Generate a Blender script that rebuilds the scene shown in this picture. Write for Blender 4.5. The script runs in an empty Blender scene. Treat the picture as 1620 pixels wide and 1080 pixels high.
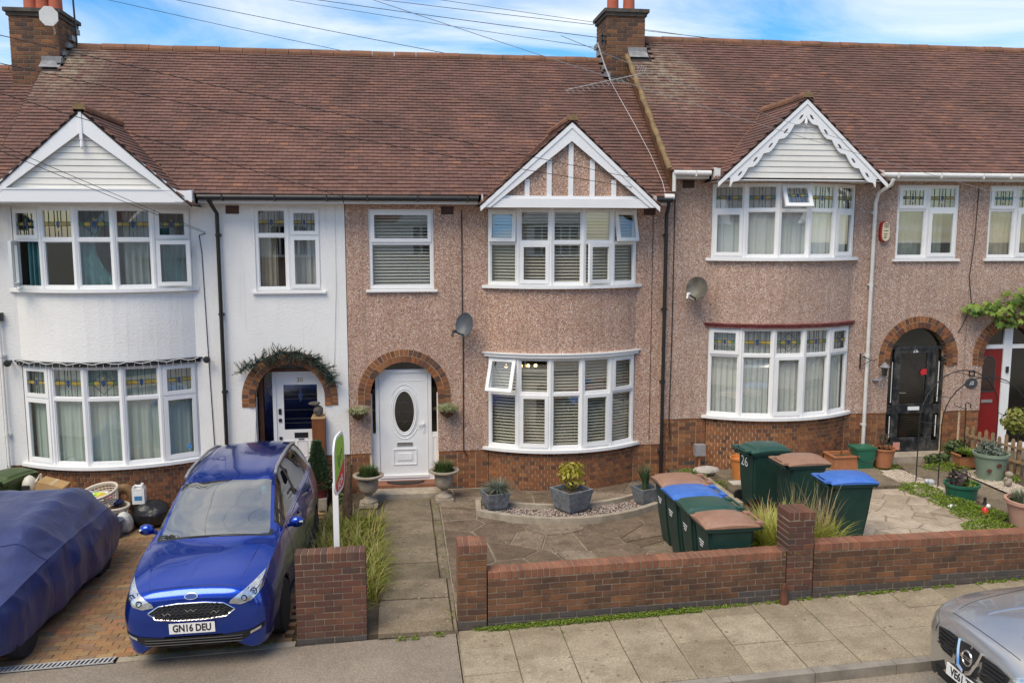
import bpy, bmesh, math, random
from mathutils import Vector, Matrix, noise as mnoise
S = bpy.context.scene
COL = S.collection
RN = random.Random(11)
rad = math.radians
# ------------------------------------------------------------------ camera
cam = bpy.data.cameras.new('camera'); camo = bpy.data.objects.new('camera', cam); COL.objects.link(camo)
cam.sensor_width = 36; cam.lens = 29.98; cam.clip_end = 2000
camo.location = (0, -15.2, 4.5); camo.rotation_euler = (rad(90-7.1), 0, rad(-7.6))
S.camera = camo
# ------------------------------------------------------------------ sky, sun, exposure
SUN_EL, SUN_AZ = 56, -142      # azimuth clockwise from +Y (north)
W = bpy.data.worlds.new('World'); S.world = W; W.use_nodes = True
nt = W.node_tree; nt.nodes.clear(); N = nt.nodes.new; L = nt.links.new
out = N('ShaderNodeOutputWorld'); bg = N('ShaderNodeBackground'); sky = N('ShaderNodeTexSky')
sky.sky_type = 'NISHITA'; sky.sun_disc = False; sky.sun_elevation = rad(SUN_EL); sky.sun_rotation = rad(SUN_AZ)
sky.air_density = 1.0; sky.dust_density = 0.3; sky.ozone_density = 2.0
hs = N('ShaderNodeHueSaturation'); hs.inputs['Saturation'].default_value = 1.45; hs.inputs['Value'].default_value = 0.95
L(sky.outputs[0], hs.inputs['Color'])
tc = N('ShaderNodeTexCoord'); sx = N('ShaderNodeSeparateXYZ'); L(tc.outputs['Generated'], sx.inputs[0])
def math_(op, a, b=None, clamp=False):
    n = N('ShaderNodeMath'); n.operation = op; n.use_clamp = clamp
    for i, v in enumerate((a, b)):
        if v is None: continue
        if isinstance(v, (int, float)): n.inputs[i].default_value = v
        else: L(v, n.inputs[i])
    return n.outputs[0]
den = math_('ADD', math_('ABSOLUTE', sx.outputs[2]), 0.12)
cx = N('ShaderNodeCombineXYZ'); L(math_('DIVIDE', sx.outputs[0], den), cx.inputs[0]); L(math_('DIVIDE', sx.outputs[1], den), cx.inputs[1])
mp = N('ShaderNodeMapping'); mp.inputs['Scale'].default_value = (0.55, 1.0, 1); mp.inputs['Location'].default_value = (7.7, 0.9, 0)
mp.inputs['Rotation'].default_value = (0, 0, rad(12)); L(cx.outputs[0], mp.inputs[0])
nz = N('ShaderNodeTexNoise'); nz.inputs['Scale'].default_value = 1.15; nz.inputs['Detail'].default_value = 9; nz.inputs['Roughness'].default_value = .58
nz.inputs['Distortion'].default_value = .55; L(mp.outputs[0], nz.inputs['Vector'])
cr = N('ShaderNodeValToRGB'); cr.color_ramp.elements[0].position = .41; cr.color_ramp.elements[1].position = .74; L(nz.outputs[0], cr.inputs[0])
mx = N('ShaderNodeMix'); mx.data_type = 'RGBA'; L(cr.outputs[0], mx.inputs['Factor']); L(hs.outputs[0], mx.inputs['A']); mx.inputs['B'].default_value = (7.0, 6.6, 5.9, 1)
L(mx.outputs['Result'], bg.inputs[0]); bg.inputs[1].default_value = 0.14; L(bg.outputs[0], out.inputs[0])
sl = bpy.data.lights.new('sun', 'SUN'); sl.energy = 2.5; sl.angle = rad(40); sl.color = (1, .88, .69)
so = bpy.data.objects.new('sun', sl); COL.objects.link(so)
_d = Vector((math.sin(rad(SUN_AZ))*math.cos(rad(SUN_EL)), math.cos(rad(SUN_AZ))*math.cos(rad(SUN_EL)), math.sin(rad(SUN_EL))))
so.rotation_euler = _d.to_track_quat('Z', 'Y').to_euler()
S.view_settings.view_transform = 'Standard'; S.view_settings.look = 'None'; S.view_settings.exposure = 0.52; S.view_settings.gamma = 1
S.view_settings.use_curve_mapping = False
# ------------------------------------------------------------------ helpers
def wloc(o):
    v = Vector((0, 0, 0))
    while o: v = v + Vector(o.location); o = o.parent
    return v
def tag(o, label=None, cat=None, group=None, kind=None):
    if label: o['label'] = label
    if cat: o['category'] = cat
    if group: o['group'] = group
    if kind: o['kind'] = kind
    return o
def thing(name, loc=(0, 0, 0), label=None, cat=None, group=None, rz=0):
    o = bpy.data.objects.new(name, None); COL.objects.link(o); o.location = loc; o.rotation_euler = (0, 0, rz); o.empty_display_size = .1
    return tag(o, label, cat, group)
class MB:
    def __init__(s): s.v = []; s.f = []; s.m = []
    def poly(s, pts, mi=0):
        n = len(s.v); s.v += [tuple(p) for p in pts]; s.f.append(tuple(range(n, n+len(pts)))); s.m.append(mi); return s
    def obox(s, c, u, v, w, mi=0):
        c, u, v, w = Vector(c), Vector(u), Vector(v), Vector(w); n = len(s.v)
        for k in (-1, 1):
            for j in (-1, 1):
                for i in (-1, 1): s.v.append(tuple(c+u*i+v*j+w*k))
        fs = [(0, 2, 3, 1), (4, 5, 7, 6), (0, 1, 5, 4), (2, 6, 7, 3), (0, 4, 6, 2), (1, 3, 7, 5)]
        if u.cross(v).dot(w) < 0: fs = [f[::-1] for f in fs]
        for f in fs: s.f.append(tuple(n+a for a in f)); s.m.append(mi)
        return s
    def box(s, x0, x1, y0, y1, z0, z1, mi=0):
        return s.obox(((x0+x1)/2, (y0+y1)/2, (z0+z1)/2), (abs(x1-x0)/2, 0, 0), (0, abs(y1-y0)/2, 0), (0, 0, abs(z1-z0)/2), mi)
    def bar(s, p, q, w, h, up=(0, 0, 1), mi=0):
        p, q = Vector(p), Vector(q); d = q-p; L_ = d.length; d = d/L_; up = Vector(up); sd = d.cross(up).normalized(); up = sd.cross(d)
        return s.obox((p+q)/2, d*L_/2, sd*w/2, up*h/2, mi)
    def tube(s, pts, r, n=6, mi=0, cap=True):
        pts = [Vector(p) for p in pts]; m = len(pts); rs = r if isinstance(r, (list, tuple)) else [r]*m
        b = len(s.v); prev = None
        for i, p in enumerate(pts):
            d = (pts[min(i+1, m-1)]-pts[max(i-1, 0)])
            if d.length < 1e-9: d = Vector((0, 0, 1))
            d.normalize()
            if prev is None:
                a = Vector((0, 0, 1)) if abs(d.z) < .9 else Vector((1, 0, 0)); x = d.cross(a).normalized()
            else:
                x = prev-d*prev.dot(d)
                x = x.normalized() if x.length > 1e-6 else d.orthogonal().normalized()
            prev = x; y = d.cross(x)
            for k in range(n):
                t = 2*math.pi*k/n; s.v.append(tuple(p+(x*math.cos(t)+y*math.sin(t))*rs[i]))
        for i in range(m-1):
            for k in range(n):
                k2 = (k+1) % n; s.f.append((b+i*n+k, b+i*n+k2, b+(i+1)*n+k2, b+(i+1)*n+k)); s.m.append(mi)
        if cap:
            s.f.append(tuple(b+k for k in range(n))[::-1]); s.m.append(mi)
            s.f.append(tuple(b+(m-1)*n+k for k in range(n))); s.m.append(mi)
        return s
    def lathe(s, prof, c=(0, 0, 0), n=16, mi=0, sx=1, sy=1, fn=None):
        b = len(s.v); m = len(prof)
        for (r, z) in prof:
            for k in range(n):
                t = 2*math.pi*k/n; rr = r*(fn(t, z) if fn else 1)
                s.v.append((c[0]+rr*math.cos(t)*sx, c[1]+rr*math.sin(t)*sy, c[2]+z))
        for i in range(m-1):
            for k in range(n):
                k2 = (k+1) % n; s.f.append((b+i*n+k, b+i*n+k2, b+(i+1)*n+k2, b+(i+1)*n+k)); s.m.append(mi)
        if prof[0][0] > 1e-6: s.f.append(tuple(b+k for k in range(n))[::-1]); s.m.append(mi)
        if prof[-1][0] > 1e-6: s.f.append(tuple(b+(m-1)*n+k for k in range(n))); s.m.append(mi)
        return s
    def prism(s, pts, vec, mi=0):
        """closed polygon (3D points) extruded by vec"""
        vec = Vector(vec); a = [Vector(p) for p in pts]; n = len(a); b = len(s.v)
        nn = Vector((0, 0, 0))
        for i in range(n): nn += a[i].cross(a[(i+1) % n])
        flip = nn.dot(vec) > 0
        s.v += [tuple(p) for p in a]+[tuple(p+vec) for p in a]
        lo = tuple(range(b, b+n)); hi = tuple(range(b+n, b+2*n))
        s.f += [lo[::-1] if flip else lo, hi if flip else hi[::-1]]; s.m += [mi, mi]
        for i in range(n):
            j = (i+1) % n; q = (b+i, b+j, b+n+j, b+n+i); s.f.append(q if flip else q[::-1]); s.m.append(mi)
        return s
    def grid(s, fn, nu, nv, mi=0, closed=False, flip=False):
        b = len(s.v)
        for i in range(nu+1):
            for j in range(nv+1): s.v.append(tuple(fn(i/nu, j/nv)))
        for i in range(nu):
            for j in range(nv):
                q = (b+i*(nv+1)+j, b+(i+1)*(nv+1)+j, b+(i+1)*(nv+1)+j+1, b+i*(nv+1)+j+1)
                s.f.append(q[::-1] if flip else q); s.m.append(mi if not callable(mi) else mi((i+.5)/nu, (j+.5)/nv))
        return s
    def ico(s, c, r, sub=1, mi=0, sc=(1, 1, 1), jit=0, rn=RN):
        bm = bmesh.new(); bmesh.ops.create_icosphere(bm, subdivisions=sub, radius=r); b = len(s.v)
        for v in bm.verts:
            k = 1+(rn.random()-.5)*2*jit
            s.v.append((c[0]+v.co.x*sc[0]*k, c[1]+v.co.y*sc[1]*k, c[2]+v.co.z*sc[2]*k))
        for f in bm.faces: s.f.append(tuple(b+v.index for v in f.verts)); s.m.append(mi)
        bm.free(); return s
    def add(s, o, M=None):
        b = len(s.v); s.v += [tuple(M @ Vector(p)) for p in o.v] if M else o.v
        s.f += [tuple(b+i for i in f) for f in o.f]; s.m += o.m; return s
    def mesh(s, name, mats, smooth=False, off=(0, 0, 0), ang=40):
        me = bpy.data.meshes.new(name); ox, oy, oz = off
        me.from_pydata([(x-ox, y-oy, z-oz) for x, y, z in s.v], [], s.f)
        if not isinstance(mats, (list, tuple)): mats = [mats]
        for m in mats: me.materials.append(m)
        if len(mats) > 1: me.polygons.foreach_set('material_index', s.m)
        if smooth:
            me.polygons.foreach_set('use_smooth', [True]*len(me.polygons))
            me.set_sharp_from_angle(angle=rad(ang))
        me.update(); return me
    def build(s, name, mats, parent=None, smooth=False, ang=40, label=None, cat=None, group=None, kind=None):
        off = wloc(parent) if parent else (0, 0, 0)
        o = bpy.data.objects.new(name, s.mesh(name, mats, smooth, off, ang)); COL.objects.link(o)
        if parent: o.parent = parent
        return tag(o, label, cat, group, kind)
def inst(name, me, parent, loc, rot=None, scale=None, label=None):
    o = bpy.data.objects.new(name, me); COL.objects.link(o); o.parent = parent
    o.location = Vector(loc)-wloc(parent) if parent else loc
    if rot is not None: o.rotation_euler = rot.to_euler() if isinstance(rot, Matrix) else rot
    if scale is not None: o.scale = scale
    if label: o['label'] = label
    return o
def copy_tree(o, parent=None):
    c = o.copy(); COL.objects.link(c); c.parent = parent
    for ch in list(o.children): copy_tree(ch, c)
    return c
def textmesh(txt, size, name='lettering', ext=.001, shear=0, sx=1, bold=0):
    cu = bpy.data.curves.new('txt', 'FONT'); cu.body = txt; cu.size = size; cu.align_x = 'CENTER'; cu.align_y = 'CENTER'; cu.extrude = ext; cu.shear = shear
    cu.resolution_u = 3; cu.offset = bold
    o = bpy.data.objects.new('txt', cu); COL.objects.link(o); dg = bpy.context.evaluated_depsgraph_get(); dg.update()
    me = bpy.data.meshes.new_from_object(o.evaluated_get(dg)); me.name = name
    bpy.data.objects.remove(o); bpy.data.curves.remove(cu)
    if sx != 1: me.transform(Matrix.Diagonal((sx, 1, 1, 1)))
    return me
def text(txt, size, mat, parent, M, name='lettering', bold=0, **k):
    me = textmesh(txt, size, name, bold=bold, **k); me.materials.clear(); me.materials.append(mat)
    T = Matrix.Translation(-wloc(parent)) @ M if parent else M
    me.transform(T); o = bpy.data.objects.new(name, me); COL.objects.link(o); o.parent = parent; return o
# ------------------------------------------------------------------ materials
def newmat(name):
    m = bpy.data.materials.new(name); m.use_nodes = True; t = m.node_tree; return m, t, t.nodes['Principled BSDF']
class NT:
    def __init__(s, t): s.t = t
    def n(s, ty, **k):
        o = s.t.nodes.new('ShaderNode'+ty)
        for a, b in k.items():
            if hasattr(o, a) and a not in ('inputs',): setattr(o, a, b)
        return o
    def l(s, a, b): s.t.links.new(a, b)
    def set(s, sock, v):
        if isinstance(v, bpy.types.NodeSocket): s.l(v, sock)
        elif isinstance(v, (tuple, list)) and len(v) == 3 and sock.type == 'RGBA': sock.default_value = (*v, 1)
        else: sock.default_value = v
    def math(s, op, a, b=0., c=None, clamp=False):
        o = s.n('Math', operation=op); o.use_clamp = clamp; s.set(o.inputs[0], a); s.set(o.inputs[1], b)
        if c is not None: s.set(o.inputs[2], c)
        return o.outputs[0]
    def noise(s, vec, scale, detail=4, rough=.6, dist=0):
        o = s.n('TexNoise'); s.l(vec, o.inputs['Vector']); o.inputs['Scale'].default_value = scale; o.inputs['Detail'].default_value = detail
        o.inputs['Roughness'].default_value = rough; o.inputs['Distortion'].default_value = dist; return o.outputs['Fac']
    def vor(s, vec, scale, out='Color', feat='F1', rnd=1):
        o = s.n('TexVoronoi', feature=feat); s.l(vec, o.inputs['Vector']); o.inputs['Scale'].default_value = scale; o.inputs['Randomness'].default_value = rnd
        return o.outputs[out]
    def ramp(s, fac, stops, interp='LINEAR'):
        o = s.n('ValToRGB'); e = o.color_ramp.elements; o.color_ramp.interpolation = interp
        while len(e) < len(stops): e.new(.5)
        for i, (p, c) in enumerate(stops):
            e[i].position = p; e[i].color = (*c, 1) if len(c) == 3 else c
        s.l(fac, o.inputs[0]); return o.outputs[0]
    def mix(s, fac, a, b, blend='MIX'):
        o = s.n('Mix'); o.data_type = 'RGBA'; o.blend_type = blend; s.set(o.inputs['Factor'], fac); s.set(o.inputs['A'], a); s.set(o.inputs['B'], b); return o.outputs['Result']
    def pos(s): return s.n('NewGeometry').outputs['Position']
    def scl(s, vec, sc):
        o = s.n('Mapping'); o.inputs['Scale'].default_value = sc; s.l(vec, o.inputs[0]); return o.outputs[0]
    def rnd(s):
        return s.math('FRACT', s.math('ADD', s.n('ObjectInfo').outputs['Random'], s.n('NewGeometry').outputs['Random Per Island']))
    def bump(s, h, st, dist=.01, prev=None):
        o = s.n('Bump'); o.inputs['Strength'].default_value = st; o.inputs['Distance'].default_value = dist; s.l(h, o.inputs['Height'])
        if prev: s.l(prev, o.inputs['Normal'])
        return o.outputs[0]
def sc3(c, k): return tuple(min(1, a*k) for a in c)
def M_(name, base, rough=.7, var=.15, scale=6, bump=0., bscale=60, metal=0, coat=0, spec=.5, dirt=0., dcol=(.06, .05, .04), dscale=2.5, rndv=0., bdist=.005):
    m, t, b = newmat(name); k = NT(t); p = k.pos()
    if var > 0: c = k.ramp(k.noise(p, scale, 5), [(.3, sc3(base, 1-var)), (.7, sc3(base, 1+var))])
    else:
        c = k.n('RGB').outputs[0]; c.default_value = (*base, 1)
    if rndv: c = k.mix(1., c, k.ramp(k.rnd(), [(0, (1-rndv,)*3), (1, (1+rndv,)*3)]), 'MULTIPLY')
    if dirt:
        f = k.ramp(k.noise(p, dscale, 7, .7), [(.45, (0, 0, 0)), (.75, (dirt,)*3)]); c = k.mix(f, c, dcol)
    k.l(c, b.inputs['Base Color']); b.inputs['Roughness'].default_value = rough; b.inputs['Metallic'].default_value = metal
    b.inputs['Coat Weight'].default_value = coat; b.inputs['Coat Roughness'].default_value = .03; b.inputs['Specular IOR Level'].default_value = spec
    if bump: k.l(k.bump(k.noise(p, bscale, 6, .65), bump, bdist), b.inputs['Normal'])
    return m
def m_rand(name, stops, rough=.85, dirt=.5, dcol=(.05, .04, .035), dscale=3, bump=.4, bscale=70, fine=.25, moss=0, extra=None, spots=0):
    """pieces (bricks, tiles, slabs): colour per piece plus grain and dirt"""
    m, t, b = newmat(name); k = NT(t); p = k.pos()
    c = k.ramp(k.rnd(), stops)
    c = k.mix(fine, c, k.ramp(k.noise(p, 45, 6, .7), [(.3, (.25, .25, .25)), (.7, (1.6, 1.6, 1.6))]), 'MULTIPLY')
    if dirt: c = k.mix(k.ramp(k.noise(p, dscale, 8, .65), [(.42, (0, 0, 0)), (.72, (dirt,)*3)]), c, dcol)
    if moss: c = k.mix(k.ramp(k.noise(p, 5, 8, .75), [(.55, (0, 0, 0)), (.72, (moss,)*3)]), c, (.09, .085, .02))
    if spots:
        v = k.vor(p, 9, 'Distance'); vc = k.n('SeparateColor'); k.l(k.vor(p, 9, 'Color'), vc.inputs[0])
        w_ = k.math('ADD', v, k.math('MULTIPLY', k.noise(p, 40, 4), .12))
        f = k.math('MULTIPLY', k.ramp(w_, [(.13, (1, 1, 1)), (.20, (0, 0, 0))]), k.ramp(vc.outputs[0], [(.55, (0, 0, 0)), (.75, (spots,)*3)])); c = k.mix(f, c, (.52, .47, .38))
        f = k.math('MULTIPLY', k.ramp(w_, [(.17, (1, 1, 1)), (.30, (0, 0, 0))]), k.ramp(vc.outputs[1], [(.7, (0, 0, 0)), (.8, (spots,)*3)])); c = k.mix(f, c, (.055, .04, .028))
    if extra: c = extra(k, c, p)
    k.l(c, b.inputs['Base Color']); b.inputs['Roughness'].default_value = rough; b.inputs['Specular IOR Level'].default_value = .3
    if bump: k.l(k.bump(k.noise(p, bscale, 6, .7), bump, .006), b.inputs['Normal'])
    return m
MT = {}
# pebbledash: small pebbles of several colours
def pebble(name, stops, tint=(1, 1, 1)):
    m, t, b = newmat(name); k = NT(t); p = k.pos()
    w = k.n('VectorMath', operation='ADD'); k.l(p, w.inputs[0])
    nv = k.n('TexNoise'); k.l(p, nv.inputs['Vector']); nv.inputs['Scale'].default_value = 60
    sc = k.n('VectorMath', operation='SCALE'); k.l(nv.outputs['Color'], sc.inputs[0]); sc.inputs['Scale'].default_value = .012; k.l(sc.outputs[0], w.inputs[1])
    v = w.outputs[0]; SCALE = 60
    col = k.vor(v, SCALE); sep = k.n('SeparateColor'); k.l(col, sep.inputs[0])
    c = k.ramp(sep.outputs[0], stops, 'CONSTANT')
    d = k.vor(v, SCALE, 'Distance')
    c = k.mix(k.ramp(d, [(.45, (0, 0, 0)), (.85, (.55,)*3)]), c, (.20, .13, .10))
    c = k.mix(k.ramp(k.noise(p, 1.1, 6, .6), [(.4, (0, 0, 0)), (.8, (.35,)*3)]), c, (.21, .135, .10))
    st = k.ramp(k.noise(k.scl(p, (9, 9, .5)), 1, 5, .6), [(.48, (0, 0, 0)), (.75, (.42,)*3)])
    c = k.mix(st, c, (.20, .145, .11)); c = k.mix(1., c, tint, 'MULTIPLY')
    k.l(c, b.inputs['Base Color']); b.inputs['Roughness'].default_value = .8
    h = k.math('SUBTRACT', 1., d); k.l(k.bump(h, .75, .012), b.inputs['Normal']); return m
MT['pebble'] = pebble('pebbledash_pink', [(0, (.56, .385, .28)), (.2, (.46, .29, .19)), (.36, (.64, .53, .42)), (.5, (.37, .22, .15)), (.62, (.56, .42, .27)), (.75, (.25, .155, .12)), (.85, (.50, .35, .30)), (.95, (.78, .71, .60))], (1.07, .99, 1.0))
MT['pebble_r'] = pebble('pebbledash_grey_pink', [(0, (.54, .395, .30)), (.2, (.45, .305, .21)), (.36, (.62, .525, .43)), (.5, (.37, .24, .17)), (.62, (.54, .42, .30)), (.75, (.26, .175, .14)), (.85, (.49, .365, .32)), (.95, (.75, .69, .60))], (1.05, .985, 1.0))
def render_white():
    m, t, b = newmat('white_render'); k = NT(t); p = k.pos()
    n1 = k.noise(k.scl(p, (26, 26, 34)), 1, 5, .6, .4)
    c = k.ramp(k.noise(p, 1.5, 6), [(.3, (.76, .745, .71)), (.7, (.82, .81, .78))])
    st = k.ramp(k.noise(k.scl(p, (7, 7, .35)), 1, 6, .7), [(.55, (0, 0, 0)), (.8, (.35,)*3)]); c = k.mix(st, c, (.38, .34, .28))
    c = k.mix(k.ramp(k.noise(p, 6, 8, .75), [(.60, (0, 0, 0)), (.8, (.3,)*3)]), c, (.42, .36, .29))
    k.l(c, b.inputs['Base Color']); b.inputs['Roughness'].default_value = .85; k.l(k.bump(n1, .55, .015), b.inputs['Normal']); return m
MT['render'] = render_white()
MT['upvc'] = M_('white_upvc', (.80, .80, .79), .35, .03, 3, dirt=.10, dcol=(.5, .46, .38), dscale=5)
MT['upvc_old'] = M_('cream_upvc', (.74, .71, .66), .4, .05, 3, dirt=.25, dcol=(.42, .36, .28), dscale=6)
MT['paint'] = M_('white_gloss_paint', (.80, .80, .80), .45, .04, 2, dirt=.15, dcol=(.48, .45, .40), dscale=4, bump=.05)
MT['board'] = M_('cream_cladding', (.74, .72, .66), .5, .06, 1.5, dirt=.35, dcol=(.46, .42, .36), dscale=3)
MT['mortar'] = M_('mortar', (.68, .52, .34), .95, .2, 15, .5, 120, dirt=.3, dcol=(.2, .14, .10))
MT['mortar_dark'] = M_('weathered_mortar', (.27, .22, .16), .95, .3, 8, .5, 120, dirt=.6, dcol=(.07, .06, .045))
MT['brick'] = m_rand('red_brick', [(0, (.125, .055, .032)), (.25, (.29, .112, .045)), (.5, (.20, .083, .038)), (.7, (.34, .138, .052)), (.85, (.11, .058, .04)), (1, (.36, .16, .065))], dirt=.35, dcol=(.06, .035, .026))
MT['brick_old'] = m_rand('sooty_brick', [(0, (.10, .05, .04)), (.3, (.14, .06, .042)), (.55, (.085, .052, .045)), (.8, (.19, .08, .046)), (1, (.12, .072, .055))], dirt=.6, moss=.5)
MT['brick_wall'] = m_rand('garden_wall_brick', [(0, (.135, .066, .040)), (.25, (.19, .088, .045)), (.5, (.10, .058, .042)), (.75, (.25, .115, .052)), (1, (.16, .082, .052))], dirt=.95, dcol=(.045, .033, .028), dscale=2.2, moss=.25)
MT['brick_cope'] = m_rand('coping_brick', [(0, (.23, .095, .058)), (.5, (.30, .13, .075)), (1, (.19, .08, .052))], dirt=.65, dcol=(.07, .05, .04), dscale=4)
MT['brick_base'] = m_rand('blue_base_brick', [(0, (.075, .07, .072)), (.5, (.10, .088, .082)), (1, (.085, .07, .06))], dirt=.5)
MT['brick_chim'] = m_rand('chimney_brick', [(0, (.10, .05, .035)), (.3, (.20, .09, .045)), (.55, (.075, .045, .038)), (.75, (.27, .12, .05)), (1, (.13, .065, .045))], dirt=.7, dcol=(.04, .035, .03))
def tile_extra(k, c, p):
    c = k.mix(k.ramp(k.noise(k.scl(p, (1, .6, .6)), .9, 5, .6), [(.42, (0, 0, 0)), (.75, (.72,)*3)]), c, (.085, .052, .046))
    c = k.mix(k.ramp(k.noise(k.scl(p, (5, .7, .7)), 1.0, 6, .6), [(.55, (0, 0, 0)), (.8, (.4,)*3)]), c, (.11, .06, .05))
    c = k.mix(k.ramp(k.noise(p, 11, 8, .8), [(.63, (0, 0, 0)), (.74, (.6,)*3)]), c, (.30, .27, .20))
    sp = k.n('SeparateXYZ'); k.l(p, sp.inputs[0])
    lich = None
    for cxx in (-6.2, 5.45):    # lichen washed down from the chimney flashings
        dx = k.math('SUBTRACT', sp.outputs[0], cxx); dx = k.math('MULTIPLY', dx, 1.0)
        dz = k.math('MULTIPLY', k.math('SUBTRACT', sp.outputs[2], 7.75), .9)
        r = k.math('SQRT', k.math('ADD', k.math('MULTIPLY', dx, dx), k.math('MULTIPLY', dz, dz)))
        f = k.math('SUBTRACT', 1., k.math('DIVIDE', r, .95), clamp=True)
        lich = f if lich is None else k.math('MAXIMUM', lich, f)
    f = k.math('MULTIPLY', lich, k.ramp(k.noise(p, 6, 8, .75), [(.40, (0, 0, 0)), (.66, (.9,)*3)]), clamp=True)
    return k.mix(f, c, (.40, .35, .25))
MT['tile'] = m_rand('clay_roof_tile', [(0, (.155, .080, .062)), (.2, (.20, .106, .082)), (.42, (.178, .092, .071)), (.6, (.14, .077, .063)), (.8, (.215, .112, .086)), (.95, (.19, .097, .073)), (1, (.27, .13, .082))], dirt=.35, dcol=(.06, .042, .036), dscale=1.8, bump=.3, fine=.3, extra=tile_extra)
MT['tile_under'] = M_('roof_underlay', (.035, .025, .022), .95)
MT['ridge'] = m_rand('ridge_tile', [(0, (.22, .10, .06)), (.5, (.28, .13, .075)), (1, (.18, .095, .06))], dirt=.6, moss=.7)
MT['lead'] = M_('lead_flashing', (.20, .20, .205), .55, .3, 8, dirt=.3, dcol=(.5, .5, .48))
MT['cement'] = M_('cement_flaunching', (.20, .135, .065), .95, .3, 9, .6, 50)
MT['black'] = M_('black_gutter_plastic', (.018, .018, .018), .4, .2, 9)
MT['dark'] = M_('dark_void', (.012, .012, .012), .9)
MT['white_pl'] = M_('white_gutter_plastic', (.70, .69, .66), .45, .08, 4, dirt=.3, dcol=(.3, .29, .24), dscale=6)
MT['interior'] = M_('interior_paint', (.48, .45, .40), .9, .05)
MT['floor_in'] = M_('interior_floor', (.12, .09, .07), .8)
MT['blind'] = M_('cream_blind_slats', (.70, .64, .53), .6, .05)
MT['net'] = None
def glass(name, tint=(.90, .94, .93), refl=.16, rough=.0):
    m, t, b = newmat(name); k = NT(t); t.nodes.remove(b); o = t.nodes['Material Output']
    tr = k.n('BsdfTransparent'); tr.inputs[0].default_value = (*tint, 1); gl = k.n('BsdfGlossy'); gl.inputs['Roughness'].default_value = rough; gl.inputs[0].default_value = (.92, .95, .97, 1)
    lw = k.n('LayerWeight'); lw.inputs['Blend'].default_value = .5
    f = k.math('ADD', k.math('MULTIPLY', k.math('POWER', lw.outputs['Facing'], 4.), .7), refl, clamp=True)
    ms = k.n('MixShader'); k.l(f, ms.inputs[0]); k.l(tr.outputs[0], ms.inputs[1]); k.l(gl.outputs[0], ms.inputs[2]); k.l(ms.outputs[0], o.inputs[0]); return m
MT['glass'] = glass('window_glass', refl=.19)
MT['glass_dark'] = glass('dark_obscure_glass', (.30, .32, .30), .10, .12)
MT['carglass'] = glass('car_glass', (.42, .48, .46), .12)
MT['screen'] = glass('car_windscreen', (.50, .55, .53), .36)
def sheer(name, col, tr=.35):
    m, t, b = newmat(name); k = NT(t); o = t.nodes['Material Output']; b.inputs['Base Color'].default_value = (*col, 1); b.inputs['Roughness'].default_value = .9
    tb = k.n('BsdfTranslucent'); tb.inputs[0].default_value = (*col, 1); tt = k.n('BsdfTransparent'); ms = k.n('MixShader'); ms.inputs[0].default_value = .15
    k.l(b.outputs[0], ms.inputs[1]); k.l(tb.outputs[0], ms.inputs[2]); m2 = k.n('MixShader'); m2.inputs[0].default_value = tr; k.l(ms.outputs[0], m2.inputs[1]); k.l(tt.outputs[0], m2.inputs[2]); k.l(m2.outputs[0], o.inputs[0]); return m
MT['net'] = sheer('net_curtain', (.84, .84, .80), .06)
MT['net_green'] = sheer('greenish_net_curtain', (.62, .69, .61), .06)
MT['curtain_teal'] = M_('teal_curtain', (.07, .20, .21), .9, .2, 5)
MT['curtain_grey'] = M_('grey_green_curtain', (.30, .33, .30), .9, .2, 5)
MT['curtain_cream'] = M_('cream_curtain', (.52, .46, .36), .9, .15, 5)
MT['sg_yellow'] = M_('yellow_stained_glass', (.36, .27, .06), .25, .4, 9); MT['sg_blue'] = M_('blue_stained_glass', (.03, .07, .18), .25, .4, 9)
MT['sg_green'] = M_('green_stained_glass', (.08, .17, .09), .25, .4, 9); MT['sg_teal'] = M_('teal_stained_glass', (.07, .22, .20), .25, .4, 9)
MT['came'] = M_('lead_came', (.05, .05, .055), .5)
MT['red_paint'] = M_('flaking_red_paint', (.17, .025, .022), .6, .3, 12, dirt=.4, dcol=(.25, .2, .17), dscale=12)
MT['black_paint'] = M_('flaking_black_paint', (.012, .014, .017), .4, .2, 6, dirt=.3, dcol=(.40, .37, .34), dscale=7)
MT['letter_w'] = M_('white_lettering', (.80, .80, .78), .5, 0); MT['letter_k'] = M_('black_lettering', (.01, .01, .01), .5, 0)
MT['metal'] = M_('chrome', (.75, .75, .76), .15, 0, metal=1); MT['alu'] = M_('brushed_aluminium', (.62, .62, .62), .35, .1, 20, metal=1)
MT['concrete'] = M_('concrete', (.36, .31, .24), .9, .2, 5, .5, 90, dirt=.6, dcol=(.13, .105, .07), dscale=4)
# ================================================================== large structure: street and ground
SLOPE = .0325
def gz(x): return -.165+SLOPE*x                 # street level at the foot of the garden walls
def pz(x, y): return gz(x)+.02*(y+5.6)          # pavement falls towards the kerb
def sheet(name, x0, x1, y0, y1, zf, mat, thick=.12, kind='structure', nx=1, **k):
    mb = MB()
    for i in range(nx):
        a = x0+(x1-x0)*i/nx; b = x0+(x1-x0)*(i+1)/nx
        p = [(a, y0, zf(a, y0)), (b, y0, zf(b, y0)), (b, y1, zf(b, y1)), (a, y1, zf(a, y1))]
        mb.poly(p)
        q = [(x, y, z-thick) for x, y, z in p]
        mb.poly([q[0], q[1], p[1], p[0]]); mb.poly([q[2], q[3], p[3], p[2]])
        if i == 0: mb.poly([q[3], q[0], p[0], p[3]])
        if i == nx-1: mb.poly([q[1], q[2], p[2], p[1]])
    return mb.build(name, mat, kind=kind, **k)
MT['ground'] = M_('rough_ground', (.10, .09, .06), .95, .3, 2, .5, 20)
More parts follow.
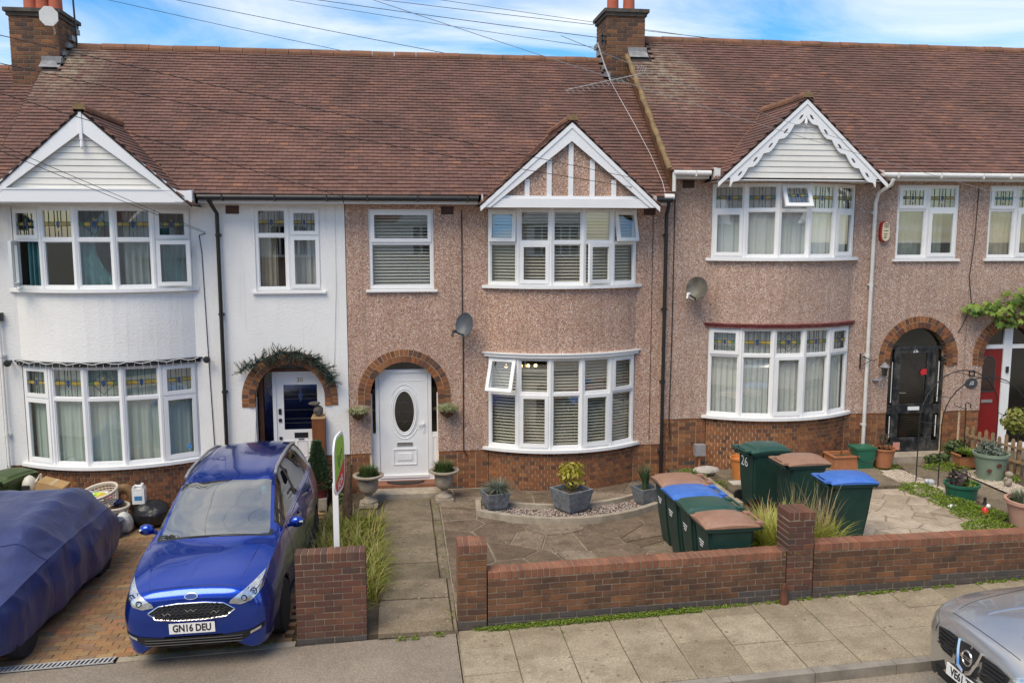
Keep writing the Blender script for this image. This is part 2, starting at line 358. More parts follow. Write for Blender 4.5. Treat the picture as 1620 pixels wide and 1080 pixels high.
def tarmac(name, base, spk=.25):
    m, t, b = newmat(name); k = NT(t); p = k.pos()
    c = k.ramp(k.noise(p, 1.3, 7, .6), [(.3, sc3(base, .82)), (.7, sc3(base, 1.15))])
    sp = k.vor(p, 95, 'Color'); s_ = k.n('SeparateColor'); k.l(sp, s_.inputs[0])
    c = k.mix(spk, c, k.ramp(s_.outputs[0], [(0, (.35, .34, .33)), (.5, (.9, .88, .85)), (1, (2.0, 1.9, 1.75))]), 'MULTIPLY')
    c = k.mix(k.ramp(k.noise(p, 4, 8, .7), [(.55, (0, 0, 0)), (.8, (.4,)*3)]), c, sc3(base, .5))
    k.l(c, b.inputs['Base Color']); b.inputs['Roughness'].default_value = .9; k.l(k.bump(k.vor(p, 95, 'Distance'), .5, .006), b.inputs['Normal']); return m
MT['tarmac'] = tarmac('crossover_tarmac', (.23, .195, .155), .35); MT['road'] = tarmac('road_asphalt', (.27, .235, .19), .35); MT['soil'] = M_('soil', (.085, .062, .04), .95, .35, 9, .6, 40, dirt=.5, dcol=(.05, .06, .02))
MT['kerb'] = M_('kerb_granite', (.25, .225, .19), .9, .2, 6, .4, 90, dirt=.5, dcol=(.09, .08, .07))
mb = MB(); mb.poly([(-600, -600, -1.4), (600, -600, -1.4), (600, 600, -1.4), (-600, 600, -1.4)]); mb.build('ground', MT['ground'], kind='structure')
KY = -7.12
sheet('road', -26, 26, -13.6, KY-.12, lambda x, y: pz(x, KY)-.11+.012*(min(y-KY, -10.3-y if 0 else y-KY)), MT['road'], .3, nx=2)
# base of the footway: slabs lie on it
sheet('pavement_bed', .62, 26, KY, -5.59, lambda x, y: pz(x, y)-.022, MT['mortar_dark'], .25)
sheet('vehicle_crossover', -26, .605, KY, -5.62, lambda x, y: pz(x, y)-.004, MT['tarmac'], .25)
# kerb stones
for i in range(14):
    a = .62+i*.914
    mb = MB(); mb.prism([(a+.004, KY-.12, pz(a, KY)-.001), (a+.91, KY-.12, pz(a+.91, KY)-.001), (a+.91, KY-.12, pz(a+.91, KY)-.3), (a+.004, KY-.12, pz(a, KY)-.3)], (0, .116, 0))
    o = mb.build('kerb_stone', MT['kerb'], kind='structure')
sheet('dropped_kerb', -26, .61, KY-.12, KY-.004, lambda x, y: pz(x, KY)-.07, MT['kerb'], .2)
# opposite footway
sheet('opposite_pavement', -26, 26, -15.9, -13.6, lambda x, y: pz(x, KY)-.02, MT['concrete'], .3)
def clip(poly, px, py, nx, ny):
    """keep the side where (p-(px,py)).n <= 0"""
    r = []
    for i in range(len(poly)):
        a, b = poly[i], poly[(i+1) % len(poly)]
        da = (a[0]-px)*nx+(a[1]-py)*ny; db = (b[0]-px)*nx+(b[1]-py)*ny
        if da <= 0: r.append(a)
        if (da < 0 < db) or (db < 0 < da):
            t = da/(da-db); r.append((a[0]+(b[0]-a[0])*t, a[1]+(b[1]-a[1])*t))
    return r
def shrink(poly, g):
    n = len(poly)
    ar = sum(poly[i][0]*poly[(i+1) % n][1]-poly[(i+1) % n][0]*poly[i][1] for i in range(n))
    if ar < 0: poly = poly[::-1]
    r = poly
    for i in range(n):
        a, b = poly[i], poly[(i+1) % n]; dx, dy = b[0]-a[0], b[1]-a[1]; L_ = math.hypot(dx, dy)
        if L_ < 1e-6: continue
        nx, ny = dy/L_, -dx/L_; r = clip(r, a[0]-nx*g, a[1]-ny*g, nx, ny)
        if len(r) < 3: return []
    return r
def slab(mb, poly, zf, h=.03, lift=0., mi=0, ch=.006):
    """paving piece with a small chamfer"""
    n = len(poly)
    if n < 3: return
    cx_ = sum(p[0] for p in poly)/n; cy_ = sum(p[1] for p in poly)/n
    top = [(x+(cx_-x)*.0, y, 0) for x, y in poly]
    inner = shrink(poly, ch)
    if len(inner) != n:
        mb.prism([(x, y, zf(x, y)+lift) for x, y in poly], (0, 0, -h), mi); return
    # order inner like poly
    ar = sum(poly[i][0]*poly[(i+1) % n][1]-poly[(i+1) % n][0]*poly[i][1] for i in range(n))
    if ar < 0: poly = poly[::-1]
    k0 = min(range(n), key=lambda k: sum((inner[(i+k) % n][0]-poly[i][0])**2+(inner[(i+k) % n][1]-poly[i][1])**2 for i in range(n)))
    inner = [inner[(i+k0) % n] for i in range(n)]
    mb.poly([(x, y, zf(x, y)+lift) for x, y in inner], mi)
    for i in range(n):
        j = (i+1) % n; a, b = poly[i], poly[j]; c, d = inner[j], inner[i]
        za = lambda p: zf(*p)+lift
        mb.poly([(a[0], a[1], za(a)-ch), (b[0], b[1], za(b)-ch), (c[0], c[1], za(c)), (d[0], d[1], za(d))], mi)
        mb.poly([(a[0], a[1], za(a)-h), (b[0], b[1], za(b)-h), (b[0], b[1], za(b)-ch), (a[0], a[1], za(a)-ch)], mi)
MT['slab'] = m_rand('footway_slab', [(0, (.27, .225, .155)), (.3, (.34, .285, .20)), (.6, (.305, .255, .18)), (1, (.37, .315, .225))], dirt=.65, dcol=(.15, .115, .075), dscale=3.2, bump=.4, moss=.22, fine=.55, spots=.6)
MT['path'] = m_rand('old_path_slab', [(0, (.165, .135, .092)), (.4, (.215, .172, .118)), (1, (.255, .205, .145))], spots=.8, dirt=.7, dcol=(.075, .056, .036), dscale=3, bump=.5, moss=.35, fine=.6)
MT['crazy'] = m_rand('mossy_crazy_paving', [(0, (.145, .105, .073)), (.4, (.19, .14, .098)), (.8, (.22, .165, .118)), (1, (.28, .225, .165))], spots=.9, dirt=.75, dcol=(.06, .045, .03), dscale=4.5, bump=.6, moss=.35, fine=.65)
MT['crazy_r'] = m_rand('pale_crazy_paving', [(0, (.33, .265, .19)), (.5, (.41, .335, .25)), (1, (.48, .40, .31))], spots=.6, dirt=.5, dcol=(.15, .115, .08), dscale=5, bump=.5, moss=.15, fine=.35)
MT['block'] = m_rand('drive_block', [(0, (.27, .145, .075)), (.2, (.35, .20, .09)), (.4, (.24, .145, .085)), (.6, (.38, .245, .11)), (.8, (.22, .165, .11)), (1, (.40, .18, .09))], dirt=.62, dcol=(.125, .085, .05), dscale=1.7, bump=.3, fine=.4, moss=.15)
pav = tag(MB().poly([(.62, -6, -.4), (.63, -6, -.4), (.63, -5.99, -.4)]).build('pavement', MT['slab']), kind='structure')
# footway slabs in two or three rows, joints run towards the road
rn = random.Random(3)
x = .63; i = 0
while x < 12.5:
    w = .605
    off = 0 if i % 2 else -.33
    ys = [-5.6, -5.6-.62+off*.45, -5.6-1.15+off*.2 if i % 2 else -5.6-1.22, KY]
    ys = [-5.6, -6.05, -6.62, KY] if i % 3 == 0 else ([-5.6, -6.38, KY] if i % 3 == 1 else [-5.6, -5.86, -6.52, KY])
    for a, b in zip(ys[:-1], ys[1:]):
        if a-b < .06: continue
        mb = MB(); lift = rn.uniform(-.004, .006)
        sk = .0
        slab(mb, [(x+.005, b+.005), (x+w-.005, b+.005), (x+w-.005, a-.005), (x+.005, a-.005)], pz, .05, lift)
        o = mb.build('slab', MT['slab'], pav)
    x += w; i += 1
# ================================================================== houses
stretch = MB().obox((0, 0, 0), (.1060, 0, 0), (0, .03, 0), (0, 0, .0312)); header = MB().obox((0, 0, 0), (.0498, 0, 0), (0, .03, 0), (0, 0, .0312))
def soft(mbx, b=.004):
    """bevelled copy of a box piece"""
    bm = bmesh.new(); vs = [bm.verts.new(v) for v in mbx.v]
    for f in mbx.f: bm.faces.new([vs[i] for i in f])
    bmesh.ops.bevel(bm, geom=bm.edges[:], offset=b, segments=1, affect='EDGES'); r = MB()
    bm.verts.index_update(); r.v = [tuple(v.co) for v in bm.verts]; r.f = [tuple(v.index for v in f.verts) for f in bm.faces]; r.m = [0]*len(r.f); bm.free(); return r
PC = {}
def piece_mesh(key, mbx, mat):
    kk = (key, mat.name)
    if kk not in PC: PC[kk] = mbx.mesh(key, mat)
    return PC[kk]
def pieces(name, parent, lst, limit=300, massname=None):
    """lst of (key, MB, matrix, material): the first `limit` as objects, the rest joined"""
    mass = {}
    off = Matrix.Translation(-wloc(parent))
    for i, (key, mbx, Mx, mat) in enumerate(lst):
        if i < limit:
            o = bpy.data.objects.new(name, piece_mesh(key, mbx, mat)); COL.objects.link(o); o.parent = parent; o.matrix_basis = off @ Mx
        else:
            mass.setdefault(mat.name, (mat, MB()))[1].add(mbx, Mx)
    for k_, (mat, m) in mass.items(): m.build(massname or name+'_mass', mat, parent, kind='stuff')
BSAG = .45
class Bay:
    def __init__(s, bx, a, sag=BSAG):
        s.bx, s.a = bx, a; s.R = (a*a+sag*sag)/(2*sag); s.yc = s.R-sag; s.phi = math.asin(a/s.R)
    def p(s, t, dr=0.):       # t in 0..1 from left to right, dr outwards
        th = -s.phi+2*s.phi*t; r = s.R+dr
        return (s.bx+r*math.sin(th), s.yc-r*math.cos(th))
    def arc(s, mb, z0, z1, dr=0, n=14, mi=0, t0=0, t1=1, smooth=True):
        for i in range(n):
            a = s.p(t0+(t1-t0)*i/n, dr); b = s.p(t0+(t1-t0)*(i+1)/n, dr)
            mb.poly([(*a, z0), (*b, z0), (*b, z1), (*a, z1)], mi)
    def slab(s, mb, z0, z1, dr0, dr1, n=16, mi=0, ext=0.):
        t0, t1 = -ext/(2*s.phi*s.R), 1+ext/(2*s.phi*s.R)
        for i in range(n):
            ta = t0+(t1-t0)*i/n; tb = t0+(t1-t0)*(i+1)/n
            a, b, c, d = s.p(ta, dr0), s.p(tb, dr0), s.p(tb, dr1), s.p(ta, dr1)   # dr1 outer
            mb.poly([(*d, z0), (*c, z0), (*c, z1), (*d, z1)], mi); mb.poly([(*d, z1), (*c, z1), (*b, z1), (*a, z1)], mi); mb.poly([(*a, z0), (*b, z0), (*c, z0), (*d, z0)], mi)
            if i == 0: mb.poly([(*a, z0), (*d, z0), (*d, z1), (*a, z1)], mi)
            if i == n-1: mb.poly([(*c, z0), (*b, z0), (*b, z1), (*c, z1)], mi)
def wall_flat(mb, xa, xb, za, zb, opens, y=0., mi=0):
    xs = sorted({xa, xb, *[min(max(o[i], xa), xb) for o in opens for i in (0, 1)]}); zs = sorted({za, zb, *[min(max(o[i], za), zb) for o in opens for i in (2, 3)]})
    for a, b in zip(xs[:-1], xs[1:]):
        for c, d in zip(zs[:-1], zs[1:]):
            if b-a < 1e-5 or d-c < 1e-5: continue
            mx_, mz = (a+b)/2, (c+d)/2
            if any(o[0] < mx_ < o[1] and o[2] < mz < o[3] for o in opens): continue
            mb.poly([(a, y, c), (b, y, c), (b, y, d), (a, y, d)], mi)
def reveal(mb, x0, x1, z0, z1, dep, mi=0, y=0.):
    mb.poly([(x0, y, z0), (x0, y, z1), (x0, y+dep, z1), (x0, y+dep, z0)], mi); mb.poly([(x1, y, z1), (x1, y, z0), (x1, y+dep, z0), (x1, y+dep, z1)], mi)
    mb.poly([(x0, y, z1), (x1, y, z1), (x1, y+dep, z1), (x0, y+dep, z1)], mi); mb.poly([(x1, y, z0), (x0, y, z0), (x0, y+dep, z0), (x1, y+dep, z0)], mi)
# ---- windows
def lead_pane(parent, P, a0, a1, z0, z1, d, scheme, ornate=False):
    """leaded light: cames, coloured band and shield, as its own relief just outside the glass"""
    mb = MB(); w, h = a1-a0, z1-z0; zc = z0+h*.5; cxm = (a0+a1)/2
    cols = {'y': 1, 'b': 2, 'g': 3, 't': 4}
    def q(x0, x1, y0, y1, mi, dd=.004): mb.poly([P(x0, d+dd, y0), P(x1, d+dd, y0), P(x1, d+dd, y1), P(x0, d+dd, y1)], mi)
    bh = h*.075
    side, inner = scheme
    q(a0, a0+w*.17, zc-bh, zc+bh, cols[side]); q(a0+w*.17, cxm-w*.10, zc-bh, zc+bh, cols[inner]); q(cxm+w*.10, a1-w*.17, zc-bh, zc+bh, cols[inner]); q(a1-w*.17, a1, zc-bh, zc+bh, cols[side])
    hx = [(0, .15), (.065, .06), (.05, -.07), (0, -.18), (-.05, -.07), (-.065, .06)]
    mb.poly([P(cxm+w*x*(1.25 if ornate else 1), d+.005, zc+h*y*(.8 if ornate else 1)) for x, y in hx][::-1], 2)
    mb.poly([P(cxm+w*x, d+.006, zc+h*y) for x, y in [(0, .24), (.045, .17), (0, .13), (-.045, .17)]][::-1], 1)
    def line(x0, y0, x1, y1, r=.004):
        mb.bar(P(x0, d+.005, y0), P(x1, d+.005, y1), r*2, r*1.4, up=Vector(P(0, 1, 0))-Vector(P(0, 0, 0)), mi=0)
    line(a0, zc-bh, a1, zc-bh); line(a0, zc+bh, a1, zc+bh)
    for t in (-.12, .12): line(cxm+w*t, z0, cxm+w*t, z1)
    for t in (-.33, .33): line(cxm+w*t, z0, cxm+w*t, z1)
    if ornate:
        line(cxm-w*.33, zc+bh, cxm, zc+h*.42); line(cxm+w*.33, zc+bh, cxm, zc+h*.42); line(cxm-w*.33, zc-bh, cxm, zc-h*.42); line(cxm+w*.33, zc-bh, cxm, zc-h*.42)
    else:
        line(cxm, zc+h*.22, cxm, z1); line(cxm, z0, cxm, zc-h*.26)
    mb.build('leaded_light', [MT['came'], MT['sg_yellow'], MT['sg_blue'], MT['sg_green'], MT['sg_teal']], parent)
def frame_pt(p0, p1, inset=0.):
    p0, p1 = Vector((*p0, 0)), Vector((*p1, 0)); u = (p1-p0); L_ = u.length; u /= L_; n = Vector((u.y, -u.x, 0))
    return (lambda a, d, z: p0+u*a+n*(d-inset)+Vector((0, 0, z))), L_, u, n
def window(house, name, pts, z0, z1, cells, top=.38, mat=None, cols=1, fw=.052, mull=.05, sillx=0., label=None, inset=.05, bay=None, leads=None, glassm=None):
    """a row of flat facets; cells[i] = dict(ts= top sash, bs= bottom sash, to= open top (deg), bo= open bottom (deg), lead=scheme)"""
    mat = mat or MT['upvc']; G = glassm or MT['glass']
    win = MB(); fr = win; n = len(pts)-1; root = None; todo = []
    for i in range(n):
        P, L_, u, nn = frame_pt(pts[i], pts[i+1], inset); c = cells[i]; zt = z1-(z1-z0)*c.get('top', top)
        lm = fw if i == 0 else mull; rm = fw if i == n-1 else mull
        def member(a0, a1, y0, y1, d0=-.035, d1=.035, m=fr):
            m.obox((P(a0, d0, y0)+P(a1, d1, y1))/2, u*(a1-a0)/2, nn*(d1-d0)/2, (0, 0, (y1-y0)/2))
        member(0, lm, z0, z1); member(L_-rm, L_, z0, z1); member(lm, L_-rm, z0, z0+fw); member(lm, L_-rm, z1-fw, z1); member(lm, L_-rm, zt-.028, zt+.028)
        if n > 1 and i > 0:   # coupling post between facets
            fr.tube([P(0, .008, z0-.0), P(0, .008, z1+.0)], .045, 8)
        for part, (y0, y1, sash, op) in {'t': (zt+.028, z1-fw, c.get('ts'), c.get('to', 0)), 'b': (z0+fw, zt-.028, c.get('bs'), c.get('bo', 0))}.items():
            a0, a1 = lm, L_-rm
            if c.get('lean') is not None: pass
            if sash:
                side = c.get('hinge', 'top' if part == 't' else 'left')
                ang = rad(op); T = Matrix.Identity(4)
                if op:
                    if side == 'top': o_ = P(a0, .03, y1+.015); T = Matrix.Translation(o_) @ Matrix.Rotation(-ang, 4, u) @ Matrix.Translation(-o_)
                    elif side == 'left': o_ = P(a0, .03, y0); T = Matrix.Translation(o_) @ Matrix.Rotation(-ang, 4, 'Z') @ Matrix.Translation(-o_)
                    else: o_ = P(a1, .03, y0); T = Matrix.Translation(o_) @ Matrix.Rotation(ang, 4, 'Z') @ Matrix.Translation(-o_)
                sm = MB(); sw = .05; e = .014
                for (x0_, x1_, yy0, yy1) in ((a0-e, a0+sw, y0-e, y1+e), (a1-sw, a1+e, y0-e, y1+e), (a0+sw, a1-sw, y0-e, y0+sw), (a0+sw, a1-sw, y1-sw, y1+e)):
                    member(x0_, x1_, yy0, yy1, .012, .058, sm)
                todo.append(('casement', sm, T, None))
                if part == 'b': hm = MB(); member(a1-sw*.8, a1-sw*.4, (y0+y1)/2-.05, (y0+y1)/2+.05, .058, .075, hm) if side == 'left' else member(a0+sw*.4, a0+sw*.8, (y0+y1)/2-.05, (y0+y1)/2+.05, .058, .075, hm)
                ga0, ga1, gy0, gy1, gd = a0+sw, a1-sw, y0+sw, y1-sw, .035
            else:
                T = Matrix.Identity(4); bd = .014
                for (x0_, x1_, yy0, yy1) in ((a0, a0+bd, y0, y1), (a1-bd, a1, y0, y1), (a0+bd, a1-bd, y0, y0+bd), (a0+bd, a1-bd, y1-bd, y1)):
                    member(x0_, x1_, yy0, yy1, -.02, .02)
                ga0, ga1, gy0, gy1, gd = a0+bd, a1-bd, y0+bd, y1-bd, 0.
            pm = MB().poly([P(ga0, gd, gy0), P(ga1, gd, gy0), P(ga1, gd, gy1), P(ga0, gd, gy1)])
            ld = c.get('lead') if part == 't' else None
            todo.append(('pane', pm, T, (ld, P, ga0, ga1, gy0, gy1, gd, c.get('ornate')) if ld else None))
            # black gasket
            gm = .006
            for (x0_, x1_, yy0, yy1) in ((ga0, ga0+gm, gy0, gy1), (ga1-gm, ga1, gy0, gy1), (ga0, ga1, gy0, gy0+gm), (ga0, ga1, gy1-gm, gy1)):
                pass
    w = win.build(name, mat, house, label=label)
    for nm, m, T, ld in todo:
        m.v = [tuple(T @ Vector(p)) for p in m.v]
        m.build(nm, G if nm == 'pane' else mat, w)
        if ld:
            sch, P, a0, a1, y0, y1, gd, orn = ld
            lead_pane(w, (lambda a, d, z, P=P, T=T: T @ P(a, d, z)), a0, a1, y0, y1, gd, sch, orn)
    sm = MB()
    if bay: bay.slab(sm, z0-.055, z0-.002, -.10, .075, ext=.07)
    else:
        x0_, x1_ = pts[0][0]-.06, pts[-1][0]+.06; sm.prism([(x0_, .05, z0-.004), (x0_, -.055, z0-.02), (x0_, -.055, z0-.055), (x0_, .05, z0-.055)], (x1_-x0_, 0, 0))
    sm.build('sill', mat, w)
    return w
def curtain(name, fpt, t0, t1, z0, z1, mat, label, folds=9, amp=.03, cat='curtain', gather=0., group=None):
    """fpt(t) -> (x, y): hanging cloth with folds"""
    mb = MB(); n = max(24, int(folds*8))
    def f(u, v):
        uu = u
        if gather: g = 1-gather*math.sin(math.pi*min(1, v*1.0))**1.5; uu = .0+u*g
        x, y = fpt(t0+(t1-t0)*uu); z = z1-(z1-z0)*v
        return (x, y+amp*math.sin(uu*folds*6.28+1.3*math.sin(v*2))*(0.5+.5*v)+amp*.5*math.sin(uu*folds*13.1+2), z)
    mb.grid(f, n, 8); return mb.build(name, mat, smooth=True, label=label, cat=cat, group=group)
def blind(p0, p1, z0, z1, label, inset=.16, tilt=18, group='slatted window blinds', pitch=.056):
    P, L_, u, nn = frame_pt(p0, p1, inset); root = thing('venetian_blind', P(L_/2, 0, z0), label, 'blind', group)
    mb = MB(); z = z1-.05; tv = nn*math.cos(rad(tilt))*.027+Vector((0, 0, -math.sin(rad(tilt))*.027))
    while z > z0+.03:
        mb.obox(P(L_/2, 0, z), u*(L_/2-.012), tv, u.cross(tv).normalized()*.0012); z -= pitch
    mb.build('slats', MT['blind'], root)
    hb = MB(); hb.obox(P(L_/2, 0, z1-.02), u*(L_/2-.01), nn*.022, (0, 0, .018)); hb.build('headrail', MT['blind'], root)
    cb = MB()
    for t in (.18, .82): cb.tube([P(L_*t, .024, z0+.02), P(L_*t, .024, z1-.03)], .0025, 4)
    cb.build('cord', MT['blind'], root); return root
def arch_bricks(house, cx, zc, rin, mats, dy=-.014, legs=2):
    lst = []
    for (r0, r1, n, proud) in ((rin, rin+.108, 25, .03), (rin+.117, rin+.225, 30, .014)):
        da = math.pi/n; g = .0045
        mbx = MB(); pr = []
        for (r, s_) in ((r0, -1), (r0, 1), (r1, 1), (r1, -1)):
            h = da/2-g/r
            pr.append((r*math.sin(s_*h), 0, r*math.cos(s_*h)))
        mbx.prism(pr, (0, .10+proud, 0)); mbx.v = [(x, y-proud, z) for x, y, z in mbx.v]
        for i in range(n):
            a = -math.pi/2+da*(i+.5)
            lst.append(('arch_brick_%d' % n, mbx, Matrix.Translation((cx, 0, zc)) @ Matrix.Rotation(a, 4, 'Y'), mats[RN.randrange(len(mats))]))
        for sd in (-1, 1):
            for k_ in range(legs):
                b = MB().obox((0, -proud/2+.05, 0), (.054, 0, 0), (0, .05+proud/2, 0), (0, 0, .0325))
                lst.append(('arch_leg_%d' % n, b, Matrix.Translation((cx+sd*(r0+r1)/2, 0, zc-.038-k_*.075)), mats[0]))
    pieces('arch_brick', house, lst, 300)
    mb = MB(); nseg = 24    # mortar behind the voussoirs
    for i in range(nseg):
        a0, a1 = math.pi*i/nseg, math.pi*(i+1)/nseg
        q = lambda a, r, y: (cx-r*math.cos(a), y, zc+r*math.sin(a))
        mb.poly([q(a0, rin, -.008), q(a1, rin, -.008), q(a1, rin+.228, -.008), q(a0, rin+.228, -.008)][::-1]); mb.poly([q(a0, rin+.002, -.008), q(a1, rin+.002, -.008), q(a1, rin+.002, .18), q(a0, rin+.002, .18)])
    for sd in (-1, 1):
        x0, x1 = sorted((cx+sd*rin, cx+sd*(rin+.228))); mb.box(x0, x1, -.008, .01, zc-.155, zc)
    mb.build('arch_mortar', MT['mortar'], house)
TG = .1; TW = .165
def tile_piece(L_=.125, w=.161, t=.02):
    m = MB().obox((0, 0, 0), (w/2, 0, 0), (0, L_/2, 0), (0, 0, t/2)); return m
TILE = tile_piece()
def roof_tiles(x0, x1, ye, ze, yr, zr, skip, seed, clip0=True, clip1=True):
    rn = random.Random(seed); d = Vector((0, yr-ye, zr-ze)); Ls = d.length; d /= Ls; nrm = Vector((0, -d.z, d.y)); lst = []
    nrow = int(Ls/TG); pitch = math.atan2(d.z, d.y)
    for r in range(nrow):
        s_ = r*TG+.055; x = math.ceil(x0/TW)*TW+(TW/2 if r % 2 else 0)
        while x-TW/2 > x0: x -= TW
        while x-TW/2 < x1:
            c = Vector((x, ye, ze))+d*s_+nrm*(.020+rn.uniform(-.003, .003)+.004*math.sin(x*1.3+r*.4)); 
            if (not clip0 and c.x < x0) or (not clip1 and c.x >= x1): x += TW; continue
            if (clip1 and c.x+TW/2 > x1) or (clip0 and c.x-TW/2 < x0): xa_, xb_ = max(x0, c.x-TW/2), min(x1, c.x+TW/2); ws_ = (xb_-xa_)/TW; c.x = (xa_+xb_)/2
            else: ws_ = 1
            if not skip(c) and ws_ > .1:
                R_ = Matrix.Rotation(pitch-rad(11)+rn.uniform(-.012, .012), 4, 'X') @ Matrix.Rotation(rn.uniform(-.008, .008), 4, 'Z')
                lst.append(('roof_tile', TILE, Matrix.Translation(c) @ R_ @ Matrix.Diagonal((ws_, 1, 1, 1)), MT['tile']))
            x += TW
    return lst
def half_round(L_, r=.11, n=8, t=.02):
    """ridge tile along +X from 0 to L_"""
    mb = MB(); 
    for i in range(n):
        a0, a1 = math.pi*(-.08+1.16*i/n), math.pi*(-.08+1.16*(i+1)/n); q = lambda a, x, rr: (x, rr*math.cos(a), rr*math.sin(a))
        mb.poly([q(a0, 0, r), q(a0, L_, r), q(a1, L_, r), q(a1, 0, r)][::-1])
        mb.poly([q(a0, 0, r), q(a1, 0, r), q(a1, 0, r-t), q(a0, 0, r-t)]); mb.poly([q(a0, L_, r), q(a0, L_, r-t), q(a1, L_, r-t), q(a1, L_, r)])
    return mb
YE, ZE, YR, ZR = -.34, 5.17, 3.2, 8.17
PT = (ZR-ZE)/(YR-YE)
def zroof(y, dz): return ZE+dz+(y-YE)*PT
def make_house(c):
    x0, x1, dz, bx = c['x0'], c['x1'], c['dz'], c.get('bx')
    H = thing(c['name'], ((x0+x1)/2, 0, dz), c['label'], 'house')
    wm = c['wall']; PZ = .6+dz; BASE = -.35+dz*.6; TOPZ = 5.06+dz
    has_bay = bx is not None
    B = Bay(bx, c.get('a', 1.37)) if has_bay else None
    c['B'] = B
    lo = (.67+dz, 2.34+dz); up = (3.62+dz, 4.96+dz)
    if 'lo' in c: lo = (lo[0]+c['lo'][0], lo[1]+c['lo'][1])
    opens = []; sw = c.get('sw')
    if sw: opens.append((sw[0], sw[1], sw[2], sw[3]))
    dc = c['dc']; RIN = .6; ZC = 1.655+dz; dx0, dx1 = dc-RIN, dc+RIN
    dopen = (dx0, dx1, BASE-1, ZC+RIN)
    flats = [(x0, bx-B.a), (bx+B.a, x1)] if has_bay else [(x0, x1)]
    mb = MB()
    for a, b in flats: wall_flat(mb, a, b, PZ, TOPZ, opens+[dopen])
    if sw: reveal(mb, *sw, .12)
    n = 20   # spandrels over the arch
    for i in range(n):
        a0, a1 = math.pi*i/n, math.pi*(i+1)/n; q = lambda a: (dc-RIN*math.cos(a), 0, ZC+RIN*math.sin(a))
        p, r = q(a0), q(a1); mb.poly([p, r, (r[0], 0, ZC+RIN), (p[0], 0, ZC+RIN)][::-1])
    for xs_ in (dx0, dx1): mb.poly([(xs_, 0, PZ), (xs_, .2, PZ), (xs_, .2, ZC), (xs_, 0, ZC)])
    if has_bay:
        B.arc(mb, lo[1]+.05, up[0]-.03); B.arc(mb, up[1], TOPZ)
        for z in (lo[1]+.05, up[0]-.03, up[1]):    # close the wall edges round the bay openings
            for i in range(14):
                a, b, d_, e = B.p(i/14), B.p((i+1)/14), B.p((i+1)/14, -.2), B.p(i/14, -.2); mb.poly([(*a, z), (*b, z), (*d_, z), (*e, z)])
        for z0_, z1_ in (lo, up):
            for t in (0, 1):
                a, b = B.p(t), B.p(t, -.2); mb.poly([(a[0], 0, z0_-.06), (a[0], .16, z0_-.06), (a[0], .16, z1_+.06), (a[0], 0, z1_+.06)])
    mb.build('wall', wm, H, smooth=True, ang=20)
    # plinth: mortar face with bricks standing proud
    pm = MB(); dpl = .022
    for a, b in flats: wall_flat(pm, a, b, BASE, PZ, [dopen], y=dpl)
    for xs_ in (dx0, dx1): pm.poly([(xs_, dpl, BASE), (xs_, .2, BASE), (xs_, .2, PZ), (xs_, dpl, PZ)])
    if has_bay: B.arc(pm, BASE, lo[0]-.05, -dpl)
    pl = pm.build('plinth', MT['mortar'], H)
    lst = []
    def course(a, b, z, k_):
        x = a+.005; st = k_ % 2
        while x < b-.03:
            w = .215 if (st % 2 == 0) else .1025
            w2 = min(w, b-x-.004)
            if w2 > .03:
                base_ = stretch if w > .2 else header
                lst.append(('plinth_stretcher' if w > .2 else 'plinth_header', base_, Matrix.Translation((x+w2/2, .010+.03, z)) @ Matrix.Diagonal((w2/w, 1, 1, 1)), MT['brick_base'] if z < BASE+.3+.0 and RN.random() < .35 else MT['brick']))
            x += w+.010; st += 1
    ncs = int((PZ-BASE)/.075)
    for k_ in range(ncs):
        z = PZ-.0375-k_*.075
        for a, b in flats:
            segs = [(a, b)]
            if a < dc < b: segs = [(a, dx0), (dx1, b)]
            for s0, s1 in segs:
                if s1-s0 > .06: course(s0, s1, z, k_)
        if has_bay:
            nb = int(2*B.phi*B.R/.1125)
            for i in range(nb+(k_ % 2)):
                t = (i+.5-(.5 if k_ % 2 else 0))/nb
                half_ = t < .004 or t > .996
                if half_: t = .26/nb if t < .5 else 1-.26/nb
                th = -B.phi+2*B.phi*t; p = B.p(t, -.010-.03)
                lst.append(('plinth_header', header, Matrix.Translation((*p, z)) @ Matrix.Rotation(th, 4, 'Z') @ Matrix.Diagonal((.46 if half_ else 1, 1, 1, 1)), MT['brick']))
    lst = [l for l in lst if l[2].translation.z > -.2+dz*.5]
    # those in sight first
    hid = c.get('hide', lambda p: False)
    lst.sort(key=lambda l: (hid(l[2].translation), -l[2].translation.z))
    pieces('brick', pl, lst, c.get('nb', 300), 'brick_mass')
    arch_bricks(H, dc, ZC, RIN, [MT['brick'], MT['brick'], MT['brick'], MT['brick_old']])
    # rooms
    im = MB(); yb = 3.6; a, b = x0+.06, x1-.06
    for z0_, z1_ in ((.02+dz, 2.62+dz), (2.85+dz, 5.05+dz)):
        im.poly([(a, yb, z0_), (b, yb, z0_), (b, yb, z1_), (a, yb, z1_)], 0); im.poly([(a, -.6, z0_), (a, yb, z0_), (a, yb, z1_), (a, -.6, z1_)], 0) if 0 else None
        im.poly([(a, .12, z0_), (a, yb, z0_), (a, yb, z1_), (a, .12, z1_)], 0); im.poly([(b, .12, z0_), (b, yb, z0_), (b, yb, z1_), (b, .12, z1_)], 0)
        im.poly([(a, .12, z0_), (b, .12, z0_), (b, yb, z0_), (a, yb, z0_)], 1); im.poly([(a, .12, z1_), (b, .12, z1_), (b, yb, z1_), (a, yb, z1_)], 0)
        # partition between hall and front room
        xp = dc+ (1.0 if (has_bay and bx > dc) else -1.0)
        im.poly([(xp, .2, z0_), (xp, yb, z0_), (xp, yb, z1_), (xp, .2, z1_)], 0)
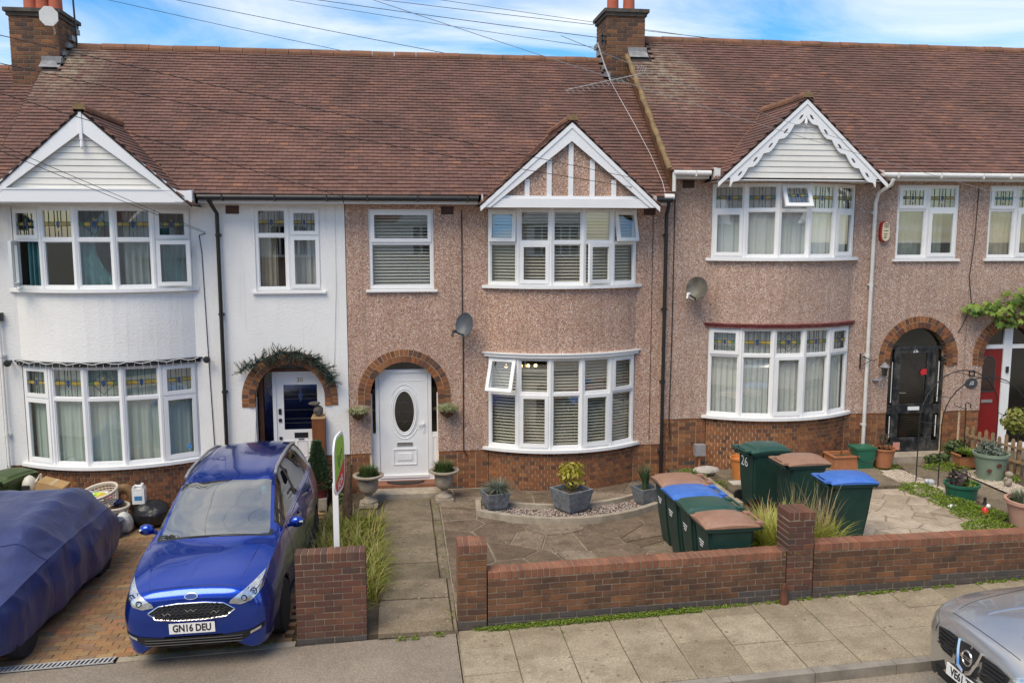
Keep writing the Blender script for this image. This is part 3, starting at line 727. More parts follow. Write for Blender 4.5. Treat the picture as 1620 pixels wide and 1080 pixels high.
        if has_bay:
            P_ = [B.p(i/10, -.12) for i in range(11)]
            im.poly([(*p, z0_) for p in P_], 1); im.poly([(*p, z1_) for p in P_], 0)
    im.build('room', [MT['interior'], MT['floor_in']], H)
    # shell behind: back wall, gables of the terrace
    sm = MB(); sm.poly([(x1, 6.7, BASE), (x0, 6.7, BASE), (x0, 6.7, TOPZ), (x1, 6.7, TOPZ)])
    for xs_ in (x0+.002, x1-.002): sm.poly([(xs_, .1, BASE), (xs_, 6.7, BASE), (xs_, 6.7, TOPZ), (xs_, YR, ZR-.1+dz), (xs_, .1, TOPZ)])
    sm.build('rear_wall', MT['mortar_dark'], H)
    # eaves
    G = c['gut']; gx = None; GW = c.get('gw', 1.57)
    spans = [(x0, bx-GW), (bx+GW, x1)] if has_bay else [(x0, x1)]
    fm = MB(); gm = MB()
    for a, b in spans:
        if b-a < .05: continue
        fm.box(a+.001, b-.001, -.30, -.275, TOPZ-.03, ZE+dz-.01); fm.box(a+.001, b-.001, -.275, 0.02, TOPZ-.028, TOPZ-.012)
        gm.tube([(a, -.37, ZE+dz-.045), (b, -.37, ZE+dz-.045)], .052, 10)
        xx = a+.4
        while xx < b: gm.box(xx-.012, xx+.012, -.43, -.30, ZE+dz-.105, ZE+dz-.01); xx += .85
    fm.build('fascia', MT['paint'] if c['style'] != 'r' else MT['upvc_old'], H); gm.build('gutter', G, H, smooth=True)
    # main roof
    ru = MB(); ru.poly([(x0, YE, ZE+dz), (x1, YE, ZE+dz), (x1, YR, ZR+dz), (x0, YR, ZR+dz)]); ru.poly([(x0, YR, ZR+dz), (x1, YR, ZR+dz), (x1, 2*YR-YE, ZE+dz), (x0, 2*YR-YE, ZE+dz)])
    ru.poly([(x0, YE, ZE+dz-.03), (x0, YR, ZR+dz-.03), (x0, YR, ZR+dz), (x0, YE, ZE+dz)]); ru.poly([(x1, YE, ZE+dz-.03), (x1, YR, ZR+dz-.03), (x1, YR, ZR+dz), (x1, YE, ZE+dz)])
    roof = ru.build('roof', MT['tile_under'], H)
    GA = c.get('ga', 6.38)+.04+(dz)   # gable ridge height
    GY = -.70
    gs = math.tan(rad(42.3))
    def skip(p):
        if has_bay:
            zg = GA-abs(p.x-bx)*gs
            if p.z < zg-.01 and abs(p.x-bx) < GW+.02: return True
        for ch in c.get('chim', []):
            if ch[0] < p.x < ch[1] and ch[2] < p.y: return True
        return False
    tl = roof_tiles(c.get('rx0', x0), c.get('rx1', x1), YE-.03, ZE+dz-.01, YR, ZR+dz, skip, c['seed'], c.get('clip0', True), c.get('clip1', True))
    vis = c.get('tv', lambda p: True)
    tl.sort(key=lambda t: (not vis(t[2].translation), round(t[2].translation.y, 1), t[2].translation.x))
    pieces('roof_tile', roof, tl, c.get('nt', 300), 'roof_tile_mass')
    hr = half_round(.44, .105); x = c.get('rx0', x0); rl = []
    while x < c.get('rx1', x1)-.1:
        if not any(ch[0] < x+.22 < ch[1] for ch in c.get('chim', [])):
            rl.append(('ridge_tile', hr, Matrix.Translation((x, YR, ZR+dz-.015+RN.uniform(-.006, .006))) @ Matrix.Rotation(RN.uniform(-.012, .012), 4, 'Y'), MT['ridge']))
        x += .45
    pieces('ridge_tile', roof, rl, 60)
    if c.get('verge'):    # mortared verge where this roof steps up over its neighbour
        vm = MB(); xv = c['verge']; a = Vector((xv, YE-.02, ZE+dz+.01)); b = Vector((xv, YR-.55, zroof(YR-.55, dz)+.02)); 
        pts = [a.lerp(b, i/24)+Vector((.006*math.sin(i*2.1), 0, .008*math.sin(i*1.3))) for i in range(25)]
        vm.tube(pts, [.05+.009*math.sin(i*1.9) for i in range(25)], 8); vm.build('verge_mortar', MT['cement'], H, smooth=True)
        wmn = MB(); wmn.poly([(x0+.0, YE+.05, ZE+dz-.5), (x0, YR, ZR+dz-.5), (x0, YR, ZR+dz), (x0, YE+.05, ZE+dz)]); wmn.build('verge_wall', MT['brick_chim'], H)
    if not has_bay: return H, c
    # ---- the gable over the bay
    zb = c.get('gz0', 4.97)+dz; HZ = c.get('ga', 6.38)+dz; yb_ = GY
    gr = MB(); yv = YE+(GA-ZE-dz)/PT
    for sd in (-1, 1):
        e = (bx+sd*(GW+.0), GA-GW*gs); gr.poly([(bx, yb_-.04, GA), (e[0], yb_-.04, e[1]), (e[0], .3, e[1]), (bx, yv+.2, GA)]); gr.poly([(bx, yb_-.04, GA-.03), (e[0], yb_-.04, e[1]-.03), (e[0], yb_-.04, e[1]), (bx, yb_-.04, GA)])
    groof = gr.build('gable_roof', MT['tile_under'], H)
    gl = []; Lg = GW/math.cos(math.atan(gs))
    for sd in (-1, 1):
        nr = int(Lg/TG)
        for r in range(nr):
            s_ = r*TG+.06; xx = GW-s_*math.cos(math.atan(gs)); z = GA-xx*gs; y = yb_-.06+(TW/2 if r % 2 else .0)
            yend = YE+(z-ZE-dz)/PT+.0
            while y < yend:
                nrm = Vector((sd*math.sin(math.atan(gs)), 0, math.cos(math.atan(gs)))); cpt = Vector((bx+sd*xx, y+TW/2, z))+nrm*.02
                Rm = Matrix.Rotation(sd*-(math.atan(gs)-rad(7.5)), 4, 'Y') if False else None
                up_ = Vector((-sd*math.cos(math.atan(gs)-rad(7.5)), 0, math.sin(math.atan(gs)-rad(7.5)))); xa = Vector((0, sd*1.0, 0)); za = xa.cross(up_)
                if za.z < 0: xa = -xa; za = xa.cross(up_)
                Rm = Matrix((xa, up_, za)).transposed().to_4x4()
                gl.append(('roof_tile', TILE, Matrix.Translation(cpt) @ Rm, MT['tile'])); y += TW
    pieces('roof_tile', groof, gl, 0, 'roof_tile_mass')
    rl = []; y = yb_-.07; hg = half_round(.36, .105)
    while y < yv-.05:
        rl.append(('gable_ridge_tile', hg, Matrix.Translation((bx, y, GA+.0)) @ Matrix.Rotation(math.pi/2, 4, 'Z'), MT['ridge'])); y += .37
    pieces('ridge_tile', groof, rl, 20)
    for sd in (-1, 1):   # mortared valleys
        vm = MB(); pts = []
        for i in range(16):
            xx = GW*(1-i/15)*.98; z = GA-xx*gs; pts.append((bx+sd*xx, YE+(z-ZE-dz)/PT+.01*math.sin(i*2.3), z+.035))
        vm.tube(pts, .02, 6); vm.build('valley_mortar', MT['ridge'], groof, smooth=True)
    cp = MB(); cp.prism([(bx+.10*math.cos(a_), yb_-.072, GA+.10*math.sin(a_)) for a_ in [math.pi*i/10 for i in range(11)]], (0, .02, 0)); cp.build('ridge_end', MT['cement'], groof)
    st = c['style']
    # barge boards
    for sd in (-1, 1):
        bw = c.get('bw', .30); hwb = GW-.0
        def X(a): return bx+sd*a
        zc0 = HZ-hwb*gs*1.0
        if st == 'm':
            poly = [(0, HZ), (hwb, HZ-hwb*.91+.02), (hwb, zb), (hwb-.17, zb), (0, HZ-bw)]
        elif st == 'l':
            poly = [(0, HZ), (hwb-.22, HZ-(hwb-.22)*.855), (hwb, zb+.22), (hwb, zb+.03), (hwb-.28, zb+.03), (hwb-.28, zb+.10), (0, HZ-bw)]
        else: poly = None
        if poly:
            m = MB(); m.prism([(X(a), yb_-.03, z) for a, z in poly], (0, .03, 0)); 
            bo = m.build('barge_board', MT['paint'], H)
            if st == 'm':
                m2 = MB(); m2.prism([(X(a), yb_-.045, z) for a, z in ((0, HZ+.005), (hwb, HZ-hwb*.91+.025), (hwb, HZ-hwb*.91-.06), (0, HZ-.085))], (0, .014, 0)); m2.build('edge_moulding', MT['paint'], bo)
        else:   # fretted board with scallops and pierced drops
            m = MB(); n = 100; Lb = hwb; slope = .905
            def pos(a, dn): return (X(a), yb_-.03, HZ-a*slope-dn)
            per = Lb*.86/5
            def low(a):
                if a > Lb*.86: return None
                u_ = ((a+per*.18) % per)/per; return .23+.075*(math.sin(math.pi*u_)**.8 if u_ < .72 else math.sin(math.pi*u_)*.9)+.0
            prevs = None
            for i in range(n):
                a0, a1 = Lb*.86*i/n, Lb*.86*(i+1)/n
                u_ = (((a0+a1)/2+per*.18) % per)/per; hole = .38 < u_ < .70
                l0, l1 = low(a0), low(a1-1e-6)
                hh = math.sin(math.pi*(u_-.38)/.32)*.028 if hole else 0
                for y_, flip in ((0, 0), (.022, 1)):
                    def Q(a, d): x_, yy, z_ = pos(a, d); return (x_, yy+y_, z_)
                    bands = [(0, .205-hh, 0, .205-hh), (.205+hh, l0, .205+hh, l1)] if hole else [(0, l0, 0, l1)]
                    for (t0_, b0_, t1_, b1_) in bands: m.poly([Q(a0, t0_), Q(a1, t1_), Q(a1, b1_), Q(a0, b0_)])
                def E(a, d, y_): x_, yy, z_ = pos(a, d); return (x_, yy+y_, z_)
                m.poly([E(a0, l0, 0), E(a1, l1, 0), E(a1, l1, .022), E(a0, l0, .022)])
            m.prism([(X(Lb*.86), yb_-.032, HZ-Lb*.86*slope), (X(Lb), yb_-.032, HZ-Lb*slope+.02), (X(Lb), yb_-.032, zb+.04), (X(Lb*.86-.03), yb_-.032, zb+.04), (X(Lb*.86-.03), yb_-.032, HZ-Lb*.86*slope)], (0, .03, 0))
            m.prism([pos(0, -.01), pos(Lb, -.005), pos(Lb, .075), pos(0, .07)], (0, -.016, 0))
            m.build('fretted_barge_board', MT['paint'], H)
    if st == 'r':
        m = MB(); m.tube([(bx, yb_-.02, HZ-.30), (bx, yb_-.02, HZ-.40), (bx, yb_-.02, HZ-.44)], [.02, .028, .006], 8); m.build('finial', MT['paint'], H)
    if st == 'l':
        m = MB(); m.box(bx-.022, bx+.022, yb_-.045, yb_-.005, HZ-.42, HZ-.0); m.tube([(bx, yb_-.02, HZ-.40), (bx, yb_-.02, HZ-.50), (bx, yb_-.02, HZ-.53), (bx, yb_-.02, HZ-.57)], [.02, .03, .03, .008], 8); m.build('finial', MT['paint'], H)
    # infill
    yi = yb_+.05
    if st == 'm':
        m = MB(); m.poly([(bx-GW+.2, yi+.02, zb+.05), (bx+GW-.2, yi+.02, zb+.05), (bx, yi+.02, HZ-.2)]); m.build('gable_panel', MT['pebble'], H)
        m = MB(); m.box(bx-GW+.2, bx+GW-.2, yi-.06, yi+.015, zb-.005, zb+.145); m.build('fascia_board', MT['paint'], H)
        m = MB(); m.box(bx-GW+.32, bx+GW-.32, yi-.025, yi+.012, zb+.147, zb+.195); m.build('rail', MT['paint'], H)
        for sx_ in (-.755, -.375, 0., .375, .755):
            if abs(sx_) > .76: continue
            m = MB(); xx = bx+sx_; m.box(xx-.042, xx+.042, yi-.012, yi+.018, zb+.196, HZ-abs(sx_)*.91-.25); m.build('stud', MT['paint'], H)
    else:
        z = zb+(.20 if st == 'l' else .05); k_ = 0
        while z < HZ-.25:
            h = .098; wz = (HZ-.16-z)/.87
            wz = min(wz, GW-.06)
            m = MB(); m.prism([(bx-wz, yi, z), (bx-wz, yi-.014, z+.004), (bx-wz, yi-.003, z+h-.004), (bx-wz, yi+.012, z+h-.004), (bx-wz, yi+.012, z)], (2*wz, 0, 0))
            m.build('cladding_board', MT['board'], H); z += h; k_ += 1
        if st == 'l':
            m = MB(); m.box(bx-GW+.02, bx+GW-.15, yi-.075, yi+.0, zb+.02, zb+.21); m.build('fascia_board', MT['paint'], H)
            m = MB(); m.box(bx-GW+.10, bx+GW-.25, yi-.085, yi+.0, zb+.2125, zb+.235); m.build('rail', MT['paint'], H)
    # soffit and cheeks
    m = MB(); m.box(bx-GW+.04, bx+GW-.04, yb_+.005, .02, zb+.005, zb+.02); m.build('soffit', MT['paint'], H)
    for sd in (-1, 1):
        m = MB(); xx = bx+sd*(GW-.05); m.poly([(xx, yb_, zb+.02), (xx, -.28, zb+.02), (xx, -.28, zb+.26), (xx, yb_, zb+.2)]); m.build('cheek', MT['paint'], H)
    # windows
    for nm, (z0_, z1_), cells, lab in (('lower_bay_window', lo, c['cl'], c['wl']), ('upper_bay_window', up, c['cu'], c['wu'])):
        pts = [B.p(i/5) for i in range(6)]
        window(H, nm, pts, z0_, z1_, cells, c['tops'][0 if nm[0] == 'l' else 1], bay=B, mat=c.get('wmat'), label=lab)
    # head over the lower bay
    m = MB(); hm_ = {'m': MT['upvc'], 'l': MT['black_paint'], 'r': MT['red_paint']}[st]
    B.slab(m, lo[1]-.004, lo[1]+.052, -.1, .05, ext=.05); B.slab(m, lo[1]+.0525, lo[1]+.075, -.1, .075, ext=.075); m.build('window_head', hm_, H)
    return H, c
def airbrick(H, x, z):
    m = MB(); m.box(x-.11, x+.11, -.012, .02, z-.07, z+.07)
    for i in range(3):
        for j in range(6): m.box(x-.09+j*.032, x-.075+j*.032, -.0125, -.0115, z-.05+i*.04, z-.03+i*.04, 1)
    m.build('air_brick', [MT['brick_old'], MT['dark']], H)
def downpipe(H, pts, mat, r=.034, name='downpipe'):
    m = MB(); m.tube(pts, r, 10); zs = [p[2] for p in pts]; x, y = pts[-1][0], pts[-1][1]; z = max(zs)-.6
    while z > min(zs)+.3:
        m.lathe([(r+.008, -.03), (r+.008, .03)], (x, y, z), 10); m.box(x-.05, x+.05, y, y+.06, z-.015, z+.015); z -= 1.35
    m.build(name, mat, H, smooth=True)
LEAD = {'m': None}
yg, yb2, tg = ('y', 'y'), ('g', 'y'), ('t', 'y')
L30, _c30 = make_house(dict(name='white_rendered_house', label='white rendered terraced house with black gutters on the left', x0=-6.66, x1=-.905, dz=0, bx=-4.9, a=1.42, gw=1.63, ga=6.41, gz0=5.0,
    dc=-1.92, sw=(-2.43, -1.31, 3.50, 4.98), wall=MT['render'], gut=MT['black'], style='l', seed=5, lo=(-.02, .0), tops=(.33, .40), wmat=MT['upvc'],
    rx0=-6.62, rx1=-.9, clip1=False, chim=[(-7.3, -6.33, 2.45)], tv=lambda p: -6.6 < p.x, hide=lambda p: p.x < -5.2 or p.z < .2,
    cu=[dict(ts=1, bs=1, bo=28, hinge=None, lead=yb2) if 0 else dict(ts=1, bs=1, bo=50, lead=yb2), dict(lead=yg), dict(lead=yb2, ornate=1), dict(lead=yg), dict(ts=1, bs=1, bo=16, lead=yb2)],
    cl=[dict(ts=1, bs=1, lead=yg), dict(lead=yg), dict(lead=yb2, ornate=1), dict(lead=yg), dict(ts=1, bs=1, lead=yg)], wl=None, wu=None))
M28, _c28 = make_house(dict(name='pebbledashed_house', label='pink pebbledashed terraced house with white arched front door in the middle', x0=-.895, x1=4.86, dz=0, bx=2.955, gw=1.56, ga=6.38, gz0=4.97,
    dc=.08, sw=(-.50, .63, 3.51, 4.95), wall=MT['pebble'], gut=MT['black'], style='m', seed=8, tops=(.40, .44),
    rx0=-.9, clip0=False, rx1=4.85, chim=[(4.3, 5.3, 2.5)], hide=lambda p: p.z < -.12,
    cu=[dict(ts=1, to=5), dict(bs=1), dict(), dict(bs=1, bo=13, hinge='right'), dict(ts=1, to=10)], cl=[dict(ts=1, to=22), dict(bs=1), dict(), dict(bs=1), dict(ts=1)], wl=None, wu=None))
R26, _c26 = make_house(dict(name='pebbledashed_house', label='pebbledashed terraced house with fretted gable and black glazed front door', x0=4.865, x1=10.955, dz=.47, bx=7.13, gw=1.58, ga=6.37, gz0=4.98, a=1.40,
    dc=9.98, sw=(9.38, 10.64, 3.54+.47, 4.97+.47), wall=MT['pebble_r'], gut=MT['white_pl'], style='r', seed=13, tops=(.31, .36), wmat=MT['upvc'],
    rx0=4.80, rx1=10.957, clip1=False, verge=4.80, chim=[(4.3, 5.3, 2.45)], hide=lambda p: p.z < .25 or p.x > 10.2,
    cu=[dict(bs=1, lead=yb2), dict(lead=tg), dict(ts=1, to=26, lead=tg), dict(lead=yg), dict(bs=1, lead=tg)], cl=[dict(ts=1, lead=yb2), dict(lead=yg), dict(lead=yb2, ornate=1, bs=1), dict(lead=yb2), dict(ts=1, lead=yg)], wl=None, wu=None))
F24, _c24 = make_house(dict(name='pebbledashed_house', label='pebbledashed terraced house with red front door at the right edge', x0=10.96, x1=16.8, dz=.47, dc=11.95, sw=(11.27, 12.45, 3.54+.47, 4.97+.47), wall=MT['pebble_r'], gut=MT['white_pl'], style='r', seed=17,
    hide=lambda p: p.x > 12.2, nb=120, nt=120, rx0=10.957, clip0=False, tv=lambda p: p.x < 13))
F32, _c32 = make_house(dict(name='rendered_house', label='neighbouring terraced house beyond the chimney at the left edge', x0=-12.4, x1=-6.665, dz=-.45, dc=-8.0, wall=MT['render'], gut=MT['black'], style='l', seed=21, nb=20, nt=60, hide=lambda p: p.x < -7.2, tv=lambda p: p.x > -7.5 and p.z > 6.5))
window(L30, 'window', [(-2.43, 0), (-1.31, 0)], 3.55, 4.98, [dict()], .33, inset=.06) if 0 else None
def double_window(H, x0, x1, z0, z1, left, right, top, mat=None):
    xm = (x0+x1)/2; return window(H, 'window', [(x0, 0), (xm, 0), (x1, 0)], z0, z1, [left, right], top, mat=mat, inset=.06)
double_window(L30, -2.43, -1.31, 3.55, 4.98, dict(lead=yg), dict(ts=1, bs=1, lead=yg), .34)
window(M28, 'window', [(-.50, 0), (.63, 0)], 3.56, 4.95, [dict(ts=1)], .42, inset=.06)
double_window(R26, 9.38, 10.64, 4.06, 5.44, dict(ts=1, lead=yb2), dict(bs=1, lead=yg), .33)
double_window(F24, 11.27, 12.45, 4.06, 5.44, dict(ts=1, lead=('t', 't')), dict(bs=1, lead=('t', 't')), .33)
airbrick(L30, -2.78, 4.93); airbrick(M28, .88, 4.93); airbrick(R26, 5.27, 5.42); airbrick(R26, 9.12, 5.42); airbrick(M28, 4.55, 4.93)
downpipe(L30, [(-3.1, -.37, 5.1), (-3.06, -.30, 5.0), (-3.02, -.09, 4.86), (-3.02, -.07, -.2)], MT['black'])
downpipe(M28, [(4.80, -.37, 5.1), (4.81, -.3, 5.0), (4.84, -.1, 4.87), (4.845, -.07, .0)], MT['black'])
m = MB(); m.tube([(4.88, -.37, 5.6), (4.88, -.37, 5.27)], .034, 8); m.tube([(4.70, -.37, 5.17), (4.88, -.37, 5.17)], .055, 8); m.build('stub_pipe', MT['white_pl'], R26, smooth=True)
downpipe(R26, [(9.0, -.45, 5.52), (8.98, -.42, 5.42), (8.90, -.14, 5.28), (8.885, -.08, 5.1), (8.885, -.07, .2)], MT['white_pl'], .036)
downpipe(L30, [(-6.60, -.06, 3.1), (-6.60, -.06, .5)], MT['white_pl'], .022, 'waste_pipe')
m = MB(); m.box(-6.68, -6.545, -.10, -.01, 3.08, 3.22); m.build('hopper', MT['black'], L30)
# ================================================================== doors
FACE = Matrix.Rotation(math.pi/2, 4, 'X')        # text in the XZ plane, facing the street
def rect_ring(mb, x0, x1, z0, z1, w, y0, y1, mi=0):
    mb.box(x0, x0+w, y0, y1, z0, z1, mi); mb.box(x1-w, x1, y0, y1, z0, z1, mi); mb.box(x0+w, x1-w, y0, y1, z0, z0+w, mi); mb.box(x0+w, x1-w, y0, y1, z1-w, z1, mi)
def ell(cx, cz, a, b, y, n=32, t0=0, t1=2*math.pi): return [(cx+a*math.cos(t0+(t1-t0)*i/n), y, cz+b*math.sin(t0+(t1-t0)*i/n)) for i in range(n+1)]
def fanlight(H, cx, zc, z0, y, r, mat):
    m = MB(); th0 = math.asin((z0-zc)/r) if z0 > zc else 0
    pts = [(cx+r*math.cos(t), y, zc+r*math.sin(t)) for t in [th0+(math.pi-2*th0)*i/20 for i in range(21)]]
    m.poly(pts[::-1]); return m.build('fanlight', mat, H)
def front_door_m():
    H = M28; y = .15; D = MB(); rect_ring(D, -.44, .565, .06, 2.10, .062, y-.03, y+.05); D.box(-.522, -.44, y-.02, y+.04, .06, .93); D.box(.565, .682, y-.02, y+.04, .06, .93)
    D.box(-.53, -.50, y-.03, y+.05, .06, 1.66); D.box(.662, .69, y-.03, y+.05, .06, 1.66); D.box(-.53, .69, y-.035, y+.055, .02, .06)
    d = D.build('front_door', MT['upvc'], H, label='white plastic front door with oval glass')
    x0, x1, z0, z1 = -.372, .497, .10, 2.04; cx, cz = .075, 1.32
    m = MB(); m.box(x0, x1, y-.01, y+.03, z0, z1); m.box(x0+.10, x1-.10, y-.016, y-.009, 1.885, 1.893); leaf_ = m.build('leaf', MT['upvc'], d)
    m = MB()
    for a, b, r in ((.185, .385, .012), (.215, .425, .016), (.245, .455, .007)): m.tube(ell(cx, cz, a, b, y-.012), r, 6, cap=False)
    m.tube(ell(cx, cz, .285, .50, y-.012, 14, rad(38), rad(142)), .008, 5); m.tube(ell(cx, cz, .285, .50, y-.012, 14, rad(218), rad(322)), .008, 5)
    m.build('oval_moulding', MT['upvc'], d, smooth=True)
    m = MB(); m.poly(ell(cx, cz, .182, .382, y-.0125, 32)[:-1]); m.build('oval_pane', MT['glass_dark'], d)
    m = MB(); m.poly(ell(cx, cz, .18, .38, y-.0115, 32)[:-1]); m.build('pane_backing', MT['dark'], d)
    m = MB()
    for dz_ in (-.17, 0, .17):
        w_ = .18*math.sqrt(1-(dz_/.38)**2); m.bar((cx-w_, y-.014, cz+dz_), (cx+w_, y-.014, cz+dz_), .004, .006)
    m.tube(ell(cx, cz, .09, .2, y-.0145), .003, 4, cap=False); m.build('lead_strip', MT['came'], d)
    m = MB(); rect_ring(m, cx-.215, cx+.215, .335, .635, .018, y-.022, y-.009); m.prism([(cx-.13, y-.009, .42), (cx+.13, y-.009, .42), (cx+.13, y-.009, .55), (cx-.13, y-.009, .55)], (0, -.012, 0)); m.build('door_panel', MT['upvc'], d)
    m = MB(); rect_ring(m, cx-.14, cx+.14, .69, .755, .014, y-.02, y-.009); m.box(cx-.126, cx+.126, y-.014, y-.009, .704, .741); m.build('letter_plate', MT['alu'], d)
    m = MB(); m.box(.40, .44, y-.018, y-.01, .92, 1.14); m.bar((.425, y-.05, 1.09), (.31, y-.055, 1.09), .016, .02); m.bar((.425, y-.01, 1.09), (.425, y-.05, 1.09), .016, .02); m.lathe([(.009, 0), (.009, .012)], (.42, y-.02, .97), 8); m.build('handle', MT['paint'], d)
    m = MB(); m.box(x0-.01, x1+.01, y-.05, y-.01, .10, .15); m.build('weather_bar', MT['upvc'], d)
    for a, b in ((-.50, -.44), (.565, .662)):
        m = MB(); m.poly([(a, y+.01, .93), (b, y+.01, .93), (b, y+.01, 1.75), (a, y+.01, 1.75)]); m.build('side_light', MT['glass_dark'], d)
        m = MB(); rect_ring(m, a+.012, b-.008, .16, .86, .012, y-.028, y-.019); m.build('side_panel', MT['upvc'], d)
    fanlight(d, .08, 1.655, 2.10, y+.01, .597, MT['glass_dark'])
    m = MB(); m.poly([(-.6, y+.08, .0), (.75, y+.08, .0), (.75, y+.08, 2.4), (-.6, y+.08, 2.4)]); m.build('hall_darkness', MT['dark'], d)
    # steps
    s = MB(); s.prism([(-.53, .19, .055), (-.53, -.20, .055), (-.53, -.20, -.2), (-.53, .19, -.2)], (1.23, 0, 0)); s.build('tiled_step', MT['brick_cope'], H)
    s = MB(); s.prism([(-.60, -.20, .0), (-.60, -.50, -.006), (-.60, -.515, -.02), (-.60, -.515, -.2), (-.60, -.20, -.2)], (1.40, 0, 0)); s.build('concrete_step', MT['concrete'], H)
front_door_m()
m = MB(); m.prism([(-.24, -.005, .0575)]+[(.075+.34*math.cos(t), -.005-.185*math.sin(t), .0575) for t in [math.pi*(1-i/12) for i in range(13)]]+[], (0, 0, .014))
m.build('door_mat', M_('black_rubber_mat', (.02, .02, .02), .9, .3, 40, .6, 90), label='black half-round rubber mat on the doorstep', cat='door mat')
def front_door_l():
    H = L30; y = .28; x0, x1, z0, z1 = -2.20, -1.36, .05, 2.02
    D = MB(); rect_ring(D, x0-.06, x1+.06, -.02, z1+.06, .06, y-.03, y+.05); d = D.build('front_door', MT['paint'], H, label='white panelled front door with leaded glass')
    m = MB(); m.box(x0, x1, y-.01, y+.03, z0, 1.02); m.box(x0, x0+.13, y-.01, y+.03, 1.02, z1); m.box(x1-.12, x1, y-.01, y+.03, 1.02, z1); m.box(x0+.13, x1-.12, y-.01, y+.03, 1.84, z1)
    m.build('leaf', MT['paint'], d)
    m = MB(); m.poly([(x0+.13, y+.005, 1.02), (x1-.12, y+.005, 1.02), (x1-.12, y+.005, 1.84), (x0+.13, y+.005, 1.84)]); m.build('pane', MT['glass_dark'], d)
    m = MB(); a, b = x0+.13, x1-.12
    for t in (.12, .28, .5, .72, .88): m.bar((a+(b-a)*t, y, 1.02), (a+(b-a)*t, y, 1.84), .007, .007)
    for z in (1.14, 1.22, 1.38, 1.58, 1.66): m.bar((a, y, z), (b, y, z), .007, .007)
    m.poly([((a+b)/2+dx, y-.001, 1.62+dz_) for dx, dz_ in ((0, .12), (.04, .03), (0, -.10), (-.04, .03))][::-1], 1); m.build('leaded_light', [MT['came'], MT['sg_blue']], d)
    for i in range(3):
        xa = x0+.10+i*.235
        m = MB(); rect_ring(m, xa, xa+.19, .52, .82, .014, y-.022, y-.009); m.box(xa+.03, xa+.16, y-.016, y-.009, .56, .78); m.build('door_panel', MT['paint'], d)
        m = MB(); rect_ring(m, xa, xa+.19, .12, .45, .014, y-.022, y-.009); m.box(xa+.03, xa+.16, y-.016, y-.009, .16, .41); m.build('door_panel', MT['paint'], d)
    m = MB(); m.box(-1.90, -1.66, y-.018, y-.009, .87, .965); m.build('letter_plate', MT['black'], d)
    m = MB(); m.box(-1.83, -1.73, y-.014, y-.009, .82, .855); m.build('name_plate', MT['alu'], d)
    for z, h in ((1.36, .05), (1.20, .03), (.87, .025)):
        m = MB(); m.box(x0+.035, x0+.085, y-.03, y-.009, z-h, z+h); m.build('lock', MT['black'], d)
    text('30', .12, M_('brass', (.45, .33, .12), .3, 0, metal=1), d, Matrix.Translation((-1.78, y-.013, 1.925)) @ FACE, name='house_number')
    m = MB(); m.poly([(-2.53, y+.03, 0), (x0-.06, y+.03, 0), (x0-.06, y+.03, 2.2), (-2.53, y+.03, 2.2)]); m.poly([(x1+.06, y+.03, 0), (-1.3, y+.03, 0), (-1.3, y+.03, 2.2), (x1+.06, y+.03, 2.2)]); m.build('side_light', MT['glass_dark'], d)
    m = MB(); m.box(-2.50, -2.42, y-.05, y+.02, 0, 1.95); m.box(-2.53, -1.3, y-.02, y+.03, 2.08, 2.13); m.build('timber_frame', M_('varnished_timber', (.13, .05, .022), .5, .3, 8), d)
    fanlight(d, -1.92, 1.655, 2.12, y+.02, .598, MT['glass_dark'])
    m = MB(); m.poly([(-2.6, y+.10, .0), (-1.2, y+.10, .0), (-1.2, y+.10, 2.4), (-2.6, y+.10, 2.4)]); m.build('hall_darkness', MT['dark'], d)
    s = MB(); s.box(-2.53, -1.31, -.28, .25, -.3, .02); s.build('door_step', MT['concrete'], H)
front_door_l()
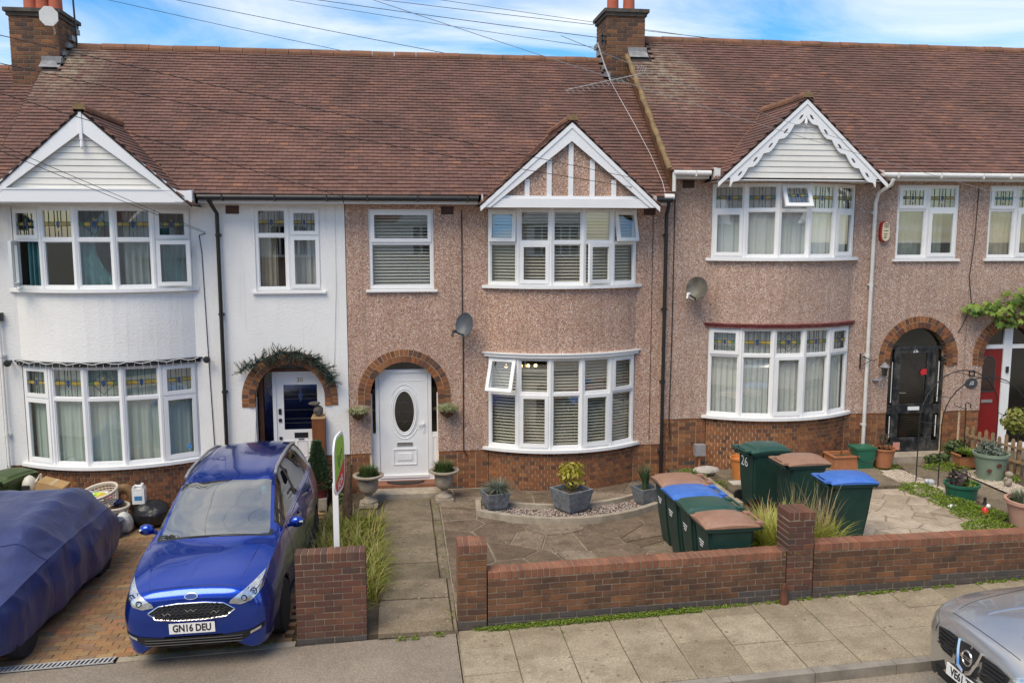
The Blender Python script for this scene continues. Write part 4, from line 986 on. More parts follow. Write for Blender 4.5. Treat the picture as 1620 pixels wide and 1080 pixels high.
def front_door_r():
    H = R26; y = .10; dz = .47; ZC = 1.655+dz; x0, x1, z0, z1 = 9.60, 10.32, .36, 2.30
    D = MB(); BK = MT['black_paint']
    for a, b in ((9.385, 9.43), (9.535, 9.60), (10.32, 10.40), (10.53, 10.575)): D.box(a, b, y-.03, y+.05, .30, 2.32 if 9.5 < a < 10.4 else 2.15)
    D.box(9.385, 10.575, y-.028, y+.048, 2.30, 2.36); D.box(9.385, 10.575, y-.02, y+.04, .26, .47); d = D.build('front_door', BK, H, label='black front door with wired glass and flaking paint')
    m = MB(); rect_ring(m, x0, x1, .46, 2.30, .085, y-.01, y+.03); m.box(x0+.085, x1-.085, y-.01, y+.03, 1.03, 1.22); m.build('leaf', BK, d)
    for za, zb_ in ((.545, 1.03), (1.22, 2.215)):
        m = MB(); m.poly([(x0+.085, y+.01, za), (x1-.085, y+.01, za), (x1-.085, y+.01, zb_), (x0+.085, y+.01, zb_)]); m.build('pane', MT['glass_dark'], d)
        w = MB(); k_ = 0; z = za+.04
        while z < zb_-.05:
            pts = [(x0+.085+i*.0275, y+.002, z+(.022 if i % 2 else 0)) for i in range(21)]; w.tube(pts, .0014, 3); z += .05
        w.build('wire_mesh', M_('dull_wire', (.10, .10, .10), .6, 0), d)
    for a, b in ((9.43, 9.535), (10.40, 10.53)):
        m = MB(); m.poly([(a, y+.01, .47), (b, y+.01, .47), (b, y+.01, 2.3), (a, y+.01, 2.3)]); m.build('side_light', MT['glass_dark'], d)
        m = MB(); m.box(a, b, y-.02, y+.03, 1.02, 1.20); m.box((a+b)/2+.02, (a+b)/2+.035, y-.012, y-.002, .55, .98, 1); m.box((a+b)/2+.02, (a+b)/2+.035, y-.012, y-.002, 1.25, 2.05, 1); m.build('side_rail', [BK, MT['paint']], d)
    fanlight(d, 9.98, ZC, 2.36, y+.01, .598, MT['glass_dark'])
    m = MB(); m.box(9.88, 10.12, y-.02, y-.009, 1.09, 1.16); m.build('letter_plate', MT['paint'], d)
    m = MB(); m.bar((9.66, y-.04, 1.45), (9.80, y-.04, 1.44), .015, .018); m.build('handle', MT['alu'], d)
    m = MB(); m.prism([(10.13, y-.004, 1.78), (10.27, y-.004, 1.80), (10.27, y-.004, 1.91), (10.14, y-.004, 1.90), (10.10, y-.004, 1.84)], (0, -.004, 0)); m.build('door_sticker', M_('red_sticker', (.55, .02, .03), .5, 0), d)
    m = MB(); m.box(9.56, 9.75, y-.024, y-.0185, .30, .455); m.build('patch_board', M_('pink_primer', (.55, .25, .20), .8, .2), d)
    text('26', .11, MT['letter_w'], d, Matrix.Translation((9.98, y-.0135, 2.265)) @ FACE, name='house_number')
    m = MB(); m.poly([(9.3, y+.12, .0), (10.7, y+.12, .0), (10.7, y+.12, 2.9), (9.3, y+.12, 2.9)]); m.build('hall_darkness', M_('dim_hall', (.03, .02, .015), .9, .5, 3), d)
    s = MB(); s.box(9.30, 10.66, -.30, .10, 0, .26); s.build('door_step', MT['concrete'], H)
front_door_r()
def front_door_f():
    H = F24; y = .10; RED = M_('red_gloss_paint', (.20, .008, .008), .35, .1, 3)
    D = MB(); D.box(11.34, 11.37, y-.03, y+.05, .33, 2.75); D.box(11.84, 12.02, y-.03, y+.05, .33, 2.75); D.box(12.50, 12.56, y-.03, y+.05, .33, 2.7); D.box(11.34, 12.56, y-.028, y+.048, 2.28, 2.36); D.box(11.34, 12.56, y-.05, y+.05, .28, .36)
    d = D.build('front_door', MT['upvc'], H, label='red front door with arched glass in white frame')
    m = MB(); m.box(11.37, 11.84, y-.005, y+.03, .36, 2.28); m.build('leaf', RED, d)
    m = MB(); pts = [(11.40, y-.0075, 1.42), (11.70, y-.0075, 1.42), (11.70, y-.0075, 1.95)]+[(11.55+.15*math.cos(t), y-.0075, 1.95+.18*math.sin(t)) for t in [math.pi*i/10 for i in range(1, 10)]]+[(11.40, y-.0075, 1.95)]
    m.poly(pts); m.build('pane', MT['glass_dark'], d)
    m = MB(); m.tube(pts+[pts[0]], .012, 5); m.build('pane_bead', MT['came'], d)
    m = MB(); m.poly([(12.02, y+.01, .36), (12.50, y+.01, .36), (12.50, y+.01, 2.28), (12.02, y+.01, 2.28)]); m.build('side_light', MT['glass_dark'], d)
    m = MB(); m.box(11.44, 11.68, y-.02, y-.004, 1.20, 1.26); m.build('letter_plate', MT['alu'], d)
    m = MB(); m.box(11.91, 11.96, y-.06, y-.028, 1.80, 1.92); m.build('door_bell', MT['black'], d)
    fanlight(d, 11.95, 1.655+.47, 2.36, y+.01, .598, MT['glass_dark'])
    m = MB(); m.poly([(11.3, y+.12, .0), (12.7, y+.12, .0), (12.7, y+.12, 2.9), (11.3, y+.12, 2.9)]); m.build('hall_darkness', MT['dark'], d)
    s = MB(); s.box(11.3, 12.6, -.25, .10, 0, .28); s.build('door_step', MT['concrete'], H)
front_door_f()
# ================================================================== curtains and blinds
ORD = ['leftmost', 'second', 'middle', 'fourth', 'rightmost']
for nm, z0, z1 in (('upper', 3.66, 4.93), ('lower', .71, 2.31)):
    B = _c28['B']
    for i in range(5): blind(B.p(i/5), B.p((i+1)/5), z0, z1-(.20 if (i == 1 and nm == 'lower') else 0), 'slatted blind in the %s pane of the pebbledashed middle house\'s %s bay' % (ORD[i], nm), tilt=(38 if nm == 'upper' else 28))
blind((-.44, 0), (.57, 0), 3.60, 4.92, 'slatted blind in the single window above the white front door', inset=.14, tilt=34)
bl = _c30['B']; br = _c26['B']
cl = lambda B, dr=-.14: (lambda t: B.p(t, dr))
curtain('net_curtain', cl(bl), .01, .99, .70, 2.30, MT['net_green'], 'greenish net curtain across the lower bay of the white house', 16, .02)
curtain('curtain', cl(bl), .05, .20, 3.66, 4.93, MT['curtain_teal'], 'teal curtain at the left end of the white house\'s upper bay', 4, .035)
curtain('curtain', cl(bl), .40, .60, 3.66, 4.93, MT['curtain_teal'], 'teal curtain hanging in the middle of the white house\'s upper bay', 4, .035, gather=.55)
curtain('curtain', cl(bl), .64, .79, 3.66, 4.93, MT['curtain_grey'], 'grey-green curtain right of the middle in the white house\'s upper bay', 4, .03)
curtain('curtain', cl(bl), .80, .98, 3.66, 4.93, MT['curtain_teal'], 'teal curtain at the right end of the white house\'s upper bay', 5, .035)
curtain('curtain', lambda t: (-2.40+t*1.06, .22), 0, .30, 3.58, 4.94, MT['curtain_cream'], 'cream curtain at the left of the white house\'s small upstairs window', 4, .03)
curtain('curtain', lambda t: (-2.40+t*1.06, .26), .55, .98, 3.58, 4.94, MT['net'], 'pale curtain at the right of the white house\'s small upstairs window', 4, .03)
curtain('net_curtain', cl(br), .01, .99, 1.14, 2.77, MT['net'], 'white gathered net curtain across the lower bay beside the bins', 26, .03)
curtain('net_curtain', cl(br), .01, .99, 4.12, 5.40, MT['net'], 'white net curtain across the upper bay under the fretted gable', 14, .02)
curtain('curtain', lambda t: (9.42+t*1.18, .24), 0, .9, 4.10, 5.40, MT['curtain_grey'], 'grey curtain in the small window above the black front door', 9, .03)
curtain('curtain', lambda t: (11.3+t*1.1, .24), .05, .95, 4.10, 5.40, MT['curtain_cream'], 'pale curtain in the window above the red front door', 9, .03)
# lit lamp in the middle house's front room
lp = thing('ceiling_lamp', (2.35, .55, 2.25), 'lit ceiling lamp with warm bulbs behind the lower bay blinds', 'lamp'); lp.location.z = 2.07
em, t_, b_ = newmat('warm_bulb'); b_.inputs['Emission Color'].default_value = (1, .62, .25, 1); b_.inputs['Emission Strength'].default_value = 4; b_.inputs['Base Color'].default_value = (1, .7, .4, 1)
m = MB(); m.tube([(2.35, .55, 2.6), (2.35, .55, 2.02)], .01, 6); m.bar((1.98, .55, 2.02), (2.62, .55, 2.02), .02, .02); m.build('lamp_bar', MT['alu'], lp)
for i in range(5): MB().ico((1.99+i*.14, .55, 2.055), .036, 1).build('bulb', em, lp, smooth=True)
# ================================================================== front garden ground
def zd(x, y):
    t = (y+5.6)/5.6; return gz(x)*(1-t)+(-.2)*t+.0
sheet('driveway_bed', -12, -1.24, -5.62, .0, lambda x, y: zd(x, y)-.045, MT['soil'], .2)
drive = MB().poly([(-6, -3, -.5), (-5.9, -3, -.5), (-5.9, -2.9, -.5)]).build('driveway', MT['block'], kind='structure')
BL = soft(MB().obox((0, 0, -.03), (.0985, 0, 0), (0, .0485, 0), (0, 0, .03)), .005)
lst = []; rn = random.Random(4)
for r in range(55):
    y = -5.42+r*.1
    if y > -.05: break
    x = -6.6+(.1 if r % 2 else 0)
    while x < -1.35:
        tz = math.atan2(zd(x+1, y)-zd(x, y), 1); Mx = Matrix.Translation((x, y, zd(x, y)+rn.uniform(-.004, .004))) @ Matrix.Rotation(-tz, 4, 'Y') @ Matrix.Rotation(rn.uniform(-.012, .012), 4, 'Z')
        lst.append(('drive_block', BL, Mx, MT['block'])); x += .2
lst.sort(key=lambda l: (not (-4.25 < l[2].translation.x < -2.75), l[2].translation.y))
pieces('paving_block', drive, lst, 300, 'paving_block_mass')
# drainage channel and edging along the drive
ch = thing('drain_channel', (-3.8, -5.55, gz(-3.8)), 'galvanised slotted drain channel along the edge of the block drive', 'drain')
m = MB(); tl = SLOPE
def dp(x, y, dz=0): return (x, y, gz(x)+dz)
m.prism([dp(-6.0, -5.48, -.012), dp(-3.25, -5.48, -.012), dp(-3.25, -5.6, -.012), dp(-6.0, -5.6, -.012)], (0, 0, -.05)); m.build('trough', MT['dark'], ch)
m = MB(); x = -5.98
while x < -3.26: m.bar(dp(x, -5.595, .004), dp(x+.02, -5.485, .004), .022, .012); x += .05
m.bar(dp(-6, -5.598, .004), dp(-3.25, -5.598, .004), .012, .012); m.bar(dp(-6, -5.482, .004), dp(-3.25, -5.482, .004), .012, .012); m.build('grating', M_('galvanised_steel', (.42, .42, .41), .5, .2, 12), ch)
e = MB(); e.prism([dp(-3.22, -5.49, .004), dp(-1.25, -5.49, .004), dp(-1.25, -5.61, .004), dp(-3.22, -5.61, .004)], (0, 0, -.06)); tag(e.build('drive_edging', MT['concrete']), kind='structure')
# path and paved garden of the middle house
zg = lambda x, y: -.10
sheet('garden_bed', -1.24, 5.0, -5.58, .02, lambda x, y: -.135, MT['soil'], .3)
path = MB().poly([(0, -3, -.2), (.1, -3, -.2), (.1, -2.9, -.2)]).build('garden_path', MT['path'], kind='structure'); rn = random.Random(9)
y = -.52; i = 0
while y > -5.6:
    h = .60 if i < 7 else .62; yn = max(y-h, -5.66)
    if yn < -5.5: yn = -5.66
    x1 = .50 if i < 6 else .585
    for a, b in ((-.30, x1-.008), (x1+.008, .635)) if b > -9 else ():
        m = MB(); j = [rn.uniform(-.006, .006) for _ in range(8)]
        slab(m, [(a+j[0], yn+.008+j[1]), (b+j[2], yn+.008+j[3]), (b+j[4], y-.006+j[5]), (a+j[6], y-.006+j[7])], zg, .06, rn.uniform(-.006, .006)); m.build('slab', MT['path'], path)
    y = yn; i += 1
def voronoi(region, n, seed, gap, jit=.45):
    rn = random.Random(seed); x0 = min(p[0] for p in region); x1 = max(p[0] for p in region); y0 = min(p[1] for p in region); y1 = max(p[1] for p in region)
    cell = math.sqrt((x1-x0)*(y1-y0)/n); pts = []; nx, ny = max(1, round((x1-x0)/cell)), max(1, round((y1-y0)/cell))
    for i in range(nx):
        for j in range(ny): pts.append((x0+(i+.5+rn.uniform(-jit, jit)+(.25 if j % 2 else -.25))*(x1-x0)/nx, y0+(j+.5+rn.uniform(-jit, jit))*(y1-y0)/ny))
    outp = []
    for i, p in enumerate(pts):
        poly = list(region)
        for j, q in enumerate(pts):
            if i == j: continue
            dx, dy = q[0]-p[0], q[1]-p[1]; L_ = math.hypot(dx, dy)
            if L_ > 4*cell: continue
            poly = clip(poly, (p[0]+q[0])/2, (p[1]+q[1])/2, dx/L_, dy/L_)
            if len(poly) < 3: break
        if len(poly) >= 3:
            poly = shrink(poly, gap*rn.uniform(.5, 1.5))
            if len(poly) >= 3: outp.append(poly)
    return outp
pm = MB().poly([(3, -3, -.2), (3.1, -3, -.2), (3.1, -2.9, -.2)]).build('crazy_paving', MT['crazy'], kind='structure'); rn = random.Random(31)
sheet('paving_mortar', .64, 4.95, -5.40, .02, lambda x, y: -.112, MT['mortar_dark'], .05)
for poly in voronoi([(.65, -5.38), (4.95, -5.38), (4.95, -.05), (.65, -.05)], 66, 6, .009, .5):
    m = MB(); slab(m, poly, zg, .05, rn.uniform(-.006, .008), ch=.01); m.build('stone', MT['crazy'], pm)
# right-hand garden
zr = lambda x, y: .15
sheet('paving_mortar', 5.9, 9.0, -5.37, -1.83, lambda x, y: .139, MT['mortar_dark'], .02)
sheet('garden_bed', 5.0, 10.7, -5.40, .03, lambda x, y: .115, MT['soil'], .5); sheet('garden_bed', 10.7, 16.8, -5.40, .03, lambda x, y: .115, MT['soil'], .5)
pr = MB().poly([(8, -3, 0), (8.1, -3, 0), (8.1, -2.9, 0)]).build('crazy_paving', MT['crazy_r'], kind='structure')
for poly in voronoi([(5.95, -5.36), (9.0, -5.36), (8.55, -1.85), (6.2, -1.85)], 70, 12, .010, .5):
    m = MB(); slab(m, poly, zr, .05, rn.uniform(-.008, .008), ch=.01); m.build('stone', MT['crazy_r'], pr)
pu = MB().poly([(7, -1, 0), (7.1, -1, 0), (7.1, -.9, 0)]).build('upper_path', MT['path'], kind='structure')
for i in range(5):
    m = MB(); a = 5.6+i*.62; slab(m, [(a, -1.80), (a+.605, -1.80), (a+.605, -1.0), (a, -1.0)], lambda x, y: .19, .08, rn.uniform(-.006, .006)); m.build('slab', MT['path'], pu)
    m = MB(); slab(m, [(a+.1, -.99), (a+.7, -.99), (a+.7, -.45), (a+.1, -.45)], lambda x, y: .19, .08, rn.uniform(-.006, .006)); m.build('slab', MT['path'], pu)
pc = MB().poly([(10, -1, 0), (10.1, -1, 0), (10.1, -.9, 0)]).build('concrete_path', MT['path'], kind='structure')
cp_ = [(9.35, -.30), (10.25, -.30), (10.3, -1.6), (10.2, -3.0), (9.95, -4.3), (9.7, -5.35), (10.55, -5.35)]
for k_, q in enumerate([[(9.45, -.32), (10.35, -.32), (10.2, -1.3), (9.25, -1.3)], [(9.27, -1.31), (10.2, -1.31), (10.15, -2.3), (9.42, -2.3)], [(9.42, -2.31), (10.15, -2.31), (10.25, -3.3), (9.5, -3.3)], [(9.5, -3.31), (10.25, -3.31), (10.4, -4.4), (9.65, -4.4)], [(9.65, -4.41), (10.4, -4.41), (10.5, -5.35), (9.75, -5.35)]]):
    m = MB(); slab(m, q, zr, .06, .0); m.build('slab', MT['path'], pc)
# ================================================================== garden walls
def full_brick(w, d, h=.065): return soft(MB().obox((0, 0, 0), (w/2, 0, 0), (0, d/2, 0), (0, 0, h/2)), .004)
FB = {}
def fbk(w, d, h=.065):
    k_ = (round(w, 4), round(d, 4), round(h, 4))
    if k_ not in FB: FB[k_] = full_brick(w, d, h)
    return 'brick_%d_%d_%d' % (k_[0]*1000, k_[1]*1000, k_[2]*1000), FB[k_]
def brick_wall(name, label, x0, x1, top, zf, depth=.215, y0=-5.6, tilt=0., mat=None, pierx=None, cope=True, baserows=2, seed=1, basemat=None):
    """pierx: treat as a pier with bricks through its whole depth"""
    mat = mat or MT['brick_wall']; rn = random.Random(seed); Wt = thing(name, ((x0+x1)/2, y0, min(zf(x0), zf(x1))), label, 'garden wall')
    zt = lambda x: top+tilt*(x-x0); lst = []; core = MB(); e = .007
    zb0 = min(zf(x0), zf(x1))-.15
    ct = .1025 if cope else 0
    core.prism([(x0+e, y0+e, zb0), (x1-e, y0+e, zb0), (x1-e, y0+e, zt(x1)-ct+.0 if cope else zt(x1)-.01), (x0+e, y0+e, zt(x0)-ct if cope else zt(x0)-.01)], (0, depth-2*e, 0))
    if cope: core.prism([(x0+e, y0+e, zt(x0)-ct), (x1-e, y0+e, zt(x1)-ct), (x1-e, y0+e, zt(x1)-e), (x0+e, y0+e, zt(x0)-e)], (0, depth-2*e, 0))
    core.build('mortar_core', MT['mortar_dark'], Wt); rot = Matrix.Rotation(-tilt, 4, 'Y')
    if cope:
        n = max(1, round((x1-x0)/.0745)); st = (x1-x0)/n; kk, b = fbk(st-.009, depth, .098)
        for i in range(n):
            x = x0+(i+.5)*st; lst.append(('cope_'+kk, b, Matrix.Translation((x, y0+depth/2+rn.uniform(-.003, .003), zt(x)-.049+rn.uniform(-.003, .003))) @ rot @ Matrix.Rotation(rn.uniform(-.02, .02), 4, 'Z'), MT['brick_cope'] if not pierx or pierx != 'old' else mat))
    z = -ct-.01-.0325; r = 0; back = []
    while True:
        zz = top+z
        if zz < zb0+.0: break
        x = x0; first = .215 if r % 2 == 0 else .1025
        if r % 2: first = .1025
        while x < x1-.02:
            w = first if x == x0 else .215
            if x+w > x1-.03: w = x1-x
            zc = zt(x+w/2)+z
            if zc > zf(x+w/2)-.05:
                w_ = round(w-.009, 3); base = zc < zf(x+w/2)+.075*baserows-.02
                kk, b = fbk(w_, depth if pierx else .10)
                m_ = (basemat or MT['brick_base']) if base else mat
                Mx = Matrix.Translation((x+w/2, y0+(depth if pierx else .10)/2+rn.uniform(-.003, .002), zc)) @ rot
                lst.append((kk, b, Mx, m_))
                if not pierx: back.append(Matrix.Translation((x+w/2, y0+depth-.05, zc)) @ rot); BKB = b; mass.add(b, back[-1]) if 0 else None
            x += w
            if x == x0: break
        z -= .075; r += 1
    pieces('brick', Wt, lst, 300, 'brick_mass')
    if not pierx:
        mk, b = fbk(.206, .1); mm = MB()
        for Mx in back: mm.add(b, Mx)
        mm.build('rear_brick_mass', mat, Wt, kind='stuff')
    return Wt
brick_wall('garden_wall', 'stub of dark brick wall between the block drive and the garden path', -1.23, -.42, .875, gz, tilt=.012, mat=MT['brick_old'], pierx='old', seed=2, baserows=1)
brick_wall('wall_pier', 'brick pier at the foot of the garden path, left end of the low wall', .64, .985, .895, gz, depth=.33, pierx='p', seed=3)
brick_wall('garden_wall', 'low brick wall with orange coping in front of the paved garden', .99, 4.71, .555, gz, tilt=.020, seed=4)
brick_wall('wall_pier', 'tall brick pier between the two low garden walls', 4.715, 5.065, 1.115, gz, depth=.33, pierx='old', seed=5, mat=MT['brick_old'])
brick_wall('garden_wall', 'long low brick wall right of the tall pier, behind the silver car', 5.07, 9.7, .700, gz, tilt=.002, seed=6, mat=MT['brick_wall'])
# rusty iron stub at the foot of the pier
m = MB(); c_ = (4.66, -5.665, gz(4.66)-.02); m.lathe([(.06, 0), (.06, .06), (.052, .1), (.034, .24), (.026, .275), (.0, .285)], c_, 10); m.build('iron_stub', M_('rusty_iron', (.11, .042, .022), .8, .4, 12, .5, 60), smooth=True, label='short rusty iron stub standing at the foot of the brick pier', cat='bollard')
# ================================================================== bins
def make_bin(lidmat, label, loc, rz, bodymat, num=None, lab2=True, group='wheeled refuse bins', numface='front', sc_=.965):
    root = thing('wheelie_bin', (0, 0, 0), label, 'bin', group); n = 6
    bm = bmesh.new()
    def ring(z, xf, xb, w): return [bm.verts.new(p) for p in ((xf, -w, z), (xf, w, z), (-xb, w, z), (-xb, -w, z))]
    rs = [ring(0.03, .22, .24, .215), ring(.45, .285, .28, .245), ring(.93, .335, .30, .272)]
    for a, b in zip(rs[:-1], rs[1:]):
        for i in range(4): bm.faces.new((a[i], a[(i+1) % 4], b[(i+1) % 4], b[i]))
    bm.faces.new(rs[0][::-1]); bm.faces.new(rs[-1])
    bmesh.ops.bevel(bm, geom=[e for e in bm.edges if abs(e.verts[0].co.z-e.verts[1].co.z) > .1], offset=.045, segments=3, affect='EDGES')
    bmesh.ops.recalc_face_normals(bm, faces=bm.faces); bm.verts.index_update(); m = MB(); m.v = [tuple(v.co) for v in bm.verts]; m.f = [tuple(v.index for v in f.verts) for f in bm.faces]; m.m = [0]*len(m.f); bm.free()
    # rim
    m.box(-.33, .37, -.292, .292, .925, .955); m.box(-.345, .385, -.30, .30, .955, .975)
    for yy in (-.16, .16): m.box(-.42, -.33, yy-.02, yy+.02, .90, .95)
    m.build('body', bodymat, root, smooth=True, ang=35)
    def lidz(u, v):   # u along x from hinge to front, v across
        e = min(1, 7*min(v, 1-v)); f_ = min(1, 9*(1-u), 7*u)
        pl = .022*(1 if (.16 < u < .93 and .09 < v < .91) else 0)
        return 1.0+.028*math.sin(math.pi*u)+.03*math.sin(math.pi*v)*(.4+.6*min(1, u*3))*1.0+pl-.012*(1-min(e, f_))
    l = MB(); l.grid(lambda u, v: (-.36+.755*u, -.305+.61*v, lidz(u, v)), 28, 24)
    for v_, s_ in ((0, 1), (1, -1)):
        for i in range(28):
            a, b = i/28, (i+1)/28; y_ = -.305+.61*v_; q = [(-.36+.755*a, y_, .978), (-.36+.755*b, y_, .978), (-.36+.755*b, y_, lidz(b, v_)), (-.36+.755*a, y_, lidz(a, v_))]; l.poly(q if v_ == 0 else q[::-1])
    for j in range(24):
        a, b = j/24, (j+1)/24; l.poly([(.395, -.305+.61*a, .978), (.395, -.305+.61*b, .978), (.395, -.305+.61*b, lidz(1, b)), (.395, -.305+.61*a, lidz(1, a))])
    for s_ in (-1, 1): l.box(-.43, -.34, s_*.20-.045, s_*.20+.045, .985, 1.02)
    l.tube([(-.425, -.25, 1.0), (-.425, .25, 1.0)], .017, 8)
    l.build('lid', lidmat, root, smooth=True, ang=30)
    for s_ in (-1, 1):
        w = MB(); w.tube([(-.25, s_*.25, .10), (-.25, s_*.295, .10)], .10, 14); w.build('wheel', MT['black'], root, smooth=True)
    h = MB(); h.tube([(-.41, -.27, .945), (-.41, .27, .945)], .016, 8); h.build('handle', bodymat, root, smooth=True)
    fx = Matrix.Rotation(math.pi/2, 4, 'Z') @ FACE
    if lab2:
        s_ = MB(); 
        for k_ in range(3): s_.obox((.3065+.0035*0+.013*(.70-.06*k_-.60)*2+.008, -.02, .72-.035*k_), (.001, 0, 0), (0, .09-.02*k_, 0), (0, 0, .008))
        s_.v = [(x+.006, y, z) for x, y, z in s_.v]; s_.build('council_mark', MT['letter_w'], root)
    if num:
        if numface == 'front': T = Matrix.Translation((.322, .05, .83)) @ Matrix.Rotation(rad(5), 4, 'Y') @ fx
        else: T = Matrix.Translation((-.297, .05, .76)) @ Matrix.Rotation(rad(-3), 4, 'Y') @ Matrix.Rotation(-math.pi/2, 4, 'Z') @ FACE
        text(num, .24 if numface != 'front' else .13, MT['letter_w'], root, T, name='painted_number')
    root.location = loc; root.rotation_euler = (0, 0, rz); root.scale = (sc_,)*3; return root
GB = M_('green_bin_plastic', (.012, .045, .035), .5, .15, 6, dirt=.3, dcol=(.035, .055, .045), dscale=5); GBL = M_('green_lid_plastic', (.022, .075, .058), .38, .12, 5, dirt=.2, dcol=(.09, .10, .08))
BLU = M_('blue_lid_plastic', (.045, .15, .50), .38, .1, 5, dirt=.15, dcol=(.3, .35, .45)); BRN = M_('brown_lid_plastic', (.30, .165, .11), .42, .12, 5, dirt=.3, dcol=(.38, .27, .2))
rx = math.pi
make_bin(BRN, 'brown-lidded green bin at the house end of the row of four', (4.15, -3.22, -.10), rx, GB)
make_bin(BLU, 'blue-lidded green bin, second of the row of four beside the paving', (4.12, -3.82, -.10), rx+.02, GB)
make_bin(GBL, 'all-green wheeled bin, third of the row of four beside the paving', (4.13, -4.42, -.10), rx-.01, GB, num='24')
make_bin(BRN, 'brown-lidded green bin nearest the low garden wall', (4.14, -5.02, -.10), rx+.01, GB)
make_bin(GBL, 'all-green wheeled bin with 26 painted in white under its handle', (5.80, -2.35, .15), .12, GB, num='26', numface='back', lab2=False, sc_=.94)
make_bin(BRN, 'brown-lidded green bin between the 26 bin and the lone blue-lidded bin', (6.08, -3.12, .15), .05, GB, sc_=.93)
make_bin(BLU, 'blue-lidded green bin standing behind the long low wall', (6.28, -4.1, .15), -.04, GB, sc_=.92)
# ================================================================== plants
def leafmat(name, stops, tr=.25):
    m, t, b = newmat(name); k = NT(t); o = t.nodes['Material Output']; c = k.ramp(k.math('FRACT', k.math('ADD', k.n('NewGeometry').outputs['Random Per Island'], k.n('ObjectInfo').outputs['Random'])), stops)
    k.l(c, b.inputs['Base Color']); b.inputs['Roughness'].default_value = .55; tb = k.n('BsdfTranslucent'); k.l(c, tb.inputs[0]); ms = k.n('MixShader'); ms.inputs[0].default_value = tr
    k.l(b.outputs[0], ms.inputs[1]); k.l(tb.outputs[0], ms.inputs[2]); k.l(ms.outputs[0], o.inputs[0]); return m
LM = {'grass': leafmat('garden_grass', [(0, (.13, .17, .02)), (.4, (.22, .26, .035)), (.75, (.30, .30, .05)), (1, (.34, .26, .09))]),
      'straw': leafmat('dry_grass', [(0, (.34, .25, .12)), (.5, (.42, .32, .17)), (.8, (.30, .22, .09)), (1, (.28, .28, .08))]),
      'lime': leafmat('lime_grass', [(0, (.22, .27, .03)), (.5, (.36, .37, .05)), (1, (.46, .42, .13))]),
      'blue': leafmat('blue_fescue', [(0, (.09, .13, .10)), (.5, (.16, .20, .155)), (1, (.24, .26, .19))]),
      'yellow': leafmat('variegated_leaf', [(0, (.20, .21, .02)), (.4, (.42, .36, .03)), (.8, (.55, .46, .07)), (1, (.15, .17, .02))]),
      'dark': leafmat('dark_green_leaf', [(0, (.035, .07, .02)), (.6, (.07, .12, .03)), (1, (.12, .16, .04))]),
      'moss': leafmat('bright_ground_cover', [(0, (.10, .17, .015)), (.5, (.17, .26, .02)), (1, (.24, .31, .04))]),
      'vine': leafmat('vine_leaf', [(0, (.06, .12, .015)), (.5, (.13, .22, .025)), (1, (.26, .34, .05))]),
      'fir': leafmat('fir_needles', [(0, (.03, .075, .06)), (.5, (.055, .11, .085)), (1, (.09, .14, .11))]),
      'con': leafmat('conifer_foliage', [(0, (.04, .085, .035)), (.6, (.08, .14, .06)), (1, (.14, .19, .09))]),
      'rust': leafmat('rust_foliage', [(0, (.12, .05, .02)), (.6, (.20, .085, .03)), (1, (.12, .11, .03))]),
      'pale': leafmat('pale_leaf', [(0, (.30, .33, .16)), (.5, (.42, .42, .24)), (1, (.2, .25, .1))])}
def blade(mb, p, d, h, w, droop, rn, seg=4):
    p = Vector(p); sd = Vector((-d.y, d.x, 0)).normalized()*w/2; pts = []
    for i in range(seg+1):
        t = i/seg; pts.append(p+d*(h*.55*droop*t*t*1.3)+Vector((0, 0, h*(t-droop*.55*t*t))))
    b = len(mb.v)
    for i, q in enumerate(pts):
        k_ = (1-(i/seg)**2*.9) if i else .7; mb.v.append(tuple(q-sd*k_)); mb.v.append(tuple(q+sd*k_))
    for i in range(seg): mb.f.append((b+2*i, b+2*i+1, b+2*i+3, b+2*i+2)); mb.m.append(0)
def tuft(mb, c, n, r, h, rn, w=.008, droop=(.3, 1.1), out=1.):
    for _ in range(n):
        a = rn.uniform(0, 6.283); q = r*math.sqrt(rn.random()); d = Vector((math.cos(a), math.sin(a), 0)); d = (d*out+Vector((rn.uniform(-.6, .6), rn.uniform(-.6, .6), 0))).normalized()
        blade(mb, (c[0]+q*math.cos(a), c[1]+q*math.sin(a), c[2]), d, h*rn.uniform(.55, 1.1), w*rn.uniform(.7, 1.3), rn.uniform(*droop), rn)
def leaf(mb, p, n, s, rn, asp=.5):
    n = Vector(n).normalized(); a = n.orthogonal().normalized(); b_ = n.cross(a); t = rn.uniform(0, 6.283); u = a*math.cos(t)+b_*math.sin(t); v = n.cross(u); p = Vector(p)
    b = len(mb.v); mb.v += [tuple(p-u*s), tuple(p+v*s*asp+n*s*.12), tuple(p+u*s), tuple(p-v*s*asp+n*s*.12)]; mb.f += [(b, b+1, b+2), (b, b+2, b+3)]; mb.m += [0, 0]
def leafball(mb, c, r, n, s, rn, sc=(1, 1, 1), asp=.5, shell=.55):
    for _ in range(n):
        d = Vector((rn.gauss(0, 1), rn.gauss(0, 1), rn.gauss(0, 1))).normalized(); k_ = r*(shell+(1-shell)*rn.random()**.6)
        leaf(mb, (c[0]+d.x*k_*sc[0], c[1]+d.y*k_*sc[1], c[2]+d.z*k_*sc[2]), d+Vector((rn.uniform(-.8, .8), rn.uniform(-.8, .8), rn.uniform(-.3, 1))), s*rn.uniform(.6, 1.3), rn, asp)
TC = M_('terracotta', (.40, .155, .065), .75, .15, 6, .2, dirt=.3, dcol=(.45, .3, .2)); TCP = M_('pink_terracotta', (.48, .27, .20), .75, .12, 6, .2, dirt=.3, dcol=(.55, .42, .33)); STONE = M_('cast_stone', (.33, .28, .215), .9, .2, 8, .6, 60, dirt=.5, dcol=(.14, .11, .08), dscale=6)
